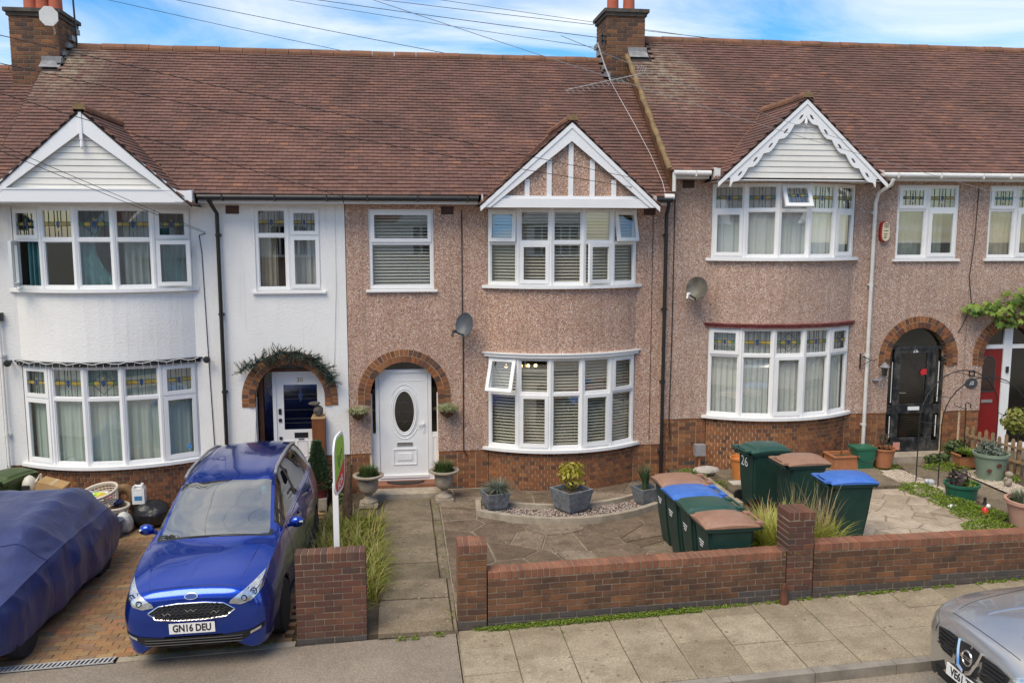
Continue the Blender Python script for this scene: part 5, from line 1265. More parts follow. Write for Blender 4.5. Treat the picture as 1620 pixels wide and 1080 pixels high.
FAUX = M_('mottled_grey_planter', (.17, .185, .20), .6, .45, 14, .4, 40); GRN = M_('sage_green_planter', (.20, .27, .20), .5, .1, 6, dirt=.15, dcol=(.3, .2, .15)); DGR = M_('dark_green_pot', (.02, .12, .075), .4, .1, 6)
REDP = M_('glazed_red_pot', (.22, .035, .04), .3, .15, 5); COMP = MT['soil']
def pot_round(mb, r0, r1, h, n=20, rim=.03, fl=0):
    fn = (lambda t, z: 1+fl*math.cos(16*t)) if fl else None
    mb.lathe([(r0, 0), (r1*.97, h-rim), (r1*1.06, h-rim), (r1*1.07, h), (r1*.95, h), (r1*.93, h-.05)], (0, 0, 0), n, fn=fn); 
def potted(name, label, loc, potfn, potmat, plantfns, cat='potted plant', rz=0, soil=None, group=None, soilsq=None):
    root = thing(name, loc, label, cat, group); o = Vector(loc)
    m = MB(); potfn(m); m.v = [tuple(Vector(p)+o) for p in m.v]; m.build('pot', potmat, root, smooth=True, ang=30)
    if soil:
        m = MB(); r, z = soil; m.poly([(o.x+r*math.cos(t), o.y+r*math.sin(t), o.z+z) for t in [6.2832*i/16 for i in range(16)]]); m.build('compost', COMP, root)
    for nm, fn, mt in plantfns:
        m = MB(); fn(m); m.v = [tuple(Vector(p)+o) for p in m.v]; m.build(nm, mt, root)
    root.rotation_euler = (0, 0, rz); return root
def sq_pot(m, a0=.13, a1=.18, h=.30):
    bm_ = MB()
    for z0, z1, w0, w1 in ((0, .05, a0*.85, a0), (.05, h, a0, a1)):
        for i in range(4):
            c4 = lambda w, i: ((w, w), (-w, w), (-w, -w), (w, -w))[i % 4]
            a, b = c4(w0, i), c4(w0, i+1); c, d = c4(w1, i+1), c4(w1, i); m.poly([(*a, z0), (*b, z0), (*c, z1), (*d, z1)])
    for i in range(4):
        c4 = lambda w, i: ((w, w), (-w, w), (-w, -w), (w, -w))[i % 4]
        a, b = c4(a1, i), c4(a1, i+1); c, d = c4(a1*.86, i+1), c4(a1*.86, i); m.poly([(*a, h), (*b, h), (*c, h), (*d, h)]); e, f = c4(a1*.84, i+1), c4(a1*.84, i); m.poly([(*d, h), (*c, h), (*e, h-.06), (*f, h-.06)])
    m.poly([(a0*.85, a0*.85, 0), (-a0*.85, a0*.85, 0), (-a0*.85, -a0*.85, 0), (a0*.85, -a0*.85, 0)])
rn = random.Random(77)
potted('potted_grass', 'spiky blue-grey grass in a grey square planter left of the bay', (1.55, -1.42, -.05), lambda m: sq_pot(m, .16, .205, .30), FAUX, [('foliage', lambda m: tuft(m, (.06, 0, .26), 420, .10, .36, rn, .010, (.4, 1.5)), LM['blue'])], rz=.25, soil=(.15, .25))
potted('potted_shrub', 'yellow variegated shrub in the large grey planter in front of the bay', (2.80, -1.68, -.05), lambda m: sq_pot(m, .20, .265, .38), FAUX, [('foliage', lambda m: (leafball(m, (0, 0, .58), .22, 150, .055, rn, (1.2, 1, 1), .42, .3), leafball(m, (-.12, 0, .72), .12, 60, .05, rn, (1, 1, 1), .42, .3), leafball(m, (.12, 0, .68), .12, 60, .05, rn, (1, 1, 1), .42, .3)), LM['yellow']), ('stem', lambda m: [m.tube([(0, 0, .3), (x, y, .75)], .008, 5) for x, y in ((.1, .05), (-.12, 0), (0, -.08))], MT['soil'])], rz=.5, soil=(.19, .33))
potted('potted_grass', 'upright green spiky plant in a grey planter at the right end of the bed', (4.12, -1.50, -.05), lambda m: sq_pot(m, .13, .185, .30), FAUX, [('foliage', lambda m: tuft(m, (0, 0, .26), 130, .05, .55, rn, .016, (.1, .6)), LM['con'])], rz=.35, soil=(.13, .25))
def urn(m):
    m.box(-.155, .155, -.155, .155, 0, .055); m.lathe([(.14, .055), (.14, .085), (.075, .13), (.062, .19), (.075, .215), (.11, .23), (.15, .28), (.165, .36), (.17, .44), (.16, .455), (.165, .48), (.235, .505), (.265, .525), (.265, .545), (.21, .55), (.19, .53), (.19, .48)], (0, 0, 0), 20, fn=lambda t, z: 1+(.02*math.cos(14*t) if .22 < z < .44 else 0))
for loc, lab in (((-.56, -.82, -.1), 'cast stone urn of clipped green grass left of the white door'), ((.74, -.70, -.1), 'cast stone urn of clipped green grass right of the white door')):
    potted('garden_urn', lab, loc, urn, STONE, [('foliage', lambda m: tuft(m, (0, 0, .50), 420, .15, .25, rn, .014, (.1, .7)), LM['dark'])], cat='urn', soil=(.19, .5), group='stone urns by the white door')
for x, lab in ((-.735, 'wall basket of pale trailing plants left of the white door'), (.845, 'wall basket of pale trailing plants right of the white door')):
    root = thing('wall_basket', (x, -.1, 1.28), lab, 'hanging basket', 'wall baskets by the white door'); m = MB()
    m.lathe([(.02, 0), (.09, .04), (.15, .12), (.17, .16)], (x, -.12, 1.24), 14, sy=.75); m.build('basket', M_('coir_basket', (.12, .06, .03), .95, .3, 20, .7, 50), root)
    m = MB(); tuft(m, (x, -.14, 1.38), 200, .15, .18, rn, .012, (.4, 1.6)); leafball(m, (x, -.14, 1.41), .16, 110, .03, rn, (1.15, .8, .6)); m.build('foliage', LM['pale'], root)
# planter bed: concrete edging, gravel
bed = thing('bed_edging', (2.9, -1.9, -.1), 'curved concrete edging of the gravel bed under the middle bay', 'edging')
def arcp(xa, xb, ya, sag, n=24):
    r = []
    for i in range(n+1):
        t = i/n; r.append((xa+(xb-xa)*t, ya-sag*4*t*(1-t)))
    return r
def kerb_run(pts, w, h, z0, name):
    m = MB(); n = len(pts)
    for i in range(n-1):
        a, b = Vector((*pts[i], 0)), Vector((*pts[i+1], 0)); d = (b-a).normalized(); s_ = Vector((-d.y, d.x, 0))*w/2
        def off(k_):
            p = Vector((*pts[k_], 0)); t = (Vector((*pts[min(k_+1, n-1)], 0))-Vector((*pts[max(k_-1, 0)], 0))).normalized(); return p, Vector((-t.y, t.x, 0))*w/2
        (p, sp), (q, sq) = off(i), off(i+1); Z = lambda v, z: (v.x, v.y, z)
        m.poly([Z(p-sp, z0+h), Z(q-sq, z0+h), Z(q+sq, z0+h), Z(p+sp, z0+h)]); m.poly([Z(p-sp, z0), Z(q-sq, z0), Z(q-sq, z0+h), Z(p-sp, z0+h)]); m.poly([Z(q+sq, z0), Z(p+sp, z0), Z(p+sp, z0+h), Z(q+sq, z0+h)])
        if i == 0: m.poly([Z(p+sp, z0), Z(p-sp, z0), Z(p-sp, z0+h), Z(p+sp, z0+h)])
        if i == n-2: m.poly([Z(q-sq, z0), Z(q+sq, z0), Z(q+sq, z0+h), Z(q-sq, z0+h)])
    return m.build(name, MT['concrete'], bed)
kerb_run(arcp(1.24, 4.3, -1.62, .60), .10, .13, -.12, 'outer_edging'); kerb_run(arcp(1.32, 4.25, -.98, .55), .09, .13, -.12, 'inner_edging'); kerb_run([(1.26, -1.60), (1.30, -1.02)], .09, .13, -.12, 'end_edging'); 
g = MB(); rn = random.Random(55)
for _ in range(2600):
    t = rn.random(); x = 1.34+2.85*t; tt = (x-1.24)/3.06; ya = -1.62-.6*4*tt*(1-tt)+.08; yb = -.98-.55*4*tt*(1-tt)-.06; y = rn.uniform(ya, yb); s = rn.uniform(.010, .022)
    d = [Vector((rn.uniform(-1, 1), rn.uniform(-1, 1), rn.uniform(-1, 1))).normalized()*s for _ in range(2)]; u = d[0]; v = u.cross(d[1]).normalized()*s*.8; w = u.cross(v).normalized()*s*.6; c = Vector((x, y, -.055+rn.uniform(-.01, .012)))
    b = len(g.v); g.v += [tuple(c+u), tuple(c-u), tuple(c+v), tuple(c-v), tuple(c+w), tuple(c-w)]
    for f in ((0, 2, 4), (2, 1, 4), (1, 3, 4), (3, 0, 4), (2, 0, 5), (1, 2, 5), (3, 1, 5), (0, 3, 5)): g.f.append(tuple(b+i for i in f)); g.m.append(0)
MT['gravel'] = m_rand('pink_gravel', [(0, (.45, .36, .30)), (.3, (.33, .24, .20)), (.6, (.58, .51, .45)), (.8, (.25, .17, .15)), (1, (.62, .58, .52))], dirt=.1, bump=0)
tag(g.build('gravel', MT['gravel']), 'pinkish gravel filling the curved bed under the bay', 'gravel', kind='stuff')
m = MB(); n = 20; up_, lo_ = arcp(1.28, 4.25, -1.0, .55, n), arcp(1.26, 4.28, -1.6, .60, n)
for i in range(n): m.poly([(*lo_[i], -.072), (*lo_[i+1], -.072), (*up_[i+1], -.072), (*up_[i], -.072)])
tag(m.build('gravel_bed', MT['soil']), kind='structure')
# grass strip by the path, tall grasses at the pier
rn = random.Random(101)
def stuffgrass(name, label, fn, mat): m = MB(); fn(m); return tag(m.build(name, mat), label, 'grass', kind='stuff')
def strip(m):
    for i in range(130):
        y = -5.3+rn.random()**.8*3.6; x = rn.uniform(-.62, -.32) if y < -3.4 else rn.uniform(-1.2, -.35)
        if -5.62 < y < -5.36 and x < -.40: continue
        tuft(m, (x, y, -.11), 18, .09, rn.uniform(.36, .58), rn, .013, (.5, 1.4))
stuffgrass('long_grass', 'long arching green grass between the drive and the garden path', strip, LM['grass'])
def strip2(m):
    for i in range(34):
        x, y = rn.uniform(-1.22, -.35), rn.uniform(-4.6, -1.6); tuft(m, (x, y, -.11), 8, .08, rn.uniform(.45, .7), rn, .011, (.3, 1.1))
stuffgrass('dry_grass', 'straw-coloured dead grass stalks among the green by the sign post', strip2, LM['straw'])
def clump(m, pts, n, r, h, w=.012, dr=(.3, 1.3)):
    for p in pts: tuft(m, p, n, r, h, rn, w, dr)
gp = thing('grass_clump', (4.95, -5.0, .1), 'lime and yellow ornamental grass clump left of the tall pier', 'grass plant')
m = MB(); clump(m, [(4.72+.40*rn.random(), -5.12+.6*rn.random(), .02) for _ in range(20)], 110, .14, 1.05, .018, (.35, .9)); m.build('foliage', LM['lime'], gp)
gp = thing('grass_clump', (5.35, -5.05, .15), 'ornamental grass clump with pale seed heads right of the tall pier', 'grass plant')
m = MB(); clump(m, [(5.28+.4*rn.random(), -5.02+.3*rn.random(), .12) for _ in range(12)], 60, .12, .85, .015, (.25, .8)); m.build('foliage', LM['lime'], gp)
m = MB(); clump(m, [(5.12+.5*rn.random(), -5.0+.4*rn.random(), .12) for _ in range(16)], 14, .10, 1.20, .011, (.12, .5)); m.build('seed_stalks', LM['straw'], gp)
gp = thing('dead_fern', (5.1, -4.3, .1), 'brown withered foliage between the two rows of bins', 'dead plant')
m = MB(); clump(m, [(4.95+.35*rn.random(), -4.75+1.2*rn.random(), .05) for _ in range(14)], 30, .12, .95, .016, (.5, 1.4)); m.build('foliage', leafmat('withered_leaf', [(0, (.14, .075, .035)), (.6, (.26, .16, .075)), (1, (.34, .24, .12))]), gp)
# weeds along the foot of the walls
def weeds(m):
    x = .75
    while x < 8.2:
        dens = 1 if 1.0 < x < 3.6 else .35
        if rn.random() < dens*.9+.1:
            for _ in range(int(9*dens+2)): leafball(m, (x+rn.uniform(-.03, .03), -5.62-rn.random()*.05*dens*1.6, pz(x, -5.62)+.012+.02*rn.random()*dens), .026, 6, .013, rn, (1, 1, .8))
        x += .028
stuffgrass('weeds', 'low green weeds growing along the foot of the garden walls', weeds, LM['moss'])
def jointweeds(m):
    for _ in range(60):
        x = rn.uniform(.5, .63); y = rn.uniform(-5.4, -.9); leafball(m, (x, y, -.095), .02, 5, .010, rn, (1, 2, .4))
    for (x, y) in ((.1, -5.70), (-.02, -5.70), (.4, -5.69)):
        for _ in range(5): leafball(m, (x+rn.uniform(-.05, .05), y, pz(x, y)+.02), .035, 8, .018, rn)
    for _ in range(30):
        x = rn.uniform(-3.1, -1.3); leafball(m, (x, -5.50, gz(x)+.005), .03, 6, .016, rn, (1.5, 1, .6))
    for k_ in range(20):   # between footway slabs
        x = .63+.605*k_
        for _ in range(4):
            if rn.random() < .6: leafball(m, (x+rn.uniform(-.01, .01), rn.uniform(-6.2, -5.7), pz(x, -6)+.004), .014, 4, .010, rn, (.6, 2, .4))
stuffgrass('joint_weeds', 'tiny weeds and moss in the paving joints', jointweeds, LM['moss'])
def mosspatch(m):
    for (cx, cy, rx_, ry_, n) in ((8.85, -2.0, .35, .45, 500), (8.95, -2.75, .35, .40, 600), (9.0, -3.3, .45, .35, 700), (8.75, -3.95, .45, .35, 600), (9.35, -4.05, .3, .3, 300), (10.2, -.75, .5, .3, 400), (9.0, -.55, .35, .2, 200), (10.75, -1.4, .35, .4, 300), (5.5, -1.3, .3, .25, 120), (5.3, -.5, .4, .2, 150)):
        for _ in range(n):
            a, q = rn.uniform(0, 6.283), math.sqrt(rn.random()); leafball(m, (cx+rx_*q*math.cos(a), cy+ry_*q*math.sin(a), .15+.09*(1-q*q)*rn.random()), .03, 3, .02, rn, (1, 1, .7))
stuffgrass('ground_cover', 'bright green ground cover in patches around the pale crazy paving', mosspatch, LM['moss'])
def pale_gravel():
    g = MB()
    for q in ([(8.70, -2.7), (9.40, -2.7), (9.25, -.7), (8.72, -.7)], [(10.22, -4.6), (10.80, -4.6), (10.75, -.95), (10.25, -.95)]): g.poly([(x, y, .146) for x, y in q])
    for _ in range(2600):
        k_ = rn.random()
        if k_ < .45: x, y = rn.uniform(8.75, 9.3), rn.uniform(-2.6, -.8); x += -.25*(y+1.2)*.3
        else: x, y = rn.uniform(10.25, 10.75), rn.uniform(-4.5, -1.0)
        s = rn.uniform(.012, .024); g.ico((x, y, .16), s, 0, jit=.3) if 0 else None
        u = Vector((s, 0, 0)); u.rotate(Matrix.Rotation(rn.uniform(0, 6.28), 3, 'Z')); v = Vector((-u.y, u.x, 0))*.8; w = Vector((0, 0, s*.6)); c = Vector((x, y, .15+rn.uniform(-.006, .01)))
        b = len(g.v); g.v += [tuple(c+u), tuple(c-u), tuple(c+v), tuple(c-v), tuple(c+w), tuple(c-w)]
        for f in ((0, 2, 4), (2, 1, 4), (1, 3, 4), (3, 0, 4)): g.f.append(tuple(b+i for i in f)); g.m.append(0)
    return g
tag(pale_gravel().build('gravel', m_rand('cream_gravel', [(0, (.50, .42, .33)), (.5, (.60, .52, .42)), (1, (.40, .33, .26))], dirt=.1, bump=0)), 'cream gravel strips beside the concrete path on the right', 'gravel', kind='stuff')
# ================================================================== cars
def pchip(xs, ys):
    n = len(xs); h = [xs[i+1]-xs[i] for i in range(n-1)]; d = [(ys[i+1]-ys[i])/h[i] for i in range(n-1)]; m = [0]*n; m[0] = d[0]; m[-1] = d[-1]
    for i in range(1, n-1):
        if d[i-1]*d[i] > 0:
            w1, w2 = 2*h[i]+h[i-1], h[i]+2*h[i-1]; m[i] = (w1+w2)/(w1/d[i-1]+w2/d[i])
    def f(x):
        x = min(max(x, xs[0]), xs[-1]); i = 0
        while i < n-2 and x > xs[i+1]: i += 1
        t = (x-xs[i])/h[i]; a = 1+2*t
        return ys[i]*(1-t)**2*a+h[i]*m[i]*t*(1-t)**2+ys[i+1]*t*t*(3-2*t)+h[i]*m[i+1]*t*t*(t-1)
    return f
class Loft:
    """half cross-sections along y: rows of (y, [(x,z)*8])"""
    def __init__(s, rows, sweep):
        ys = [r[0] for r in rows]; s.fx = [pchip(ys, [r[1][k][0] for r in rows]) for k in range(8)]; s.fz = [pchip(ys, [r[1][k][1] for r in rows]) for k in range(8)]; s.y0, s.y1 = ys[0], ys[-1]; s.sw = sweep
        s.cache = {}
    def ctrl(s, y):
        k = round(y, 4)
        if k not in s.cache: s.cache[k] = [(s.fx[i](y), s.fz[i](y)) for i in range(8)]
        return s.cache[k]
    def half(s, y, c):
        P = s.ctrl(y); i = min(int(c), 6); t = c-i; p1, p2 = P[i], P[i+1]; p0 = P[i-1] if i > 0 else (2*p1[0]-p2[0], 2*p1[1]-p2[1]); p3 = P[i+2] if i < 6 else (-P[6][0], P[6][1])
        k = .5 if i not in (3,) else .25
        def cr(a, b, c_, d): return b+t*(k*(c_-a))+t*t*(-3*b+3*c_-2*k*(c_-a)-k*(d-b))+t**3*(2*b-2*c_+k*(c_-a)+k*(d-b))
        return cr(p0[0], p1[0], p2[0], p3[0]), cr(p0[1], p1[1], p2[1], p3[1])
    def pt(s, y, c, side=1):
        x, z = s.half(y, c); w = max(s.ctrl(y)[3][0], .05); return (side*x, y-s.sw(y)*max(0, 1-(x/max(w, .3))**2), z)
    def surf_y(s, x, z):
        """where a ray going back (+y) at x,z meets the skin, from the front"""
        x = abs(x)
        def inside(y):
            poly = [s.half(y, c*.25) for c in range(29)]; poly = [(0, poly[0][1])]+poly
            w = max(s.ctrl(y)[3][0], .05); ins = False; n = len(poly); j = n-1
            for i in range(n):
                (xi, zi), (xj, zj) = poly[i], poly[j]
                if (zi > z) != (zj > z) and x < (xj-xi)*(z-zi)/(zj-zi+1e-12)+xi: ins = not ins
                j = i
            return ins
        y = s.y0; st = .02
        while y < s.y0+1.6 and not inside(y): y += st
        a, b = y-st, y
        for _ in range(9):
            m_ = (a+b)/2
            if inside(m_): b = m_
            else: a = m_
        w = max(s.ctrl(b)[3][0], .3); return b-s.sw(b)*max(0, 1-(x/w)**2)
    def patch(s, fn, nu, nv, off):
        """fn(u,v)->(x,z) region on the front, laid just proud of the skin"""
        m = MB(); g = {}
        def F(u, v):
            x, z = fn(u, v); return (x, s.surf_y(x, z)-off, z)
        m.grid(F, nu, nv); return m
def ngon_patch(L_, pts, off, n=10, thick=0):
    """polygon outline given as two edges: lists lower and upper of (x,z), same length"""
    lo, hi = pts
    def interp(l, u):
        k = u*(len(l)-1); i = min(int(k), len(l)-2); t = k-i; return (l[i][0]+(l[i+1][0]-l[i][0])*t, l[i][1]+(l[i+1][1]-l[i][1])*t)
    return L_.patch(lambda u, v: tuple(interp(lo, u)[q]*(1-v)+interp(hi, u)[q]*v for q in (0, 1)), n, 4, off)
def paint(name, base, flake=.15, rough=.3, metal=.4):
    m, t, b = newmat(name); k = NT(t); p = k.pos(); b.inputs['Base Color'].default_value = (*base, 1); b.inputs['Metallic'].default_value = metal; b.inputs['Roughness'].default_value = rough; b.inputs['Coat Weight'].default_value = 1; b.inputs['Coat Roughness'].default_value = .02
    c = k.mix(k.ramp(k.noise(p, 7, 8, .7), [(.55, (0, 0, 0)), (.85, (.25,)*3)]), base, sc3(base, 1.6)); k.l(c, b.inputs['Base Color'])
    k.l(k.ramp(k.noise(p, 5, 6, .6), [(.3, (.0,)*3), (.8, (.10,)*3)]), b.inputs['Coat Roughness']); return m
RUB = M_('tyre_rubber', (.018, .018, .019), .85, .2, 30); RIM = M_('alloy_rim', (.50, .51, .52), .3, .1, 10, metal=.9); TRIM = M_('black_trim_plastic', (.015, .015, .016), .5, .2, 20)
def wheel(parent, c, r, w, side, rim=True, spokes=5):
    o = Vector(c); root = MB(); n = 28; prof = [(r*.62, -w/2), (r*.93, -w/2), (r, -w*.36), (r, w*.36), (r*.93, w/2), (r*.62, w/2)]
    m = MB(); m.lathe(prof, (0, 0, 0), n); m.v = [(o.x+z*side, o.y+x, o.z+y) for x, y, z in m.v]
    wt = m.build('wheel', RUB, parent, smooth=True, ang=50)
    m = MB(); m.lathe([(r*.64, w*.30), (r*.64, w*.44), (r*.58, w*.42), (r*.56, w*.10), (.0, w*.08)], (0, 0, 0), n); k_ = MB(); 
    for i in range(spokes):
        for d in (-.10, .10):
            a = 6.2832*i/spokes+d; m.bar((r*.10*math.cos(a), r*.10*math.sin(a), w*.40), (r*.60*math.cos(6.2832*i/spokes+d*1.9), r*.60*math.sin(6.2832*i/spokes+d*1.9), w*.38), r*.075, w*.12, up=(0, 0, 1))
    m.lathe([(r*.17, w*.3), (r*.17, w*.46), (0, w*.48)], (0, 0, 0), 14)
    m.v = [(o.x+z*side, o.y+x, o.z+y) for x, y, z in m.v]; m.build('rim', RIM, wt, smooth=True, ang=40); return wt
def car_body(root, L_, paintm, ystep, arches, ws, sidewin, ar=.365, rear=None, bandz=.9, trimm=None):
    ys = []; y = L_.y0
    while y < L_.y1:
        ys.append(y); e = min(y-L_.y0, L_.y1-y); y += ystep*(.18 if e < .05 else .4 if e < .16 else 1)
    ys.append(L_.y1); cs = [k/6 for k in range(43)]; P = {}; cells = {}
    for i, y in enumerate(ys):
        for j, c in enumerate(cs):
            x, yy, z = L_.pt(y, c)
            if c < 3.3:
                for (ay, az) in arches:
                    d = math.hypot(yy-ay, z-az)
                    if abs(d-ar) < ystep*.75 and d > 1e-4: yy, z = ay+(yy-ay)*ar/d, az+(z-az)*ar/d
            P[i, j] = (x, yy, z)
    for i in range(len(ys)-1):
        for j in range(len(cs)-1):
            q = [P[i, j], P[i+1, j], P[i+1, j+1], P[i, j+1]]; c = (cs[j]+cs[j+1])/2; y = (ys[i]+ys[i+1])/2
            if c < 3.3 and any(all(math.hypot(p[1]-ay, p[2]-az) < ar+.003 for p in q) for ay, az in arches): continue
            key = 'body'
            a, b = ws
            if a < y < b and c > 5.0: key = 'windscreen' if (c > 5.16 and y > a+.05 and y < b-.02) else ('windscreen_surround' if y < a+.16 else 'body')
            if rear and rear[0] < y < rear[1] and c > 5.15: key = 'rear_window'
            if 4.1 < c < 4.95:
                for k_, (s0, s1, t0, t1) in enumerate(sidewin):
                    if s0 < y < s1: key = 'side_window%d' % k_
                if key == 'body' and sidewin[0][0]-.05 < y < sidewin[-1][1]+.03: key = 'window_surround'
            if c < bandz: key = 'lower_trim'
            cells.setdefault(key, MB()).poly([(-x, y_, z) for x, y_, z in q]) if 0 else None
            for sd in (1, -1):
                kk = key+('_%d' % sd if key.startswith('side_window') or key == 'lower_trim' else ''); pp = [(sd*x, y_, z) for x, y_, z in q]; cells.setdefault(kk, MB()).poly(pp if sd == -1 else pp[::-1])
    for i_, fl in ((0, 0), (len(ys)-1, 1)):     # close the nose and the tail
        for j in range(len(cs)-1):
            a, b = P[i_, j], P[i_, j+1]; q = [a, b, (-b[0], b[1], b[2]), (-a[0], a[1], a[2])]; cells['body'].poly(q if fl else q[::-1])
    def weld(m):
        mp_, v2, re = {}, [], []
        for p in m.v:
            k = (round(p[0], 5), round(p[1], 5), round(p[2], 5))
            if k not in mp_: mp_[k] = len(v2); v2.append(p)
            re.append(mp_[k])
        m.f, m.m = zip(*[(f2, mm) for f2, mm in ((tuple(dict.fromkeys(re[i] for i in f)), mm) for f, mm in zip(m.f, m.m)) if len(f2) > 2]); m.f = list(m.f); m.m = list(m.m); m.v = v2; return m
    body = weld(cells.pop('body')).build('body', paintm, root, smooth=True, ang=38)
    for k, m in cells.items():
        nm = 'side_window' if k.startswith('side_window') else 'lower_trim' if k.startswith('lower_trim') else k
        mt = {'windscreen': MT['screen'], 'rear_window': MT['carglass'], 'side_window': MT['carglass'], 'windscreen_surround': TRIM, 'window_surround': TRIM, 'lower_trim': trimm or TRIM}[nm]
        weld(m).build(nm, mt, root, smooth=True, ang=60)
    for ay, az in arches:
        for sd in (1, -1):
            m = MB(); n = 16; q = lambda t, x: (sd*x, ay+(ar+.002)*math.cos(t), az+(ar+.002)*math.sin(t)); w = L_.ctrl(ay)[2][0]
            for i in range(n):
                t0, t1 = math.pi*(-.12+1.24*i/n), math.pi*(-.12+1.24*(i+1)/n); m.poly([q(t0, w-.03), q(t1, w-.03), q(t1, .5), q(t0, .5)])
            m.poly([(sd*.52, ay+(ar+.01)*math.cos(t), az+(ar+.01)*math.sin(t)) for t in [6.2832*i/20 for i in range(20)]]); m.build('wheel_arch', TRIM, root)
    return body
def seam(root, L_, pts, mat=None, r=.0035, name='shut_line'):
    m = MB(); m.tube([L_.pt(y, c, s) for y, c, s in pts], r, 5); return m.build(name, mat or TRIM, root)
def plate(root, L_, z, txt, w=.52, h=.111, xo=0, tiltx=0, front=-1, col=None):
    y = min(L_.surf_y(xo-w*.5, z), L_.surf_y(xo+w*.5, z), L_.surf_y(xo, z))-.012
    m = MB(); m.box(xo-w/2+.02, xo+w/2-.02, y+.0125, y+.09, z-h/2+.004, z+h/2-.004); m.build('plate_mount', root.get('paint_mat') and bpy.data.materials[root['paint_mat']] or TRIM, root)
    m = MB(); m.box(xo-w/2, xo+w/2, y, y+.012, z-h/2, z+h/2); pl = m.build('number_plate', col or M_('number_plate_white', (.82, .82, .80), .35, 0), root)
    text(txt, .108, MT['letter_k'], pl, Matrix.Translation((xo, y-.0015, z)) @ FACE @ Matrix.Diagonal((.86, 1, 1, 1)), name='registration', bold=.0032); return pl
def S8(*p): return list(p)
# ---- blue people carrier
rows = []
def row(y, zb, w1, w2, w3, z3, x5, z5, zc, z1=None, z2=None):
    z1 = z1 if z1 is not None else zb+.05; z2 = z2 if z2 is not None else (z1+z3)/2+.05
    rows.append((y, [(w1*.9, zb), (w1, z1), (w2, z2), (w3, z3), (w3-.02 if x5 < w3-.03 else (w3+x5)/2, z3+.02 if z5 > z3+.05 else (z3*.7+z5*.3)), (x5, z5), (x5*.5, z5+(zc-z5)*.78), (0, zc)]))
row(-2.19, .42, .36, .42, .38, .66, .26, .69, .70)
row(-2.165, .28, .58, .64, .58, .745, .42, .79, .805)
row(-2.11, .21, .70, .76, .69, .80, .48, .865, .885)
row(-2.00, .19, .78, .835, .755, .845, .52, .915, .94)
row(-1.84, .19, .825, .88, .79, .895, .55, .965, .99)
row(-1.55, .20, .855, .905, .815, .965, .58, 1.03, 1.06)
row(-1.18, .20, .87, .915, .835, 1.025, .62, 1.09, 1.12)
row(-1.02, .20, .875, .915, .84, 1.04, .735, 1.10, 1.175)
row(-.62, .20, .88, .92, .845, 1.06, .69, 1.30, 1.38)
row(-.22, .20, .885, .92, .85, 1.075, .64, 1.49, 1.555)
row(.10, .20, .885, .92, .85, 1.09, .62, 1.56, 1.62)
row(.70, .20, .885, .92, .85, 1.105, .615, 1.585, 1.65)
row(1.25, .21, .88, .92, .845, 1.135, .605, 1.57, 1.64)
row(1.70, .23, .86, .905, .81, 1.165, .585, 1.50, 1.585)
row(1.95, .26, .81, .865, .75, 1.14, .57, 1.33, 1.40)
row(2.08, .30, .74, .80, .69, 1.04, .53, 1.11, 1.16)
row(2.15, .34, .65, .71, .61, .86, .45, .95, .98)
row(2.19, .45, .49, .53, .49, .66, .31, .70, .72)
LF = Loft(rows, pchip([-2.2, -2.0, -1.6, -1.15, -.2, .3, 2.2], [0, .02, .06, .13, .07, .03, 0]))
BLUEP = paint('blue_metallic_paint', (.004, .048, .40), rough=.22, metal=.8)
car = thing('parked_car', (0, 0, 0), 'blue people carrier parked nose to the street on the block drive', 'car')
ARCH = [(-1.30, .315), (1.35, .315)]
car_body(car, LF, BLUEP, .035, ARCH, (-1.10, -.20), [(-.80, -.66, 0, 0), (-.58, .22, 0, 0), (.30, 1.12, 0, 0), (1.20, 1.62, 0, 0)], rear=(1.74, 1.95), bandz=.25)
for ay, az in ARCH:
    for sd in (1, -1): wheel(car, (sd*.80, ay, az), .315, .205, sd)
m = MB(); m.box(-.76, .76, -1.02, 1.7, .30, .62); m.prism([(-.74, -1.08, .98), (.74, -1.08, .98), (.74, -.72, 1.0), (-.74, -.72, 1.0)], (0, 0, -.30)); m.build('cabin', M_('dark_cabin', (.03, .03, .032), .8), car)
for sx_ in (-.38, .38):
    m = MB(); m.obox((sx_, -.05, .68), (.25, 0, 0), (0, .26, 0), (0, 0, .1)); m.obox((sx_, .20, .98), (.24, 0, 0), (0, .09, 0), (0, .08, .32)); m.obox((sx_, .27, 1.36), (.12, 0, 0), (0, .05, 0), (0, 0, .09)); m.build('seat', M_('grey_seat_cloth', (.06, .06, .065), .9), car)
m = MB(); m.tube([(-.40+.18*math.cos(t), -.42+.06*math.sin(t), .98+.16*math.sin(t)) for t in [6.2832*i/16 for i in range(17)]], .014, 6); m.build('steering_wheel', TRIM, car)
# grille, badge, plate, lights
gx = [(-.49, .69), (-.37, .755), (-.15, .775), (.15, .775), (.37, .755), (.49, .69)]; gl = [(-.49, .68), (-.40, .625), (-.15, .602), (.15, .602), (.40, .625), (.49, .68)]
ngon_patch(LF, (gl, gx), .008, 24).build('grille', MT['dark'], car)
m = MB(); loop = gx+gl[::-1]+[gx[0]]; fine = []
for a, b in zip(loop[:-1], loop[1:]):
    for k_ in range(6): t = k_/6; fine.append((a[0]+(b[0]-a[0])*t, a[1]+(b[1]-a[1])*t))
fine.append(fine[0]); m.tube([(x, LF.surf_y(x, z)-.010, z) for x, z in fine], .008, 6); m.build('grille_surround', MT['metal'], car, smooth=True)
m = MB()
for r_ in range(6):
    z = .622+r_*.027; hw = .45-abs(z-.69)*1.9+.0
    pts = []; n = 26
    for i in range(n+1):
        x = -hw+2*hw*i/n; zz = z+(.015 if i % 2 else -.004); pts.append((x, LF.surf_y(x, zz)-.026, zz))
    m.tube(pts, .0045, 4)
m.build('grille_mesh', M_('grille_plastic', (.03, .03, .034), .35), car)
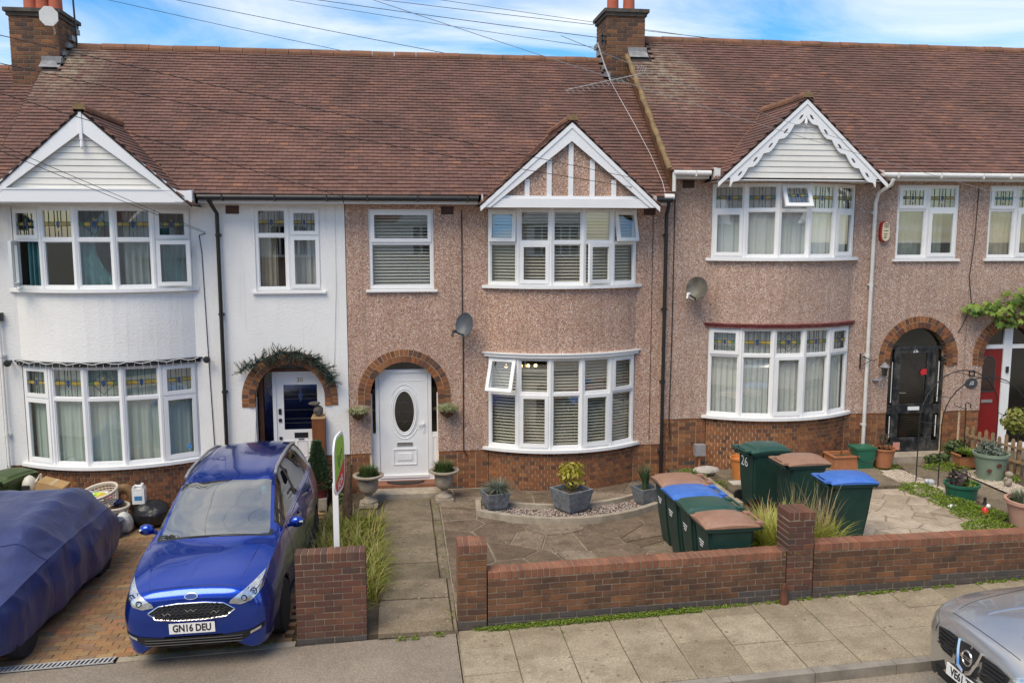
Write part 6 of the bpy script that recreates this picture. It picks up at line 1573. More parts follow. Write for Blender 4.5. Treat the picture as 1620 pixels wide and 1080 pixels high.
m = MB(); yb = LF.surf_y(0, .83)-.006; n = 20
BZ = .835; bf = lambda a, b, t, o: (a*math.cos(t), LF.surf_y(a*math.cos(t), BZ+b*math.sin(t))-o, BZ+b*math.sin(t)+o*.5)
m.prism([bf(.078, .032, 6.2832*i/n, .006) for i in range(n)], (0, -.010, .006)); bd = m.build('badge', M_('badge_silver', (.6, .62, .65), .25, 0, metal=.9), car)
m = MB(); m.prism([bf(.066, .025, 6.2832*i/n, .0175) for i in range(n)], (0, -.002, .001)); m.build('badge_field', M_('badge_blue', (.02, .06, .25), .3, 0), bd)
text('Ford', .048, MT['letter_w'], bd, Matrix.Translation((0, (bf(0, .0, 0, .0)[1])-.026, BZ+.013)) @ Matrix.Rotation(math.atan2(LF.surf_y(0, BZ+.02)-LF.surf_y(0, BZ-.02), .04)*-1, 4, 'X') @ FACE, name='badge_lettering', shear=.3)
car['paint_mat'] = BLUEP.name; plate(car, LF, .515, 'GN16 DEU'); del car['paint_mat']
ngon_patch(LF, ([(-.62, .345), (-.3, .295), (.3, .295), (.62, .345)], [(-.64, .43), (-.3, .405), (.3, .405), (.64, .43)]), .006, 20).build('lower_grille', MT['dark'], car)
m = MB()
for z in (.325, .355, .385): m.tube([(x, LF.surf_y(x, z)-.012, z) for x in [-.56+1.12*i/16 for i in range(17)]], .006, 5)
m.build('lower_grille_bars', TRIM, car)
HLM = glass('headlight_lens', (.96, .97, .97), .10); HLI = M_('headlight_reflector', (.72, .72, .70), .18, .25, 25, metal=.75)
def mir(pts, s_): return [(x*s_, z) for x, z in pts]
for s_ in (1, -1):
    lo_ = [(.43, .745), (.56, .725), (.68, .75), (.785, .83)]; hi_ = [(.445, .775), (.56, .84), (.68, .895), (.805, .955)]
    h = ngon_patch(LF, (mir(lo_, s_), mir(hi_, s_)), .006, 12).build('headlight', HLI, car, smooth=True, ang=80)
    ngon_patch(LF, (mir(lo_, s_), mir(hi_, s_)), .020, 12).build('lens', HLM, h, smooth=True, ang=80)
    m = MB()
    for (x, z, r_) in ((.60, .785, .030), (.70, .83, .036)):
        y = LF.surf_y(x, z)-.012; m.tube([(s_*x+r_*math.cos(t), y, z+r_*math.sin(t)) for t in [6.2832*i/14 for i in range(15)]], .007, 5)
    m.build('projector', TRIM, h)
    lo2 = [(.58, .36), (.70, .385), (.79, .42)]; hi2 = [(.60, .42), (.70, .445), (.80, .475)]
    ngon_patch(LF, (mir(lo2, s_), mir(hi2, s_)), .006, 8).build('fog_recess', MT['dark'], car)
    f = ngon_patch(LF, (mir([(.645, .385), (.76, .418)], s_), mir([(.65, .415), (.765, .448)], s_)), .014, 6).build('fog_light', HLI, car)
    # mirrors
    m = MB(); m.ico((s_*.985, -.70, 1.11), .09, 2, sc=(1.15, .7, .8)); m.bar((s_*.86, -.66, 1.06), (s_*.95, -.68, 1.08), .06, .04); mr = m.build('door_mirror', BLUEP, car, smooth=True)
    m = MB(); m.ico((s_*1.045, -.735, 1.12), .032, 1, sc=(1, .9, .7)); m.build('indicator', MT['metal'], mr, smooth=True)
    # roof rail
    pts = [(-.12, 1.565), (.05, 1.615), (.5, 1.642), (1.0, 1.638), (1.4, 1.60), (1.6, 1.55)]
    m = MB(); m.tube([(s_*(.615-.006*i), y, z) for i, (y, z) in enumerate(pts)], .021, 8); m.build('roof_rail', M_('satin_rail', (.62, .63, .64), .3, .05, 9, metal=.85), car, smooth=True)
    seam(car, LF, [(y, 5.02, s_) for y in [-.18+.13*i for i in range(15)]], r=.008, name='roof_seam')
    # doors
    for yy in (-.70, .26, 1.15):
        seam(car, LF, [(yy+(.10*max(0, (3-c))/3 if yy > 1 else 0), c, s_) for c in [.9+.3*i for i in range(11)]])
    seam(car, LF, [(-.70+.15*i, 1.0, s_) for i in range(13)])
    for yy in (.12, 1.0):
        p = LF.pt(yy, 2.65, s_); m = MB(); m.bar((p[0]+s_*.012, yy-.09, p[2]), (p[0]+s_*.012, yy+.09, p[2]+.01), .018, .026); m.build('door_handle', BLUEP, car)
    # chrome waist line
    seam(car, LF, [(-.80+.1*i, 4.02, s_) for i in range(26)], MT['metal'], .007, 'waist_trim')
    # tail light
    m = MB(); m.grid(lambda u, v: (lambda p: (p[0]+s_*.006, p[1]+.006, p[2]))(LF.pt(1.80+.26*u, 3.0+1.6*v-.6, s_)), 6, 6); m.build('tail_light', M_('tail_light_red', (.28, .01, .015), .2, .1, 5), car, smooth=True)
    # bonnet crease
    seam(car, LF, [(-2.02+.09*i, 5.0-.05*i*.3, s_) for i in range(10)], BLUEP, .004, 'bonnet_crease')
# bonnet front edge and sides
seam(car, LF, [(-2.06, c, 1) for c in [7-.25*i for i in range(9)]]); seam(car, LF, [(-2.06, c, -1) for c in [7-.25*i for i in range(9)]])
m = MB(); m.tube([LF.pt(-1.07, 6.7-.12*i, 1) for i in range(8)], .012, 5); m.tube([LF.pt(-1.07, 6.9-.1*i, -1) for i in range(8)], .012, 5); m.build('wiper', TRIM, car)
m = MB(); m.tube([(0, 1.50, 1.60), (0, 1.63, 1.92)], .004, 5); m.build('aerial', TRIM, car)
p = LF.pt(-.32, 6.6, 1); m = MB(); m.obox((0, -.30, 1.47), (.09, 0, 0), (0, .03, .02), (0, 0, .035)); m.build('interior_mirror', TRIM, car)
m = MB(); m.obox((.50, -.345, 1.43), (.035, 0, 0), (0, .012, .02), (0, 0, .028)); m.build('permit_sticker', M_('teal_sticker', (.05, .45, .45), .5, 0), car)
car.scale = (.93, 1, 1.03); car.location = (-2.17, -3.80, -.242); car.rotation_euler = (rad(.3), rad(-1.6), rad(-2.4))
# ---- silver crossover at the kerb, nose to the left
rows = []
row(-2.16, .44, .34, .40, .36, .66, .22, .68, .69)
row(-2.13, .30, .55, .62, .56, .76, .36, .80, .82)
row(-2.06, .23, .68, .74, .67, .83, .44, .895, .915)
row(-1.92, .22, .77, .83, .745, .885, .52, .955, .975)
row(-1.70, .22, .83, .875, .785, .945, .56, 1.005, 1.03)
row(-1.35, .23, .86, .89, .81, .985, .59, 1.05, 1.075)
row(-1.05, .24, .87, .89, .815, 1.01, .62, 1.085, 1.11)
row(-.90, .24, .87, .89, .815, 1.03, .70, 1.115, 1.18)
row(-.45, .24, .87, .89, .815, 1.06, .645, 1.33, 1.39)
row(-.10, .24, .87, .89, .815, 1.08, .60, 1.47, 1.52)
row(.35, .24, .87, .89, .815, 1.10, .58, 1.54, 1.59)
row(1.0, .25, .87, .89, .81, 1.15, .56, 1.53, 1.585)
row(1.55, .27, .85, .88, .79, 1.20, .54, 1.43, 1.51)
row(1.85, .30, .82, .86, .76, 1.18, .52, 1.28, 1.33)
row(2.02, .34, .77, .82, .72, 1.08, .50, 1.13, 1.16)
row(2.13, .40, .66, .70, .62, .90, .42, .96, .98)
row(2.17, .50, .48, .52, .46, .72, .30, .75, .77)
LS = Loft(rows, pchip([-2.2, -2.0, -1.6, -1.0, -.1, .3, 2.2], [0, .03, .07, .14, .08, .03, 0]))
SILV = paint('silver_metallic_paint', (.50, .50, .50), rough=.25, metal=.75)
scar = thing('parked_car', (0, 0, 0), 'silver crossover parked on the road, its nose at the right edge', 'car')
ARS = [(-1.27, .34), (1.36, .34)]
car_body(scar, LS, SILV, .035, ARS, (-.98, -.10), [(-.45, .30, 0, 0), (.38, 1.1, 0, 0), (1.18, 1.6, 0, 0)], ar=.40, rear=(1.58, 1.83), bandz=1.15)
for ay, az in ARS:
    for sd in (1, -1): wheel(scar, (sd*.775, ay, az), .34, .21, sd)
m = MB(); m.box(-.74, .74, -.9, 1.6, .32, .66); m.prism([(-.72, -.95, .98), (.72, -.95, .98), (.72, -.6, 1.0), (-.72, -.6, 1.0)], (0, 0, -.3)); m.build('cabin', M_('black_cabin', (.03, .03, .032), .8), scar)
for s_ in (1, -1):
    ngon_patch(LS, (mir([(.20, .60), (.34, .605), (.46, .65)], s_), mir([(.16, .80), (.34, .80), (.50, .775)], s_)), .008, 10).build('grille', MT['dark'], scar)
    m = MB()
    for k_, z in enumerate((.64, .675, .71, .745, .78)): m.tube([(s_*x, LS.surf_y(x, z)-.016, z) for x in [.21+.25*i/8 for i in range(9)]], .007, 5)
    m.build('grille_bars', TRIM, scar)
    # chrome vee
    m = MB(); pts = [(.155, .815), (.135, .72), (.085, .60), (.02, .565)]
    m.tube([(s_*x, LS.surf_y(x, z)-.016, z) for x, z in pts], [.020, .022, .022, .020], 6); m.build('grille_vee', MT['metal'], scar, smooth=True)
    lo_ = [(.56, .69), (.66, .71), (.76, .77)]; hi_ = [(.53, .80), (.66, .865), (.795, .93)]
    h = ngon_patch(LS, (mir(lo_, s_), mir(hi_, s_)), .008, 12).build('headlight', HLI, scar, smooth=True, ang=80); ngon_patch(LS, (mir(lo_, s_), mir(hi_, s_)), .022, 12).build('lens', HLM, h, smooth=True, ang=80)
    seam(scar, LS, [(-1.95+.1*i, 5.15-.03*i, s_) for i in range(10)], TRIM, .003, 'bonnet_edge')
    seam(scar, LS, [(-1.80+.1*i, 6.1+.02*i, s_) for i in range(8)], SILV, .012, 'bonnet_ridge')
    m = MB(); m.ico((s_*.96, -.62, 1.12), .11, 2, sc=(1.1, .75, .85)); m.bar((s_*.84, -.58, 1.06), (s_*.93, -.6, 1.08), .06, .04); m.build('door_mirror', SILV, scar, smooth=True)
    for yy in (-.62, .33, 1.15): seam(scar, LS, [(yy, c, s_) for c in [.9+.3*i for i in range(11)]])
seam(scar, LS, [(-2.02, c, 1) for c in [7-.2*i for i in range(11)]]); seam(scar, LS, [(-2.02, c, -1) for c in [7-.2*i for i in range(11)]])
ngon_patch(LS, ([(-.16, .575), (0, .555), (.16, .575)], [(-.14, .80), (0, .815), (.14, .80)]), .006, 10).build('grille_centre', MT['dark'], scar)
yb = LS.surf_y(0, .70)-.028; m = MB(); m.tube([(.066*math.cos(t), yb, .70+.066*math.sin(t)) for t in [6.2832*i/24 for i in range(25)]], .010, 8); m.box(-.082, .082, yb-.009, yb+.006, .685, .715); bd = m.build('badge', MT['metal'], scar, smooth=True)
text('NISSAN', .026, MT['letter_k'], bd, Matrix.Translation((0, yb-.0105, .70)) @ FACE, name='badge_lettering')
plate(scar, LS, .475, 'VE61 7DV')
ngon_patch(LS, ([(-.45, .30), (0, .285), (.45, .30)], [(-.5, .40), (0, .40), (.5, .40)]), .006, 14).build('lower_grille', MT['dark'], scar)
scar.location = (7.24, -8.52, pz(7.2, KY)-.125); scar.rotation_euler = (0, rad(0), rad(-90)); scar.rotation_euler = Matrix.Rotation(-SLOPE, 3, 'Y').to_4x4().to_3x3().to_euler() if 0 else (rad(-1.8), 0, rad(-91.5))
# ---- small car under a blue cover
rows = []
row(-1.85, .30, .46, .50, .44, .58, .30, .62, .63)
row(-1.80, .22, .66, .69, .63, .72, .44, .78, .79)
row(-1.66, .20, .76, .79, .74, .82, .52, .87, .885)
row(-1.35, .20, .81, .84, .80, .90, .56, .965, .985)
row(-.95, .20, .84, .86, .83, .96, .58, 1.07, 1.09)
row(-.55, .20, .86, .89, .84, 1.00, .58, 1.26, 1.285)
row(-.28, .20, .87, .90, .84, 1.02, .57, 1.385, 1.405)
row(.30, .20, .88, .91, .84, 1.02, .55, 1.43, 1.45)
row(.95, .20, .88, .91, .83, 1.00, .54, 1.42, 1.44)
row(1.35, .22, .88, .90, .82, .98, .52, 1.36, 1.38)
row(1.60, .24, .85, .87, .77, .92, .50, 1.14, 1.16)
row(1.75, .28, .74, .78, .66, .82, .46, .95, .97)
row(1.80, .40, .56, .60, .52, .68, .34, .76, .78)
LC = Loft(rows, pchip([-1.9, -1.6, -1, -.2, .3, 1.9], [0, .05, .12, .08, .03, 0]))
def cloth_mat():
    m, t, b = newmat('blue_cover_cloth'); k = NT(t); p = k.pos(); c = k.ramp(k.noise(p, 3, 6), [(.3, (.011, .021, .095)), (.7, (.021, .037, .145))]); k.l(c, b.inputs['Base Color']); b.inputs['Roughness'].default_value = .42; b.inputs['Sheen Weight'].default_value = .1
    k.l(k.bump(k.noise(k.scl(p, (1.6, 1.6, .8)), 3.2, 6, .55, 1.2), .35, .04), b.inputs['Normal']); return m
CLOTH = cloth_mat()
ccar = thing('covered_car', (0, 0, 0), 'small car under a dark blue cloth cover on the drive', 'car')
m = MB(); nys, ncs = 150, 110; hemrn = random.Random(8)
def cov(u, v):
    y = LC.y0+(LC.y1-LC.y0)*(u-.012*math.sin(2*math.pi*u)*1.0); s = v*2-1; cm = .55+.45*math.sin(y*2.7+.8)+.22*math.sin(y*7.3+1); c = cm+(7-cm)*(1-abs(s)); sd = 1 if s > 0 else -1
    x, yy, z = LC.pt(y, max(c, .02), sd); low = max(0, 1-c/3.4)
    fold = (math.sin(yy*9+1.5*math.sin(yy*3.1))*.022+math.sin(yy*21+2*math.sin(yy*5))*.006)*low**.8
    ang = math.atan2(x, .6); x += sd*fold
    rg = lambda q: (1-abs(mnoise.noise(q)))**5
    cre = .020*rg(Vector((x*1.1+3, yy*1.3, z*1.3)))+.010*rg(Vector((x*2.5, yy*2.3+7, z*2.6)))
    wr = cre+mnoise.noise(Vector((x*2.2, yy*2.6, z*2.2)))*.010+mnoise.noise(Vector((x*6, yy*3+z*5, z*6)))*.005; dr = math.sin((yy*.8+z*1.6)*6+mnoise.noise(Vector((x, yy*1.5, z)))*4)*.008*(.4+low)
    return (x*(1.02+wr)+sd*(wr+dr)*.6, yy+wr*.5+(.02*math.sin(x*14)*min(1, max(0, -yy-1.4)*3)), z+wr+dr*.4)
m.grid(cov, nys, ncs)
for u_ in (0, 1):
    for j in range(ncs//2): m.poly([cov(u_, j/ncs), cov(u_, (j+1)/ncs), cov(u_, 1-(j+1)/ncs), cov(u_, 1-j/ncs)])
m.build('cover', CLOTH, ccar, smooth=True, ang=180)
m = MB(); pts = [cov(.352, .06+.88*i/40) for i in range(41)]; m.tube([(x, y-.004, z+.004) for x, y, z in pts], .005, 5); m.build('cover_seam', CLOTH, ccar)
for ay in (-1.2, 1.15):
    for sd in (1, -1): wheel(ccar, (sd*.76, ay, .285), .285, .18, sd)
m = MB(); m.box(-.7, .7, -1.6, 1.5, .22, .5); m.build('underbody', TRIM, ccar)
ccar.scale = (1, 1, .90); ccar.location = (-5.09, -3.98, -.335); ccar.rotation_euler = (0, rad(-1.5), rad(-2))
# ================================================================== chimneys
def chimney(label, x0, x1, y0, y1, zb, zt, pots):
    C = thing('chimney_stack', ((x0+x1)/2, (y0+y1)/2, zb), label, 'chimney'); m = MB(); e = .008; m.box(x0+e, x1-e, y0+e, y1-e, zb, zt); m.build('mortar_core', MT['mortar_dark'], C)
    lst = []; rn = random.Random(int(zt*10)); z = zb+.04; r = 0
    while z < zt-.02:
        for face in range(4):
            L_ = (x1-x0) if face % 2 == 0 else (y1-y0); a = 0; first = .215 if r % 2 == face % 2 else .1075; t = 0.
            while t < L_-.02:
                w = first if t == 0 else .225
                if t+w > L_-.04: w = L_-t
                kk, b = fbk(round(w-.010, 3), .05); s = t+w/2
                if face == 0: Mx = Matrix.Translation((x0+s, y0+.025, z))
                elif face == 2: Mx = Matrix.Translation((x0+s, y1-.025, z))
                elif face == 1: Mx = Matrix.Translation((x1-.025, y0+s, z)) @ Matrix.Rotation(math.pi/2, 4, 'Z')
                else: Mx = Matrix.Translation((x0+.025, y0+s, z)) @ Matrix.Rotation(math.pi/2, 4, 'Z')
                lst.append(('ch_'+kk, b, Mx, MT['brick_chim'])); t += w
        z += .0755; r += 1
    lst.sort(key=lambda l: (l[2].translation.y > y0+.1 and not (l[2].translation.x < x0+.1 if x0 > 0 else l[2].translation.x > x1-.1), -l[2].translation.z))
    pieces('brick', C, lst, 300, 'brick_mass')
    m = MB(); m.box(x0-.07, x1+.07, y0-.07, y1+.07, zt-.02, zt+.05); m.box(x0-.03, x1+.03, y0-.03, y1+.03, zt-.09, zt-.021); m.build('cap', M_('sooty_concrete', (.075, .065, .055), .95, .4, 7, .5, 40), C)
    for px in pots:
        m = MB(); m.lathe([(.15, 0), (.145, .05), (.125, .10), (.115, .55), (.14, .58), (.14, .62), (.10, .62), (.10, .5)], (px, (y0+y1)/2, zt+.05), 18); m.build('chimney_pot', M_('red_clay_pot', (.36, .085, .045), .8, .15, 6, dirt=.2), C, smooth=True, ang=35)
    m = MB(); yb = y0-.02
    for xa, xb in (((4.84, x1+.04),) if x0 > 0 else ((-6.70, x1+.04),)):
        m.obox(((xa+xb)/2, y0-.006, zroofat(y0, zb)+.06), ((xb-xa)/2, 0, 0), (0, .006, 0), (0, 0, .055)); m.obox(((xa+xb)/2, y0-.09, zroofat(y0-.09, zb)+.035), ((xb-xa)/2, 0, 0), (0, .09, .076), (0, -.003, .004))
    m.build('flashing', MT['lead'], C); return C
def zroofat(y, zb): return zroof(y, 0 if zb < 7.2 else .47)+.02
ch0 = chimney('brick chimney stack with red pots at the left end of the roof', -7.25, -6.36, 2.72, 3.70, 7.0, 8.72, (-7.02, -6.80, -6.56))
ch1 = chimney('brick chimney stack with two red pots between the two roofs', 4.385, 5.20, 2.75, 3.70, 7.3, 9.10, (4.62, 4.97))
m = MB()
for (xa, xb, ya) in ((4.34, 4.42, 2.5), (-6.40, -6.30, 2.5)):
    for i in range(5): m.obox(((xa+xb)/2, ya+.2+i*.22, zroof(ya+.2+i*.22, 0)+.06), (.05, 0, 0), (0, .12, 0), (0, 0, .05))
m.build('flashing', MT['lead'], ch1)
# ================================================================== dishes, aerials, cables
def dish(label, c, n, w, h, mat, lnbmat, wall_y=0, arm=None, post=None):
    D = thing('satellite_dish', c, label, 'satellite dish'); c = Vector(c); n = Vector(n).normalized(); a = n.cross(Vector((0, 0, 1))).normalized(); b = a.cross(n).normalized()
    if b.z < 0: b = -b
    m = MB(); k = 20
    def F(u, v): t = 6.2832*u; r = v; return c+a*(w/2*r*math.cos(t))+b*(h/2*r*math.sin(t))+n*(.07*r*r-.05)
    m.grid(F, 24, 6); m.grid(lambda u, v: F(u, v)-n*.008, 24, 6); m.tube([F(i/24, 1)-n*.004 for i in range(25)], .007, 5); m.build('reflector', mat, D, smooth=True)
    f = c-b*h*.42+n*.02; l = c-b*h*.30+n*.36-b*.06
    m = MB(); m.bar(f-n*.08, l, .022, .022); m.build('arm', TRIM, D)
    m = MB(); m.tube([l-n*.05+b*.02, l+b*.0+n*.03], .028, 10); m.tube([l+n*.03, l+n*.05-b*.09], .018, 8); m.build('feed_horn', lnbmat, D, smooth=True)
    m = MB(); m.tube([c-n*.06, Vector((c.x, wall_y-.06, c.z-.05)), Vector((c.x, wall_y-.002, c.z-.05))], .018, 8); m.box(c.x-.06, c.x+.06, wall_y-.012, wall_y-.001, c.z-.13, c.z+.03); m.build('wall_bracket', TRIM, D); return D
dish('dark grey satellite dish on the pebbledashed wall left of the bays', (1.15, -.26, 2.93), (-.50, -.82, .28), .33, .43, M_('grey_dish', (.075, .085, .095), .5, .15, 8), TRIM)
dish('tarnished satellite dish right of the black downpipe', (5.39, -.26, 3.53), (-.62, -.72, .30), .40, .44, M_('tarnished_dish', (.11, .10, .08), .55, .5, 6), MT['white_pl'])
D = thing('satellite_dish', (-6.44, 2.55, 8.55), 'pale octagonal dish on the left chimney stack', 'satellite dish'); m = MB(); n_ = Vector((.25, -.95, .1)).normalized(); a_ = Vector((1, .26, 0)).normalized(); b_ = Vector((0, 0, 1))
m.prism([Vector((-6.44, 2.50, 8.58))+a_*.17*math.cos(t)+b_*.19*math.sin(t) for t in [6.2832*(i+.5)/8 for i in range(8)]], n_*.035); m.build('panel', MT['white_pl'], D); m = MB(); m.tube([(-6.44, 2.50, 8.55), (-6.42, 2.66, 8.42), (-6.42, 2.72, 8.3)], .018, 6); m.build('mount', MT['alu'], D)
A = thing('tv_aerial', (4.35, 2.3, 7.7), 'long yagi television aerial lying in front of the tall chimney', 'aerial'); a, b = Vector((3.335, 1.6, 7.31)), Vector((4.914, 1.6, 7.67))
m = MB(); AG = M_('dull_aerial_grey', (.30, .30, .30), .5, .2); m.tube([a, b], .009, 6); m.build('boom', AG, A); m = MB(); dv = (b-a)
for i in range(17):
    p = a+dv*(i/16); m.tube([p+Vector((.02, -.10, -.10)), p+Vector((-.02, .10, .03))], .0035, 4)
for k in range(4): m.tube([b+Vector((-.05-.05*k, -.02, .0)), b+Vector((.0-.05*k, .0, .13))], .004, 4)
m.build('elements', AG, A); m = MB(); m.tube([(4.172, 2.68, 8.45), (4.27, 2.45, 7.95), (4.34, 2.2, 7.62), (4.25, 1.62, 7.50)], .014, 7); m.build('mast', AG, A)
m = MB(); m.tube([(-6.20, 3.2, 8.1), (-6.25, 3.2, 9.9)], .018, 6); m.build('aerial_mast', TRIM, label='thin black aerial mast right of the left chimney stack', cat='aerial mast')
m = MB(); m.box(4.27, 4.385, 2.80, 2.84, 8.50, 8.53); m.box(4.27, 4.385, 2.80, 2.84, 8.60, 8.63); m.box(4.29, 4.32, 2.80, 2.84, 8.44, 8.68); m.build('cable_bracket', TRIM, label='small iron cable bracket on the left face of the tall chimney', cat='bracket')
CBL = M_('cable_black', (.02, .02, .022), .6, 0); CBG = M_('cable_grey', (.28, .28, .28), .6, 0)
def cable(label, p, q, sag, r=.009, ext=0., mat=None):
    r *= .6
    p, q = Vector(p), Vector(q); p = p+(p-q)*ext; m = MB(); n = 30; m.tube([p.lerp(q, i/n)-Vector((0, 0, sag*4*(i/n)*(1-i/n))) for i in range(n+1)], r, 5)
    return m.build('overhead_cable', mat or CBL, label=label, cat='cable', group='overhead cables')
cable('overhead cable crossing the sky at the far left behind the roof', (-7.33, 8, 10.4), (-.5, 8, 9.08), .05, .011, .6)
cable('overhead cable crossing the sky behind the middle of the ridge', (-5.83, 8, 10.47), (2.4, 8, 9.07), .05, .013, .6)
cable('overhead cable ending at the bracket on the tall chimney', (-3.22, 6, 10.16), (4.29, 2.82, 8.575), .05, .012, .6)
cable('highest overhead cable passing behind the tall chimney', (1.15, 9, 10.9), (12.5, 9, 9.7), .05, .011, .6)
cable('overhead cable passing behind the tall chimney just above the ridge', (-.96, 7, 10.37), (11.0, 7, 9.40), .05, .012, .6)
cable('faint overhead cable ending low on the tall chimney', (-1.8, 6, 9.886), (4.39, 2.80, 8.35), .04, .009, .6)
cable('overhead cable sloping over the roofs to the middle gable, upper one', (-4.214, -5, 6.734), (4.62, -.42, 5.40), .10, .008, .6)
cable('overhead cable sloping over the roofs to the middle gable, lower one', (-4.222, -5, 6.55), (4.60, -.42, 5.27), .22, .008, .6)
cable('overhead cable sloping from the left gable to the middle eaves', (-4.26, -5, 6.06), (-.87, -.42, 5.13), .03, .008, .6)
cable('upper of two cables meeting the white house wall beside its bay', (-4.30, -5, 5.50), (-3.23, -.04, 4.55), .02, .007, .6)
cable('lower of two cables meeting the white house wall beside its bay', (-4.302, -5, 5.455), (-3.23, -.04, 4.53), .04, .007, .6)
cable('overhead cable crossing in front of the fretted gable', (3.08, -4, 6.57), (12.0, -.55, 5.05), .12, .007, .6, CBG)
cable('overhead cable crossing the top of the fretted gable', (4.384, -4, 6.355), (8.75, -.8, 5.93), .08, .006, .6, CBG)
def wire(name, label, pts, r=.006, mat=None): m = MB(); m.tube(pts, r, 5); return m.build(name, mat or CBL, label=label, cat='wire')
wire('aerial_lead', 'thin aerial lead running down the roof from the tall chimney', [(4.30, 2.2, 7.66), (4.40, 1.6, 7.14), (4.52, 1.0, 6.60), (4.62, .3, 6.0), (4.70, -.25, 5.45), (4.72, -.36, 5.25)], .004, MT['white_pl'])
wire('wall_cable', 'black cable down the pebbledashed wall under the dark dish', [(1.13, -.012, 4.95), (1.13, -.012, 3.2), (1.14, -.012, 2.6), (1.135, -.014, .62), (1.20, -.02, .50)], .010)
wire('wall_cable', 'dark cable running up the wall past the tarnished dish', [(5.02, -.012, 5.2), (5.02, -.012, 2.6), (5.0, -.012, 1.1), (5.03, -.02, .65)], .010)
wire('wall_cable', 'thin cable down the white wall right of the bays', [(-3.23, -.03, 4.53), (-3.34, -.012, 4.5), (-3.31, -.012, 4.2), (-3.28, -.012, 2.6), (-3.24, -.012, .8)], .007)
wire('wall_cable', 'thin dark cable wandering down the wall to the black-doored arch', [(11.02, -.012, 5.4), (11.0, -.012, 4.4), (10.94, -.012, 3.7), (11.02, -.012, 3.2), (10.9, -.012, 2.85), (10.78, -.012, 2.62)], .008)
wire('wall_cable', 'thin cable near the party line on the white wall', [(-1.06, -.01, 5.0), (-1.08, -.01, 3.6), (-1.14, -.01, 2.3), (-1.18, -.01, 2.0)], .004, MT['white_pl'])
wire('wall_cable', 'thin vertical cable on the pebbledash right of the middle bays', [(4.62, -.01, 4.95), (4.62, -.01, .66)], .005)
wire('icicle_light_cable', 'string of icicle lights along the head of the lower left bay', [( _c30['B'].p(i/30, .085)[0], _c30['B'].p(i/30, .085)[1], 2.40+.02*math.sin(i*1.7)) for i in range(31)], .005, MT['letter_w'])
icy = bpy.data.objects['icicle_light_cable']; rn = random.Random(2); m = MB()
for i in range(26):
    p = _c30['B'].p((i+.5)/26, .085); l = rn.uniform(.03, .12); m.tube([(*p, 2.39), (p[0]+rn.uniform(-.02, .02), p[1], 2.39-l)], .003, 4)
m.build('icicle', MT['letter_w'], icy)
# ================================================================== small things on the walls
def wallthing(name, label, cat, loc): return thing(name, loc, label, cat)
W_ = wallthing('alarm_box', 'cream and red alarm box on the wall right of the white downpipe', 'alarm box', (9.10, -.05, 4.57)); m = MB()
pr = [(0, .19), (.08, .16), (.11, .05), (.11, -.10), (.08, -.17), (0, -.20), (-.08, -.17), (-.11, -.10), (-.11, .05), (-.08, .16)]
m.prism([(9.10+x*.75, -.005, 4.57+z) for x, z in pr], (0, -.075, 0)); m.build('base', M_('alarm_red', (.35, .02, .02), .5, 0), W_); m = MB(); m.prism([(9.115+x*.68, -.081, 4.57+z*.93) for x, z in pr], (0, -.02, 0)); m.build('cover', M_('alarm_cream', (.70, .60, .40), .5, .05), W_)
m = MB()
for i in range(3):
    for j in range(3): m.box(9.075+j*.03, 9.095+j*.03, -.1025, -.1015, 4.64+i*.03, 4.66+i*.03)
for k, z in enumerate((4.58, 4.52, 4.48, 4.45)): m.box(9.075, 9.155-.01*k, -.1025, -.1015, z-.007, z+.007)
m.build('print', MT['letter_k'], W_)
W_ = wallthing('wall_lantern', 'small grey wall lantern left of the black front door', 'lantern', (9.20, -.12, 1.93)); m = MB(); m.lathe([(.0, .17), (.10, .07), (.075, .06)], (9.20, -.16, 1.93), 8); m.build('roof', M_('grey_cast_metal', (.20, .20, .22), .6, .2), W_)
m = MB(); m.lathe([(.045, -.10), (.07, .06)], (9.20, -.16, 1.93), 6); m.build('lamp_glass', MT['glass_dark'], W_); m = MB(); m.lathe([(.03, -.13), (.05, -.10)], (9.20, -.16, 1.93), 8); m.tube([(9.20, -.16, 1.80), (9.14, -.12, 1.72), (9.10, -.02, 1.74)], .015, 6); m.lathe([(.06, 0), (.06, .02)], (9.10, -.02, 1.72), 8); m.build('bracket', M_('blue_grey_metal', (.22, .27, .33), .5, .2), W_)
W_ = wallthing('basket_bracket', 'black iron hanging-basket bracket on the white downpipe', 'bracket', (8.78, -.05, 2.1)); m = MB(); m.box(8.765, 8.79, -.02, -.005, 1.95, 2.25); m.tube([(8.78, -.02, 2.2), (8.90, -.28, 2.14), (8.93, -.32, 2.18)], .008, 5); m.tube([(8.78, -.02, 2.0), (8.88, -.2, 2.14)], .006, 5); m.build('arm', TRIM, W_)
W_ = wallthing('house_plaque', 'dark oval slate number plaque beside the red front door', 'plaque', (11.13, -.02, 1.62)); m = MB(); m.prism([(11.13+.13*math.cos(t), -.004, 1.62+.10*math.sin(t)) for t in [6.2832*i/18 for i in range(18)]], (0, -.02, 0)); pq = m.build('slate', M_('slate', (.05, .055, .065), .6, .2), W_)
text('22', .10, MT['letter_w'], W_, Matrix.Translation((11.13, -.0255, 1.62)) @ FACE, name='number')
m = MB(); rect_ring(m, 11.07, 11.19, 1.76, 1.87, .014, -.02, -.004); m.build('small_frame', TRIM, label='tiny dark frame on the wall above the slate plaque', cat='frame')
W_ = wallthing('meter_box', 'grey utility box on a short post against the brick plinth', 'utility box', (5.53, -.25, .1)); m = MB(); m.box(5.43, 5.63, -.30, -.18, .42, .63); m.build('box', M_('grey_plastic_box', (.27, .25, .25), .6, .12, 7, dirt=.3), W_); m = MB(); m.tube([(5.53, -.24, .42), (5.53, -.24, .12)], .018, 6); m.build('post', TC, W_)
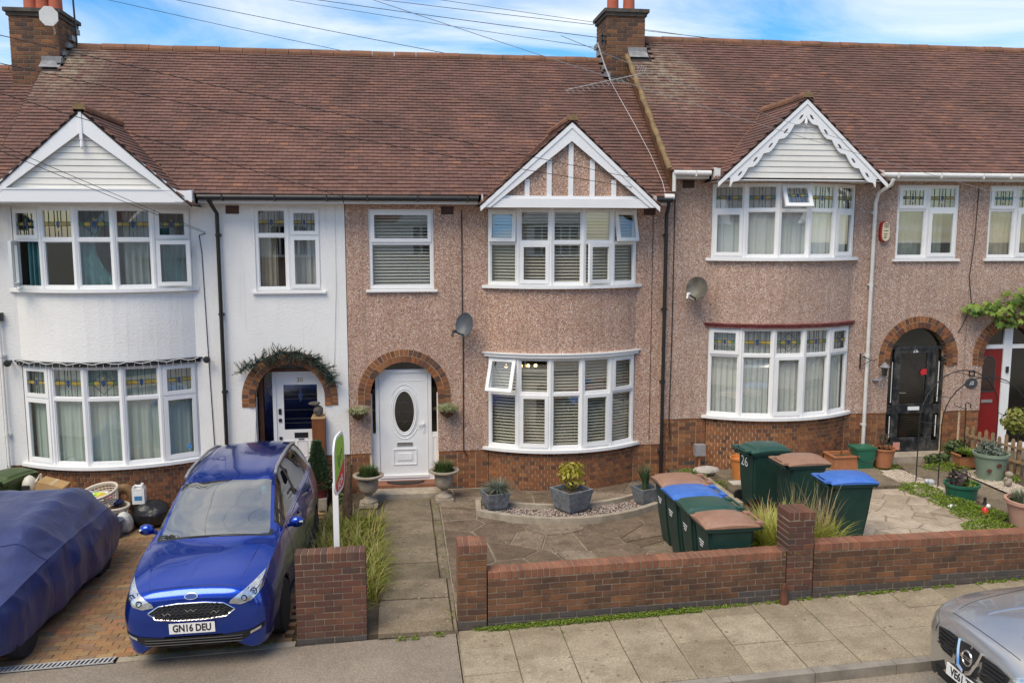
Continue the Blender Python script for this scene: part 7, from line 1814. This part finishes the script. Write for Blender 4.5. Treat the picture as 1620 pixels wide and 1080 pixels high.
for x, lab in ((-6.48, 'round black security light at the left end of the bay head'), (-3.28, 'round black security light at the right end of the bay head')):
    W_ = wallthing('security_light', lab, 'security light', (x, -.1, 2.38)); m = MB(); m.lathe([(.0, 0), (.055, .005), (.06, .03), (.05, .06), (.0, .065)], (0, 0, 0), 14); m.v = [(x+a, -.12+c*-1, 2.38+b) for a, b, c in m.v]; m.build('head', TRIM, W_, smooth=True); m = MB(); m.tube([(x, -.002, 2.40), (x, -.12, 2.40)], .02, 6); m.build('mount', TRIM, W_)
W_ = thing('window_sticker', (-3.6, -.2, .9), 'small blue and white sticker in the lower left bay\'s right pane', 'sticker'); P_, L2, u2, n2 = frame_pt(_c30['B'].p(.8), _c30['B'].p(1.), .05); m = MB(); cc = P_(L2*.70, .042, .86); m.prism([cc+u2*.04*math.cos(t)+Vector((0, 0, .05*math.sin(t))) for t in [6.2832*i/14 for i in range(14)]], n2*.002); m.build('disc', M_('sticker_blue', (.1, .3, .6), .5, .5, 40), W_)
# garland over the white house's door
rn = random.Random(14); Gd = thing('garland', (-1.92, -.1, 2.3), 'dark green artificial fir garland over the white house\'s arched door', 'garland'); m = MB(); st = MB(); path_ = []
for i in range(30):
    t = i/29; a = rad(148-126*t); r = .80+.14*max(0, (.25-t)*4)+.03*math.sin(i*1.3); p = Vector((-1.92+r*math.cos(a), -.09+.02*math.sin(i), 1.655+r*math.sin(a))); path_.append(p)
for i, p in enumerate(path_):
    dd = (path_[min(i+1, 29)]-path_[max(i-1, 0)]).normalized()
    for k in range(9):
        d = (Vector((rn.uniform(-1, 1), rn.uniform(-.9, .05), rn.uniform(-.8, 1.0)))+dd*.5).normalized(); L_ = rn.uniform(.10, .21)
        for j in range(16):
            b = p+d*L_*(j/16); q = (d*.6+Vector((rn.uniform(-1, 1), rn.uniform(-1, .3), rn.uniform(-1, 1)))).normalized(); s = d.cross(q).normalized()*.006; e = b+q*.06; k0 = len(m.v); m.v += [tuple(b-s), tuple(b+s), tuple(e)]; m.f.append((k0, k0+1, k0+2)); m.m.append(0)
        st.tube([p, p+d*L_], .004, 4)
m.build('needles', LM['fir'], Gd); st.tube(path_, .010, 5); st.build('wire_stem', MT['soil'], Gd)
# vine over the red door's arch
V = thing('climbing_vine', (11.5, -.1, 2.9), 'leafy green vine climbing over the arch of the red front door', 'vine'); m = MB(); rn = random.Random(19)
def vleaf(p, s):
    n = Vector((rn.uniform(-.6, .6), -1, rn.uniform(-.1, 1.1))).normalized(); a = n.orthogonal().normalized(); b = n.cross(a); t = rn.uniform(0, 6.28); k0 = len(m.v); pts = []
    for i in range(10):
        r = s*(1 if i % 2 == 0 else .55); th = t+6.2832*i/10; pts.append(Vector(p)+a*r*math.cos(th)+b*r*math.sin(th)+n*(.25*s if i % 2 else 0))
    m.poly(pts)
for _ in range(300):
    x = rn.uniform(10.82, 13.2); top = 3.16+.30*min(1, max(0, (x-11.1)*1.6)); bot = 2.98 if x < 11.35 else (2.70 if 11.45 < x < 12.0 else 2.95); z = rn.uniform(bot, top); vleaf((x, rn.uniform(-.32, -.05), z), rn.uniform(.05, .095))
m.build('leaf_mass', LM['vine'], V, kind='stuff'); m = MB(); m.tube([(10.82, -.03, 3.02), (11.3, -.06, 3.15), (12, -.08, 3.25), (13.2, -.05, 3.2)], .012, 5); m.tube([(13.2, -.05, 3.2), (13.3, -.05, .2)], .02, 6); m.build('stem', MT['soil'], V)
# ================================================================== things by the white house's door
C = thing('porch_cabinet', (-1.43, -.05, .02), 'tall brown wooden cabinet in the white house\'s porch', 'cabinet'); WD = M_('brown_varnished_board', (.19, .065, .022), .45, .25, 4)
m = MB(); m.box(-1.545, -1.325, -.16, .18, .02, 1.29); m.build('carcass', WD, C); m = MB(); m.box(-1.555, -1.315, -.17, .19, 1.292, 1.315); m.build('top', M_('pale_board', (.38, .24, .12), .6, .2), C); m = MB(); rect_ring(m, -1.53, -1.34, .05, 1.26, .02, -.165, -.158); m.build('door_frame', WD, C)
m = MB(); rn = random.Random(3); m.ico((-1.44, -.02, 1.42), .09, 2, sc=(1, 1, 1.1), jit=.12); m.ico((-1.50, -.05, 1.55), .07, 2, sc=(1.5, .8, .5), jit=.15); m.build('folded_jacket', M_('grey_brown_cloth', (.10, .085, .075), .9, .5, 14), label='dark crumpled cloth heaped on the porch cabinet', cat='cloth')
rn = random.Random(23)
def conifer(m):
    for i in range(3000):
        z = .26+.80*rn.random()**1.2; r = .23*(1-(z-.26)/.86)**.75*(.6+.4*rn.random())+.02; a = rn.uniform(0, 6.283); d = Vector((math.cos(a), math.sin(a), .9)).normalized(); leaf(m, (r*math.cos(a), r*math.sin(a), z), d.cross(Vector((rn.uniform(-1, 1), rn.uniform(-1, 1), .3))), rn.uniform(.025, .05), rn, .35)
potted('potted_conifer', 'small feathery conifer in a red glazed pot by the porch', (-1.44, -.50, -.08), lambda m: pot_round(m, .13, .175, .34), REDP, [('foliage', conifer, LM['con'])], soil=(.16, .30))
S_ = thing('shrub', (-1.13, -.42, -.1), 'rust-coloured shrub beside the red pot, behind the sign', 'shrub'); m = MB(); leafball(m, (-1.13, -.42, .22), .27, 700, .03, rn, (.8, .7, 1.2), .5, .2); m.build('foliage', LM['rust'], S_); m = MB(); m.tube([(-1.13, -.42, -.1), (-1.12, -.42, .2)], .02, 5); m.build('stem', MT['soil'], S_)
S_ = thing('shrub', (-.95, -.72, -.1), 'low green plant at the foot of the weathered post', 'shrub'); m = MB(); leafball(m, (-.98, -.85, .02), .16, 220, .03, rn, (1, 1, 1), .5, .2); m.build('foliage', LM['dark'], S_)
m = MB(); m.tube([(-.86, -1.95, -.12), (-.855, -1.93, .25), (-.83, -1.90, .60), (-.80, -1.88, .92)], [.085, .07, .06, .035], 9); m.v = [(x+.02*mnoise.noise(Vector((x*9, y*9, z*5))), y, z) for x, y, z in m.v]; m.build('weathered_post', M_('rotten_wood', (.085, .05, .03), .95, .5, 14, .9, 30), label='dark weathered timber post among the grass', cat='post')
m = MB(); m.box(-1.62, -1.28, -.70, -.58, -.2, .0); m.build('concrete_block', MT['concrete'], label='concrete edging block under the red pot', cat='block')
# estate agent board, seen nearly edge on
B_ = thing('sale_board', (-.77, -5.24, -.12), 'green and red estate agent board on a white post behind the wall stub', 'sign'); m = MB(); m.box(-.805, -.740, -5.285, -5.225, -.12, 1.60); m.build('post', MT['paint'], B_)
ang = rad(7.5); ub = Vector((math.sin(ang), math.cos(ang), 0)); nb = Vector((math.cos(ang), -math.sin(ang), 0)); cb = Vector((-.735, -5.255, 1.85))
def bp(a, z, o=0): return cb+ub*a+Vector((0, 0, z))+nb*o
def rr(hw, hh, r, n=6): return [(sx_*(hw-r)+r*math.cos(t0+math.pi/2*i/n), sz*(hh-r)+r*math.sin(t0+math.pi/2*i/n)) for sx_, sz, t0 in ((1, 1, 0), (-1, 1, math.pi/2), (-1, -1, math.pi), (1, -1, 3*math.pi/2)) for i in range(n+1)]
o_ = rr(.30, .35, .19); m = MB(); m.prism([bp(a, z, 0) for a, z in o_], nb*.02); m.build('panel', MT['paint'], B_)
i_ = rr(.265, .315, .16)
gp_ = clip(i_, 0, -.09, .35, -1); rp = clip(i_, 0, -.10, -.35, 1)
m = MB(); m.prism([bp(a, z, .0205) for a, z in gp_], nb*.002); m.build('green_field', M_('board_green', (.28, .52, .03), .45, .05), B_); m = MB(); m.prism([bp(a, z, .0205) for a, z in rp], nb*.002); m.build('red_field', M_('board_red', (.60, .02, .02), .45, .05), B_)
TX = Matrix((ub, (0, 0, 1), nb)).transposed().to_4x4()
text('FOR', .15, MT['letter_w'], B_, Matrix.Translation(bp(.0, -.235, .0245)) @ TX @ Matrix.Rotation(.25, 4, 'Z'), name='lettering'); m = MB()
for k, (a, z, w) in enumerate(((-.10, .05, .12), (-.02, .02, .16), (.06, .07, .10), (.12, .12, .06))): m.obox(bp(a, z, .0235), ub*.018, Vector((0, 0, w/2)), nb*.001)
m.build('print', M_('print_dark_green', (.03, .12, .02), .5, 0), B_)
# ================================================================== clutter on the drive
OLV = M_('olive_bin_plastic', (.045, .075, .018), .5, .15, 6)
b7 = make_bin(OLV, 'olive green wheeled bin behind the covered car at the left edge', (-6.42, -.62, -.38), 1.2, OLV, lab2=False)
Wp = thing('pressure_washer', (-6.0, -.72, -.2), 'white and green pressure washer behind the covered car', 'pressure washer'); CR = M_('cream_plastic', (.55, .52, .44), .5, .1); BG = M_('lime_plastic', (.12, .22, .03), .5, .1)
m = MB(); m.ico((-6.02, -.74, .42), .15, 2, sc=(.8, .8, 1.35)); m.build('housing', CR, Wp, smooth=True); m = MB(); m.ico((-6.0, -.78, .16), .17, 2, sc=(.75, .8, 1.6)); m.build('body', BG, Wp, smooth=True); m = MB(); m.box(-6.08, -5.98, -.90, -.85, .36, .48); m.build('panel', TRIM, Wp); m = MB(); m.tube([(-5.92, -.74, .5), (-5.86, -.72, .62), (-5.84, -.70, .35)], .03, 8); m.build('handle', CR, Wp, smooth=True)
for s_ in (-1, 1): m = MB(); m.tube([(-6.02+s_*.10, -.70, -.08), (-6.02+s_*.15, -.70, -.08)], .11, 12); m.build('wheel', TRIM, Wp)
CARD = M_('cardboard', (.42, .26, .11), .85, .12, 5)
Bx = thing('cardboard_box', (-5.72, -.85, -.2), 'tilted brown cardboard box against the lower left bay', 'box'); m = MB(); u_, v_, w_ = Vector((.19, 0, -.06)), Vector((0, .17, 0)), Vector((.10, 0, .34)); m.obox((-5.70, -.85, .18), u_, v_, w_); m.build('carton', CARD, Bx); m = MB(); m.obox(Vector((-5.70, -.85, .18))+w_*1.004, u_*.12, v_*1.002, w_*.002); m.build('tape', M_('parcel_tape', (.50, .38, .22), .4, 0), Bx)
Pn = thing('leaning_board', (-5.2, -.95, -.2), 'white board with a cardboard sheet lying beside the bay', 'board'); m = MB(); m.obox((-5.18, -.98, .30), (.42, 0, 0), (0, .16, .02), (0, 0, .02)); m.build('white_board', MT['paint'], Pn); m = MB(); m.obox((-5.05, -1.10, .21), (.28, 0, 0), (0, .012, 0), (0, 0, .11)); m.build('card_sheet', CARD, Pn); m = MB(); m.box(-5.55, -4.85, -1.08, -.82, -.2, .275); m.build('storage_crate', M_('grey_crate', (.12, .12, .12), .6), Pn)
LB = M_('cream_basket_plastic', (.58, .50, .40), .5, .08)
def basket(label, loc, rx_, ry_, h, tiltx, tilty):
    o = thing('laundry_basket', loc, label, 'basket', 'laundry baskets'); m = MB(); T = Matrix.Translation(loc) @ Matrix.Rotation(tiltx, 4, 'X') @ Matrix.Rotation(tilty, 4, 'Y'); n = 30
    q = lambda t, k: T @ Vector((rx_*(.78+.22*k)*math.cos(t), ry_*(.78+.22*k)*math.sin(t), h*k))
    for k in (0, .17, .34, .51, .68, .85): m.tube([q(6.2832*i/n, k) for i in range(n+1)], .008, 5)
    for i in range(n): m.tube([q(6.2832*i/n, k/6) for k in range(7)], .007, 4)
    m.build('lattice', LB, o); m = MB(); m.tube([q(6.2832*i/n, 1.0) for i in range(n+1)], .021, 7); m.tube([q(6.2832*i/n, .92) for i in range(n+1)], .015, 6); m.build('rim', LB, o, smooth=True)
    m = MB(); m.poly([q(6.2832*i/n, 0) for i in range(n)]); m.build('base', LB, o); return o
basket('upper tilted laundry basket of the two beside the covered car', (-4.80, -1.02, .18), .30, .23, .24, .30, -.20); basket('lower laundry basket of the two, standing on the block paving', (-4.68, -1.12, -.19), .29, .23, .36, .04, .03)
m = MB(); rn = random.Random(5)
for (p, r, mi) in (((-4.82, -1.02, .32), .07, 0), ((-4.70, -1.08, .30), .06, 1), ((-4.90, -1.0, .33), .05, 2), ((-4.60, -1.05, .20), .09, 3), ((-4.74, -1.14, .02), .13, 3)): m.ico(p, r, 2, mi, (1.3, 1, .7), .12, rn)
m.build('toys', [M_('toy_yellow', (.6, .5, .05), .6), M_('toy_pink', (.6, .2, .2), .6), M_('toy_green', (.3, .6, .05), .6), M_('navy_cloth', (.02, .03, .09), .8)], label='jumble of bright things inside the upper laundry basket', cat='toys')
m = MB(); m.tube([(-4.55+.13*math.cos(t), -.80, .20+.16*math.sin(t)) for t in [6.2832*i/20 for i in range(21)]], .075, 10); m.build('rolled_rug', M_('brown_rug', (.20, .12, .055), .95, .3, 12, .6, 50), smooth=True, label='rolled brown rug behind the laundry baskets', cat='rug')
def sack(label, loc, r, sc, mat, seed):
    rn = random.Random(seed); m = MB(); bm = bmesh.new(); bmesh.ops.create_icosphere(bm, subdivisions=4, radius=r)
    for v in bm.verts:
        p = v.co.copy(); k = 1+.16*mnoise.noise(p*6+Vector((seed, 0, 0)))+.10*abs(mnoise.noise(p*14+Vector((0, seed, 0)))); p = Vector((p.x*sc[0]*k, p.y*sc[1]*k, max(p.z*sc[2]*k, -r*sc[2]*.8))); m.v.append(tuple(p+Vector(loc)))
    m.f = [tuple(v.index for v in f.verts) for f in bm.faces]; m.m = [0]*len(m.f); bm.free(); return m.build('rubbish_sack', mat, smooth=True, ang=180, label=label, cat='sack')
BAG = M_('black_polythene', (.012, .012, .013), .25, .2, 8, .5, 14, bdist=.03); sack('shiny black rubbish sack beside the blue car', (-4.08, -1.02, -.03), .26, (1.25, 1, .85), BAG, 3)
sack('small white and green carrier bag by the grey bucket', (-4.40, -1.30, -.07), .15, (.8, .8, 1.2), M_('white_carrier_bag', (.55, .56, .52), .4, .4, 9, .4, 18, bdist=.02), 6)
J = thing('jerrycan', (-4.24, -1.02, .16), 'white plastic jerrycan standing on the black sack', 'jerrycan'); m = MB(); pf = [(-.095, 0), (.095, 0), (.095, .24), (.06, .30), (.045, .30), (.045, .255), (-.055, .255), (-.055, .30), (-.085, .29), (-.095, .26)]; m.prism([(-4.24+x, -1.09, .165+z) for x, z in pf], (0, .13, 0)); m.tube([(-4.185, -1.025, .455), (-4.29, -1.025, .452)], .018, 8); m.build('bottle', M_('white_hdpe', (.74, .74, .72), .4, .04), J); m = MB(); m.lathe([(.024, 0), (.024, .03)], (-4.185, -1.025, .465), 10); m.build('cap', MT['paint'], J); m = MB(); m.box(-4.305, -4.175, -1.0925, -1.0905, .21, .37); m.box(-4.30, -4.18, -1.0935, -1.0925, .225, .30, 1); m.build('sticker', [MT['letter_w'], M_('label_blue', (.05, .2, .42), .5, .5, 60)], J)
Bk = thing('bucket', (-4.50, -1.52, -.2), 'grey-blue plastic bucket beside the covered car', 'bucket'); m = MB(); m.lathe([(.11, 0), (.145, .24), (.158, .245), (.158, .265), (.14, .265), (.135, .24), (.10, .02)], (-4.50, -1.52, -.2), 20); m.build('pail', M_('blue_grey_plastic', (.085, .115, .17), .5, .1), Bk, smooth=True, ang=35); m = MB(); m.tube([(-4.50+.15*math.cos(t), -1.52-.06, .05+.10*math.sin(-t)) for t in [math.pi*i/10 for i in range(11)]], .005, 4); m.build('handle', MT['alu'], Bk)
# ================================================================== right-hand garden
rn = random.Random(66)
potted('empty_pot', 'orange plastic pot beside the 26 bin', (6.02, -1.02, .15), lambda m: pot_round(m, .13, .19, .42), M_('orange_plastic', (.55, .20, .05), .5, .1), [], soil=(.17, .36), cat='plant pot')
Tb = thing('green_caddy', (8.56, -.62, .19), 'dark green food caddy below the white downpipe', 'caddy'); m = MB()
for (w0, z0, w1, z1) in ((.15, 0, .19, .36), (.205, .36, .205, .40)):
    m.prism([(8.56-w0, -.62-w0*.8, .19+z0), (8.56+w0, -.62-w0*.8, .19+z0), (8.56+w1, -.62-w1*.8, .19+z1), (8.56-w1, -.62-w1*.8, .19+z1)], (0, w0*1.6, 0))
m.build('tub', M_('caddy_green', (.02, .13, .075), .45, .1), Tb); m = MB(); m.tube([(8.56+.20*math.cos(t), -.80, .50+.18*math.sin(-t)) for t in [math.pi*i/10 for i in range(11)]], .008, 5); m.build('handle', TRIM, Tb)
potted('potted_shrub', 'bare dark twigs in a ribbed terracotta pot left of the black door', (8.98, -.62, .19), lambda m: pot_round(m, .15, .215, .36, 32, fl=.015), TC, [('twigs', lambda m: [m.tube([(0, 0, .3), (rn.uniform(-.1, .1), rn.uniform(-.1, .1), .5), (rn.uniform(-.16, .16), rn.uniform(-.12, .12), rn.uniform(.55, .72))], .006, 4) for _ in range(16)], MT['soil']), ('foliage', lambda m: leafball(m, (0, 0, .38), .14, 60, .03, rn, (1, 1, .4)), LM['rust'])], soil=(.20, .31))
Tr = thing('trough_planter', (8.18, -.55, .19), 'terracotta square planter with a trowel, left of the green caddy', 'planter'); m = MB(); rect_ring(m, 7.93, 8.43, .40, .46, .025, -.75, -.35) if 0 else None
for a in ((7.95, 8.41, -.75, -.725), (7.95, 8.41, -.375, -.35), (7.95, 7.975, -.725, -.375), (8.385, 8.41, -.725, -.375)): m.box(*a, .19, .41)
for a in ((7.93, 8.43, -.77, -.724), (7.93, 8.43, -.376, -.33), (7.93, 7.976, -.724, -.376), (8.384, 8.43, -.724, -.376)): m.box(*a, .41, .44)
m.build('box', TC, Tr); m = MB(); m.poly([(7.97, -.73, .38), (8.39, -.73, .38), (8.39, -.37, .38), (7.97, -.37, .38)]); m.build('compost', COMP, Tr); m = MB(); m.tube([(8.2, -.5, .38), (8.22, -.5, .58)], .014, 6); m.ico((8.22, -.5, .60), .025, 1); m.build('trowel', WD, Tr)
m = MB(); m.ico((5.58, -.48, .19), .2, 2, sc=(1.25, .8, .45), jit=.06); m.build('white_rock', M_('pale_rock', (.42, .38, .34), .9, .2, 6, .5), label='flat pale rock below the grey utility box', cat='rock')
m = MB(); m.box(5.72, 6.0, -1.42, -1.18, .14, .20); m.build('loose_slab', M_('pale_slab', (.46, .42, .36), .9, .15, 6), label='small loose pale slab left of the 26 bin', cat='slab')
m = MB(); m.bar((5.42, -.95, .14), (5.45, -2.4, .14), .09, .12); tag(m.build('edging_kerb', MT['concrete']), 'short concrete edging kerb between the two gardens', 'kerb')
potted('potted_herb', 'bright green plants in the terracotta window box by the picket fence', (10.68, -.72, .15), lambda m: (m.prism([(-.25, -.10, 0), (.25, -.10, 0), (.29, -.13, .24), (-.29, -.13, .24)], (0, .22, 0)), rect_ring(m, -.31, .31, .235, .265, .03, -.15, .12)), TC, [('foliage', lambda m: tuft(m, (0, 0, .24), 260, .22, .16, rn, .012, (.2, 1.2)), LM['moss'])])
potted('potted_shrub', 'grey leafy plants in the large sage green planter', (10.52, -1.50, .15), lambda m: pot_round(m, .20, .29, .48, 24, .05), GRN, [('foliage', lambda m: (leafball(m, (0, 0, .52), .25, 240, .035, rn, (1, 1, .6)), tuft(m, (0, .05, .5), 80, .15, .28, rn, .02, (.2, .9))), LM['blue']), ('motif', lambda m: [m.prism([(x+.05*math.cos(t), -.262+abs(x)*.35, z+.035*math.sin(t)) for t in [6.2832*i/8 for i in range(8)]], (0, -.012, 0)) for x, z in ((-.02, .30), (.17, .16), (-.17, .20))], M_('motif_brown', (.12, .045, .03), .6, .3))], soil=(.26, .43))
potted('potted_shrub', 'dark leafed plant in the round dark green bowl on the grass', (9.26, -2.50, .15), lambda m: pot_round(m, .22, .265, .26, 24, .04), DGR, [('foliage', lambda m: (leafball(m, (-.05, 0, .36), .17, 100, .05, rn, (1, 1, .9)), ), leafmat('purple_leaf', [(0, (.03, .02, .03)), (.6, (.07, .045, .05)), (1, (.1, .12, .04))])), ('ground_leaf', lambda m: leafball(m, (.1, -.05, .25), .13, 90, .03, rn, (1, 1, .5)), LM['moss'])], soil=(.24, .22))
potted('potted_lavender', 'grey-green lavender in the ribbed pink pot behind the low wall', (9.35, -3.95, .15), lambda m: pot_round(m, .25, .335, .42, 40, .05, fl=.012), TCP, [('foliage', lambda m: tuft(m, (0, 0, .38), 520, .28, .24, rn, .009, (.2, 1.0)), leafmat('lavender_leaf', [(0, (.10, .14, .07)), (.6, (.17, .21, .12)), (1, (.24, .26, .17))]))], soil=(.31, .37))
Gn = thing('garden_ornament', (9.06, -3.36, .15), 'small red and white ornament with a black top on the grass', 'ornament'); m = MB(); m.lathe([(.055, 0), (.062, .05), (.045, .11), (.02, .14)], (9.06, -3.36, .15), 12); m.build('red_body', M_('ornament_red', (.55, .03, .03), .4, .1), Gn, smooth=True); m = MB(); m.ico((9.085, -3.39, .30), .038, 2, sc=(1, .9, 1)); m.build('white_head', MT['paint'], Gn, smooth=True); m = MB(); m.lathe([(.034, 0), (.022, .05), (.024, .11), (.0, .12)], (9.045, -3.36, .32), 10); m.build('black_hat', TRIM, Gn)
m = MB(); rn = random.Random(9); m.ico((10.48, -2.02, .24), .085, 2, sc=(.9, .8, 1.0), jit=.12); m.ico((10.49, -2.02, .37), .06, 2, jit=.15); m.ico((10.42, -2.04, .30), .04, 1, jit=.1); m.build('stone_ornament', STONE, label='small grey stone figure beside the cream gravel', cat='ornament')
m = MB(); m.ico((9.22, -1.72, .19), .08, 2, sc=(1.2, .8, .8)); m.ico((9.14, -1.74, .22), .045, 2); m.build('bird_ornament', M_('pale_grey_glaze', (.45, .47, .48), .4, .3), smooth=True, label='rounded pale ornament at the foot of the iron arch', cat='ornament')
m = MB(); [m.ico((8.75+.05*i, -2.95+.03*(i % 2), .17), .035, 1, sc=(1.1, 1, .7), jit=.1) for i in range(3)]; m.build('white_pebbles', MT['paint'], label='three small white stones on the edge of the grass', cat='stones')
Ar = thing('garden_arch', (10.0, -1.6, .15), 'thin black iron arch standing over the right-hand garden path', 'garden arch')
hoops = []
for (xa, ya, xb, yb) in ((9.06, -1.55, 10.95, -1.05), (9.26, -1.88, 10.74, -2.12)):
    pts = [Vector((xa, ya, .15)), Vector((xa, ya, 1.25))]
    for i in range(1, 16):
        t = math.pi*i/16; cxm = Vector(((xa+xb)/2, (ya+yb)/2, 1.25)); pts.append(cxm+Vector(((xa-xb)/2, (ya-yb)/2, 0))*math.cos(t)+Vector((0, 0, .85))*math.sin(t))
    pts += [Vector((xb, yb, 1.25)), Vector((xb, yb, .15))]; hoops.append(pts); m = MB(); m.tube(pts, .010, 6); m.build('hoop', TRIM, Ar, smooth=True)
for k in (0, 1, 4, 8, 12, len(hoops[0])-2): m = MB(); m.tube([hoops[0][k]+Vector((0, 0, .3 if k == 0 else 0)), hoops[1][k]+Vector((0, 0, .3 if k == 0 else 0))], .006, 5); m.build('rung', TRIM, Ar)
m = MB(); m.tube([(10.72, -.50, .15), (10.70, -.50, 1.22), (10.68, -.5, 1.30), (10.72, -.5, 1.34), (10.79, -.5, 1.30), (10.80, -.5, 1.22)], .010, 6); m.tube([(10.70, -.5, 1.2), (10.48, -.5, 1.28), (10.45, -.5, 1.32)], .007, 5); m.build('shepherd_hook', TRIM, label='black iron shepherd hook by the brick plinth', cat='plant hook')
Fn = thing('picket_fence', (11.2, -1.0, .15), 'low weathered wooden picket fence between the two right-hand doors', 'fence'); PW = M_('weathered_picket', (.30, .20, .11), .9, .3, 9, .5, 40); a, b = Vector((11.0, -.15, 0)), Vector((11.75, -3.2, 0)); n = 22
for i in range(n+1):
    p = a.lerp(b, i/n); h = .66+.04*math.sin(i*2.3); d = (b-a).normalized(); m = MB(); w = .034; z0 = .12
    m.prism([p-d*w+Vector((0, 0, z0)), p+d*w+Vector((0, 0, z0)), p+d*w+Vector((0, 0, z0+h-.04)), p+d*w*.5+Vector((0, 0, z0+h)), p-d*w*.5+Vector((0, 0, z0+h)), p-d*w+Vector((0, 0, z0+h-.04))], Vector((-d.y, d.x, 0))*.016); m.build('picket', PW, Fn)
for z in (.36, .62): m = MB(); m.bar(a+Vector((-.03, 0, z)), b+Vector((-.03, 0, z)), .02, .045); m.build('rail', PW, Fn)
Ty = thing('young_tree', (11.45, -1.0, .15), 'yellow-green young tree at the right edge by the picket fence', 'tree'); m = MB(); m.tube([(11.45, -1.0, .1), (11.43, -1.0, .8)], [.014, .010], 6); m.build('trunk', MT['soil'], Ty); m = MB(); rn = random.Random(12); leafball(m, (11.42, -1.0, 1.08), .32, 420, .055, rn, (1, .8, .8), .6, .15); m.build('crown', leafmat('yellow_green_leaf', [(0, (.16, .19, .03)), (.5, (.28, .30, .06)), (1, (.40, .38, .12))]), Ty)
Sh = thing('shrub', (10.5, -.25, .15), 'dark green shrub growing against the plinth right of the black door', 'shrub'); m = MB(); leafball(m, (10.72, -.25, .40), .24, 260, .045, rn, (1.3, .7, .8), .6, .2); leafball(m, (10.2, -.45, .25), .20, 200, .04, rn, (1.6, .7, .6), .6, .2); m.build('foliage', LM['dark'], Sh)
# ================================================================== houses across the street (seen in the glass and paintwork)
def opposite(x, mat, lab):
    H = thing('opposite_house', (x, -21.5, -.2), lab, 'house', 'houses across the street'); y = -21.5; m = MB(); m.box(x-2.9, x+2.9, y-6, y, -.8, 5.1); m.build('wall', mat, H)
    m = MB(); m.prism([(x-2.9, y+.3, 5.1), (x-2.9, y-3.2, 8.1), (x-2.9, y-6.7, 5.1)], (5.8, 0, 0)); m.build('roof', MT['tile'], H)
    m = MB(); m.prism([(x-1.5, y+.7, 5.0), (x+1.5, y+.7, 5.0), (x, y+.7, 6.4)], (0, -2.5, 0)); m.build('gable', MT['paint'], H)
    for z0, z1 in ((.7, 2.3), (3.6, 4.95)):
        m = MB(); m.prism([(x-1.3, y, z0), (x-.8, y+.5, z0), (x+.8, y+.5, z0), (x+1.3, y, z0)], (0, 0, z1-z0)); m.build('bay', MT['paint'], H)
        for k in range(4): m = MB(); m.box(x-.74+.38*k, x-.44+.38*k, y+.5, y+.51, z0+.1, z1-.1); m.build('pane', MT['dark'], H)
    m = MB(); m.box(x+1.7, x+2.6, y, y+.02, -.1, 2.1); m.build('front_door', MT['red_paint'], H); m = MB(); m.box(x+1.6, x+2.6, y, y+.03, 3.6, 4.9); m.box(x+1.68, x+2.52, y+.031, y+.035, 3.68, 4.82, 1); m.build('window', [MT['paint'], MT['dark']], H)
for i in range(7): opposite(-16+5.8*i, (MT['pebble'], MT['render'])[i % 2], 'terraced house across the street, seen only reflected in the windows')
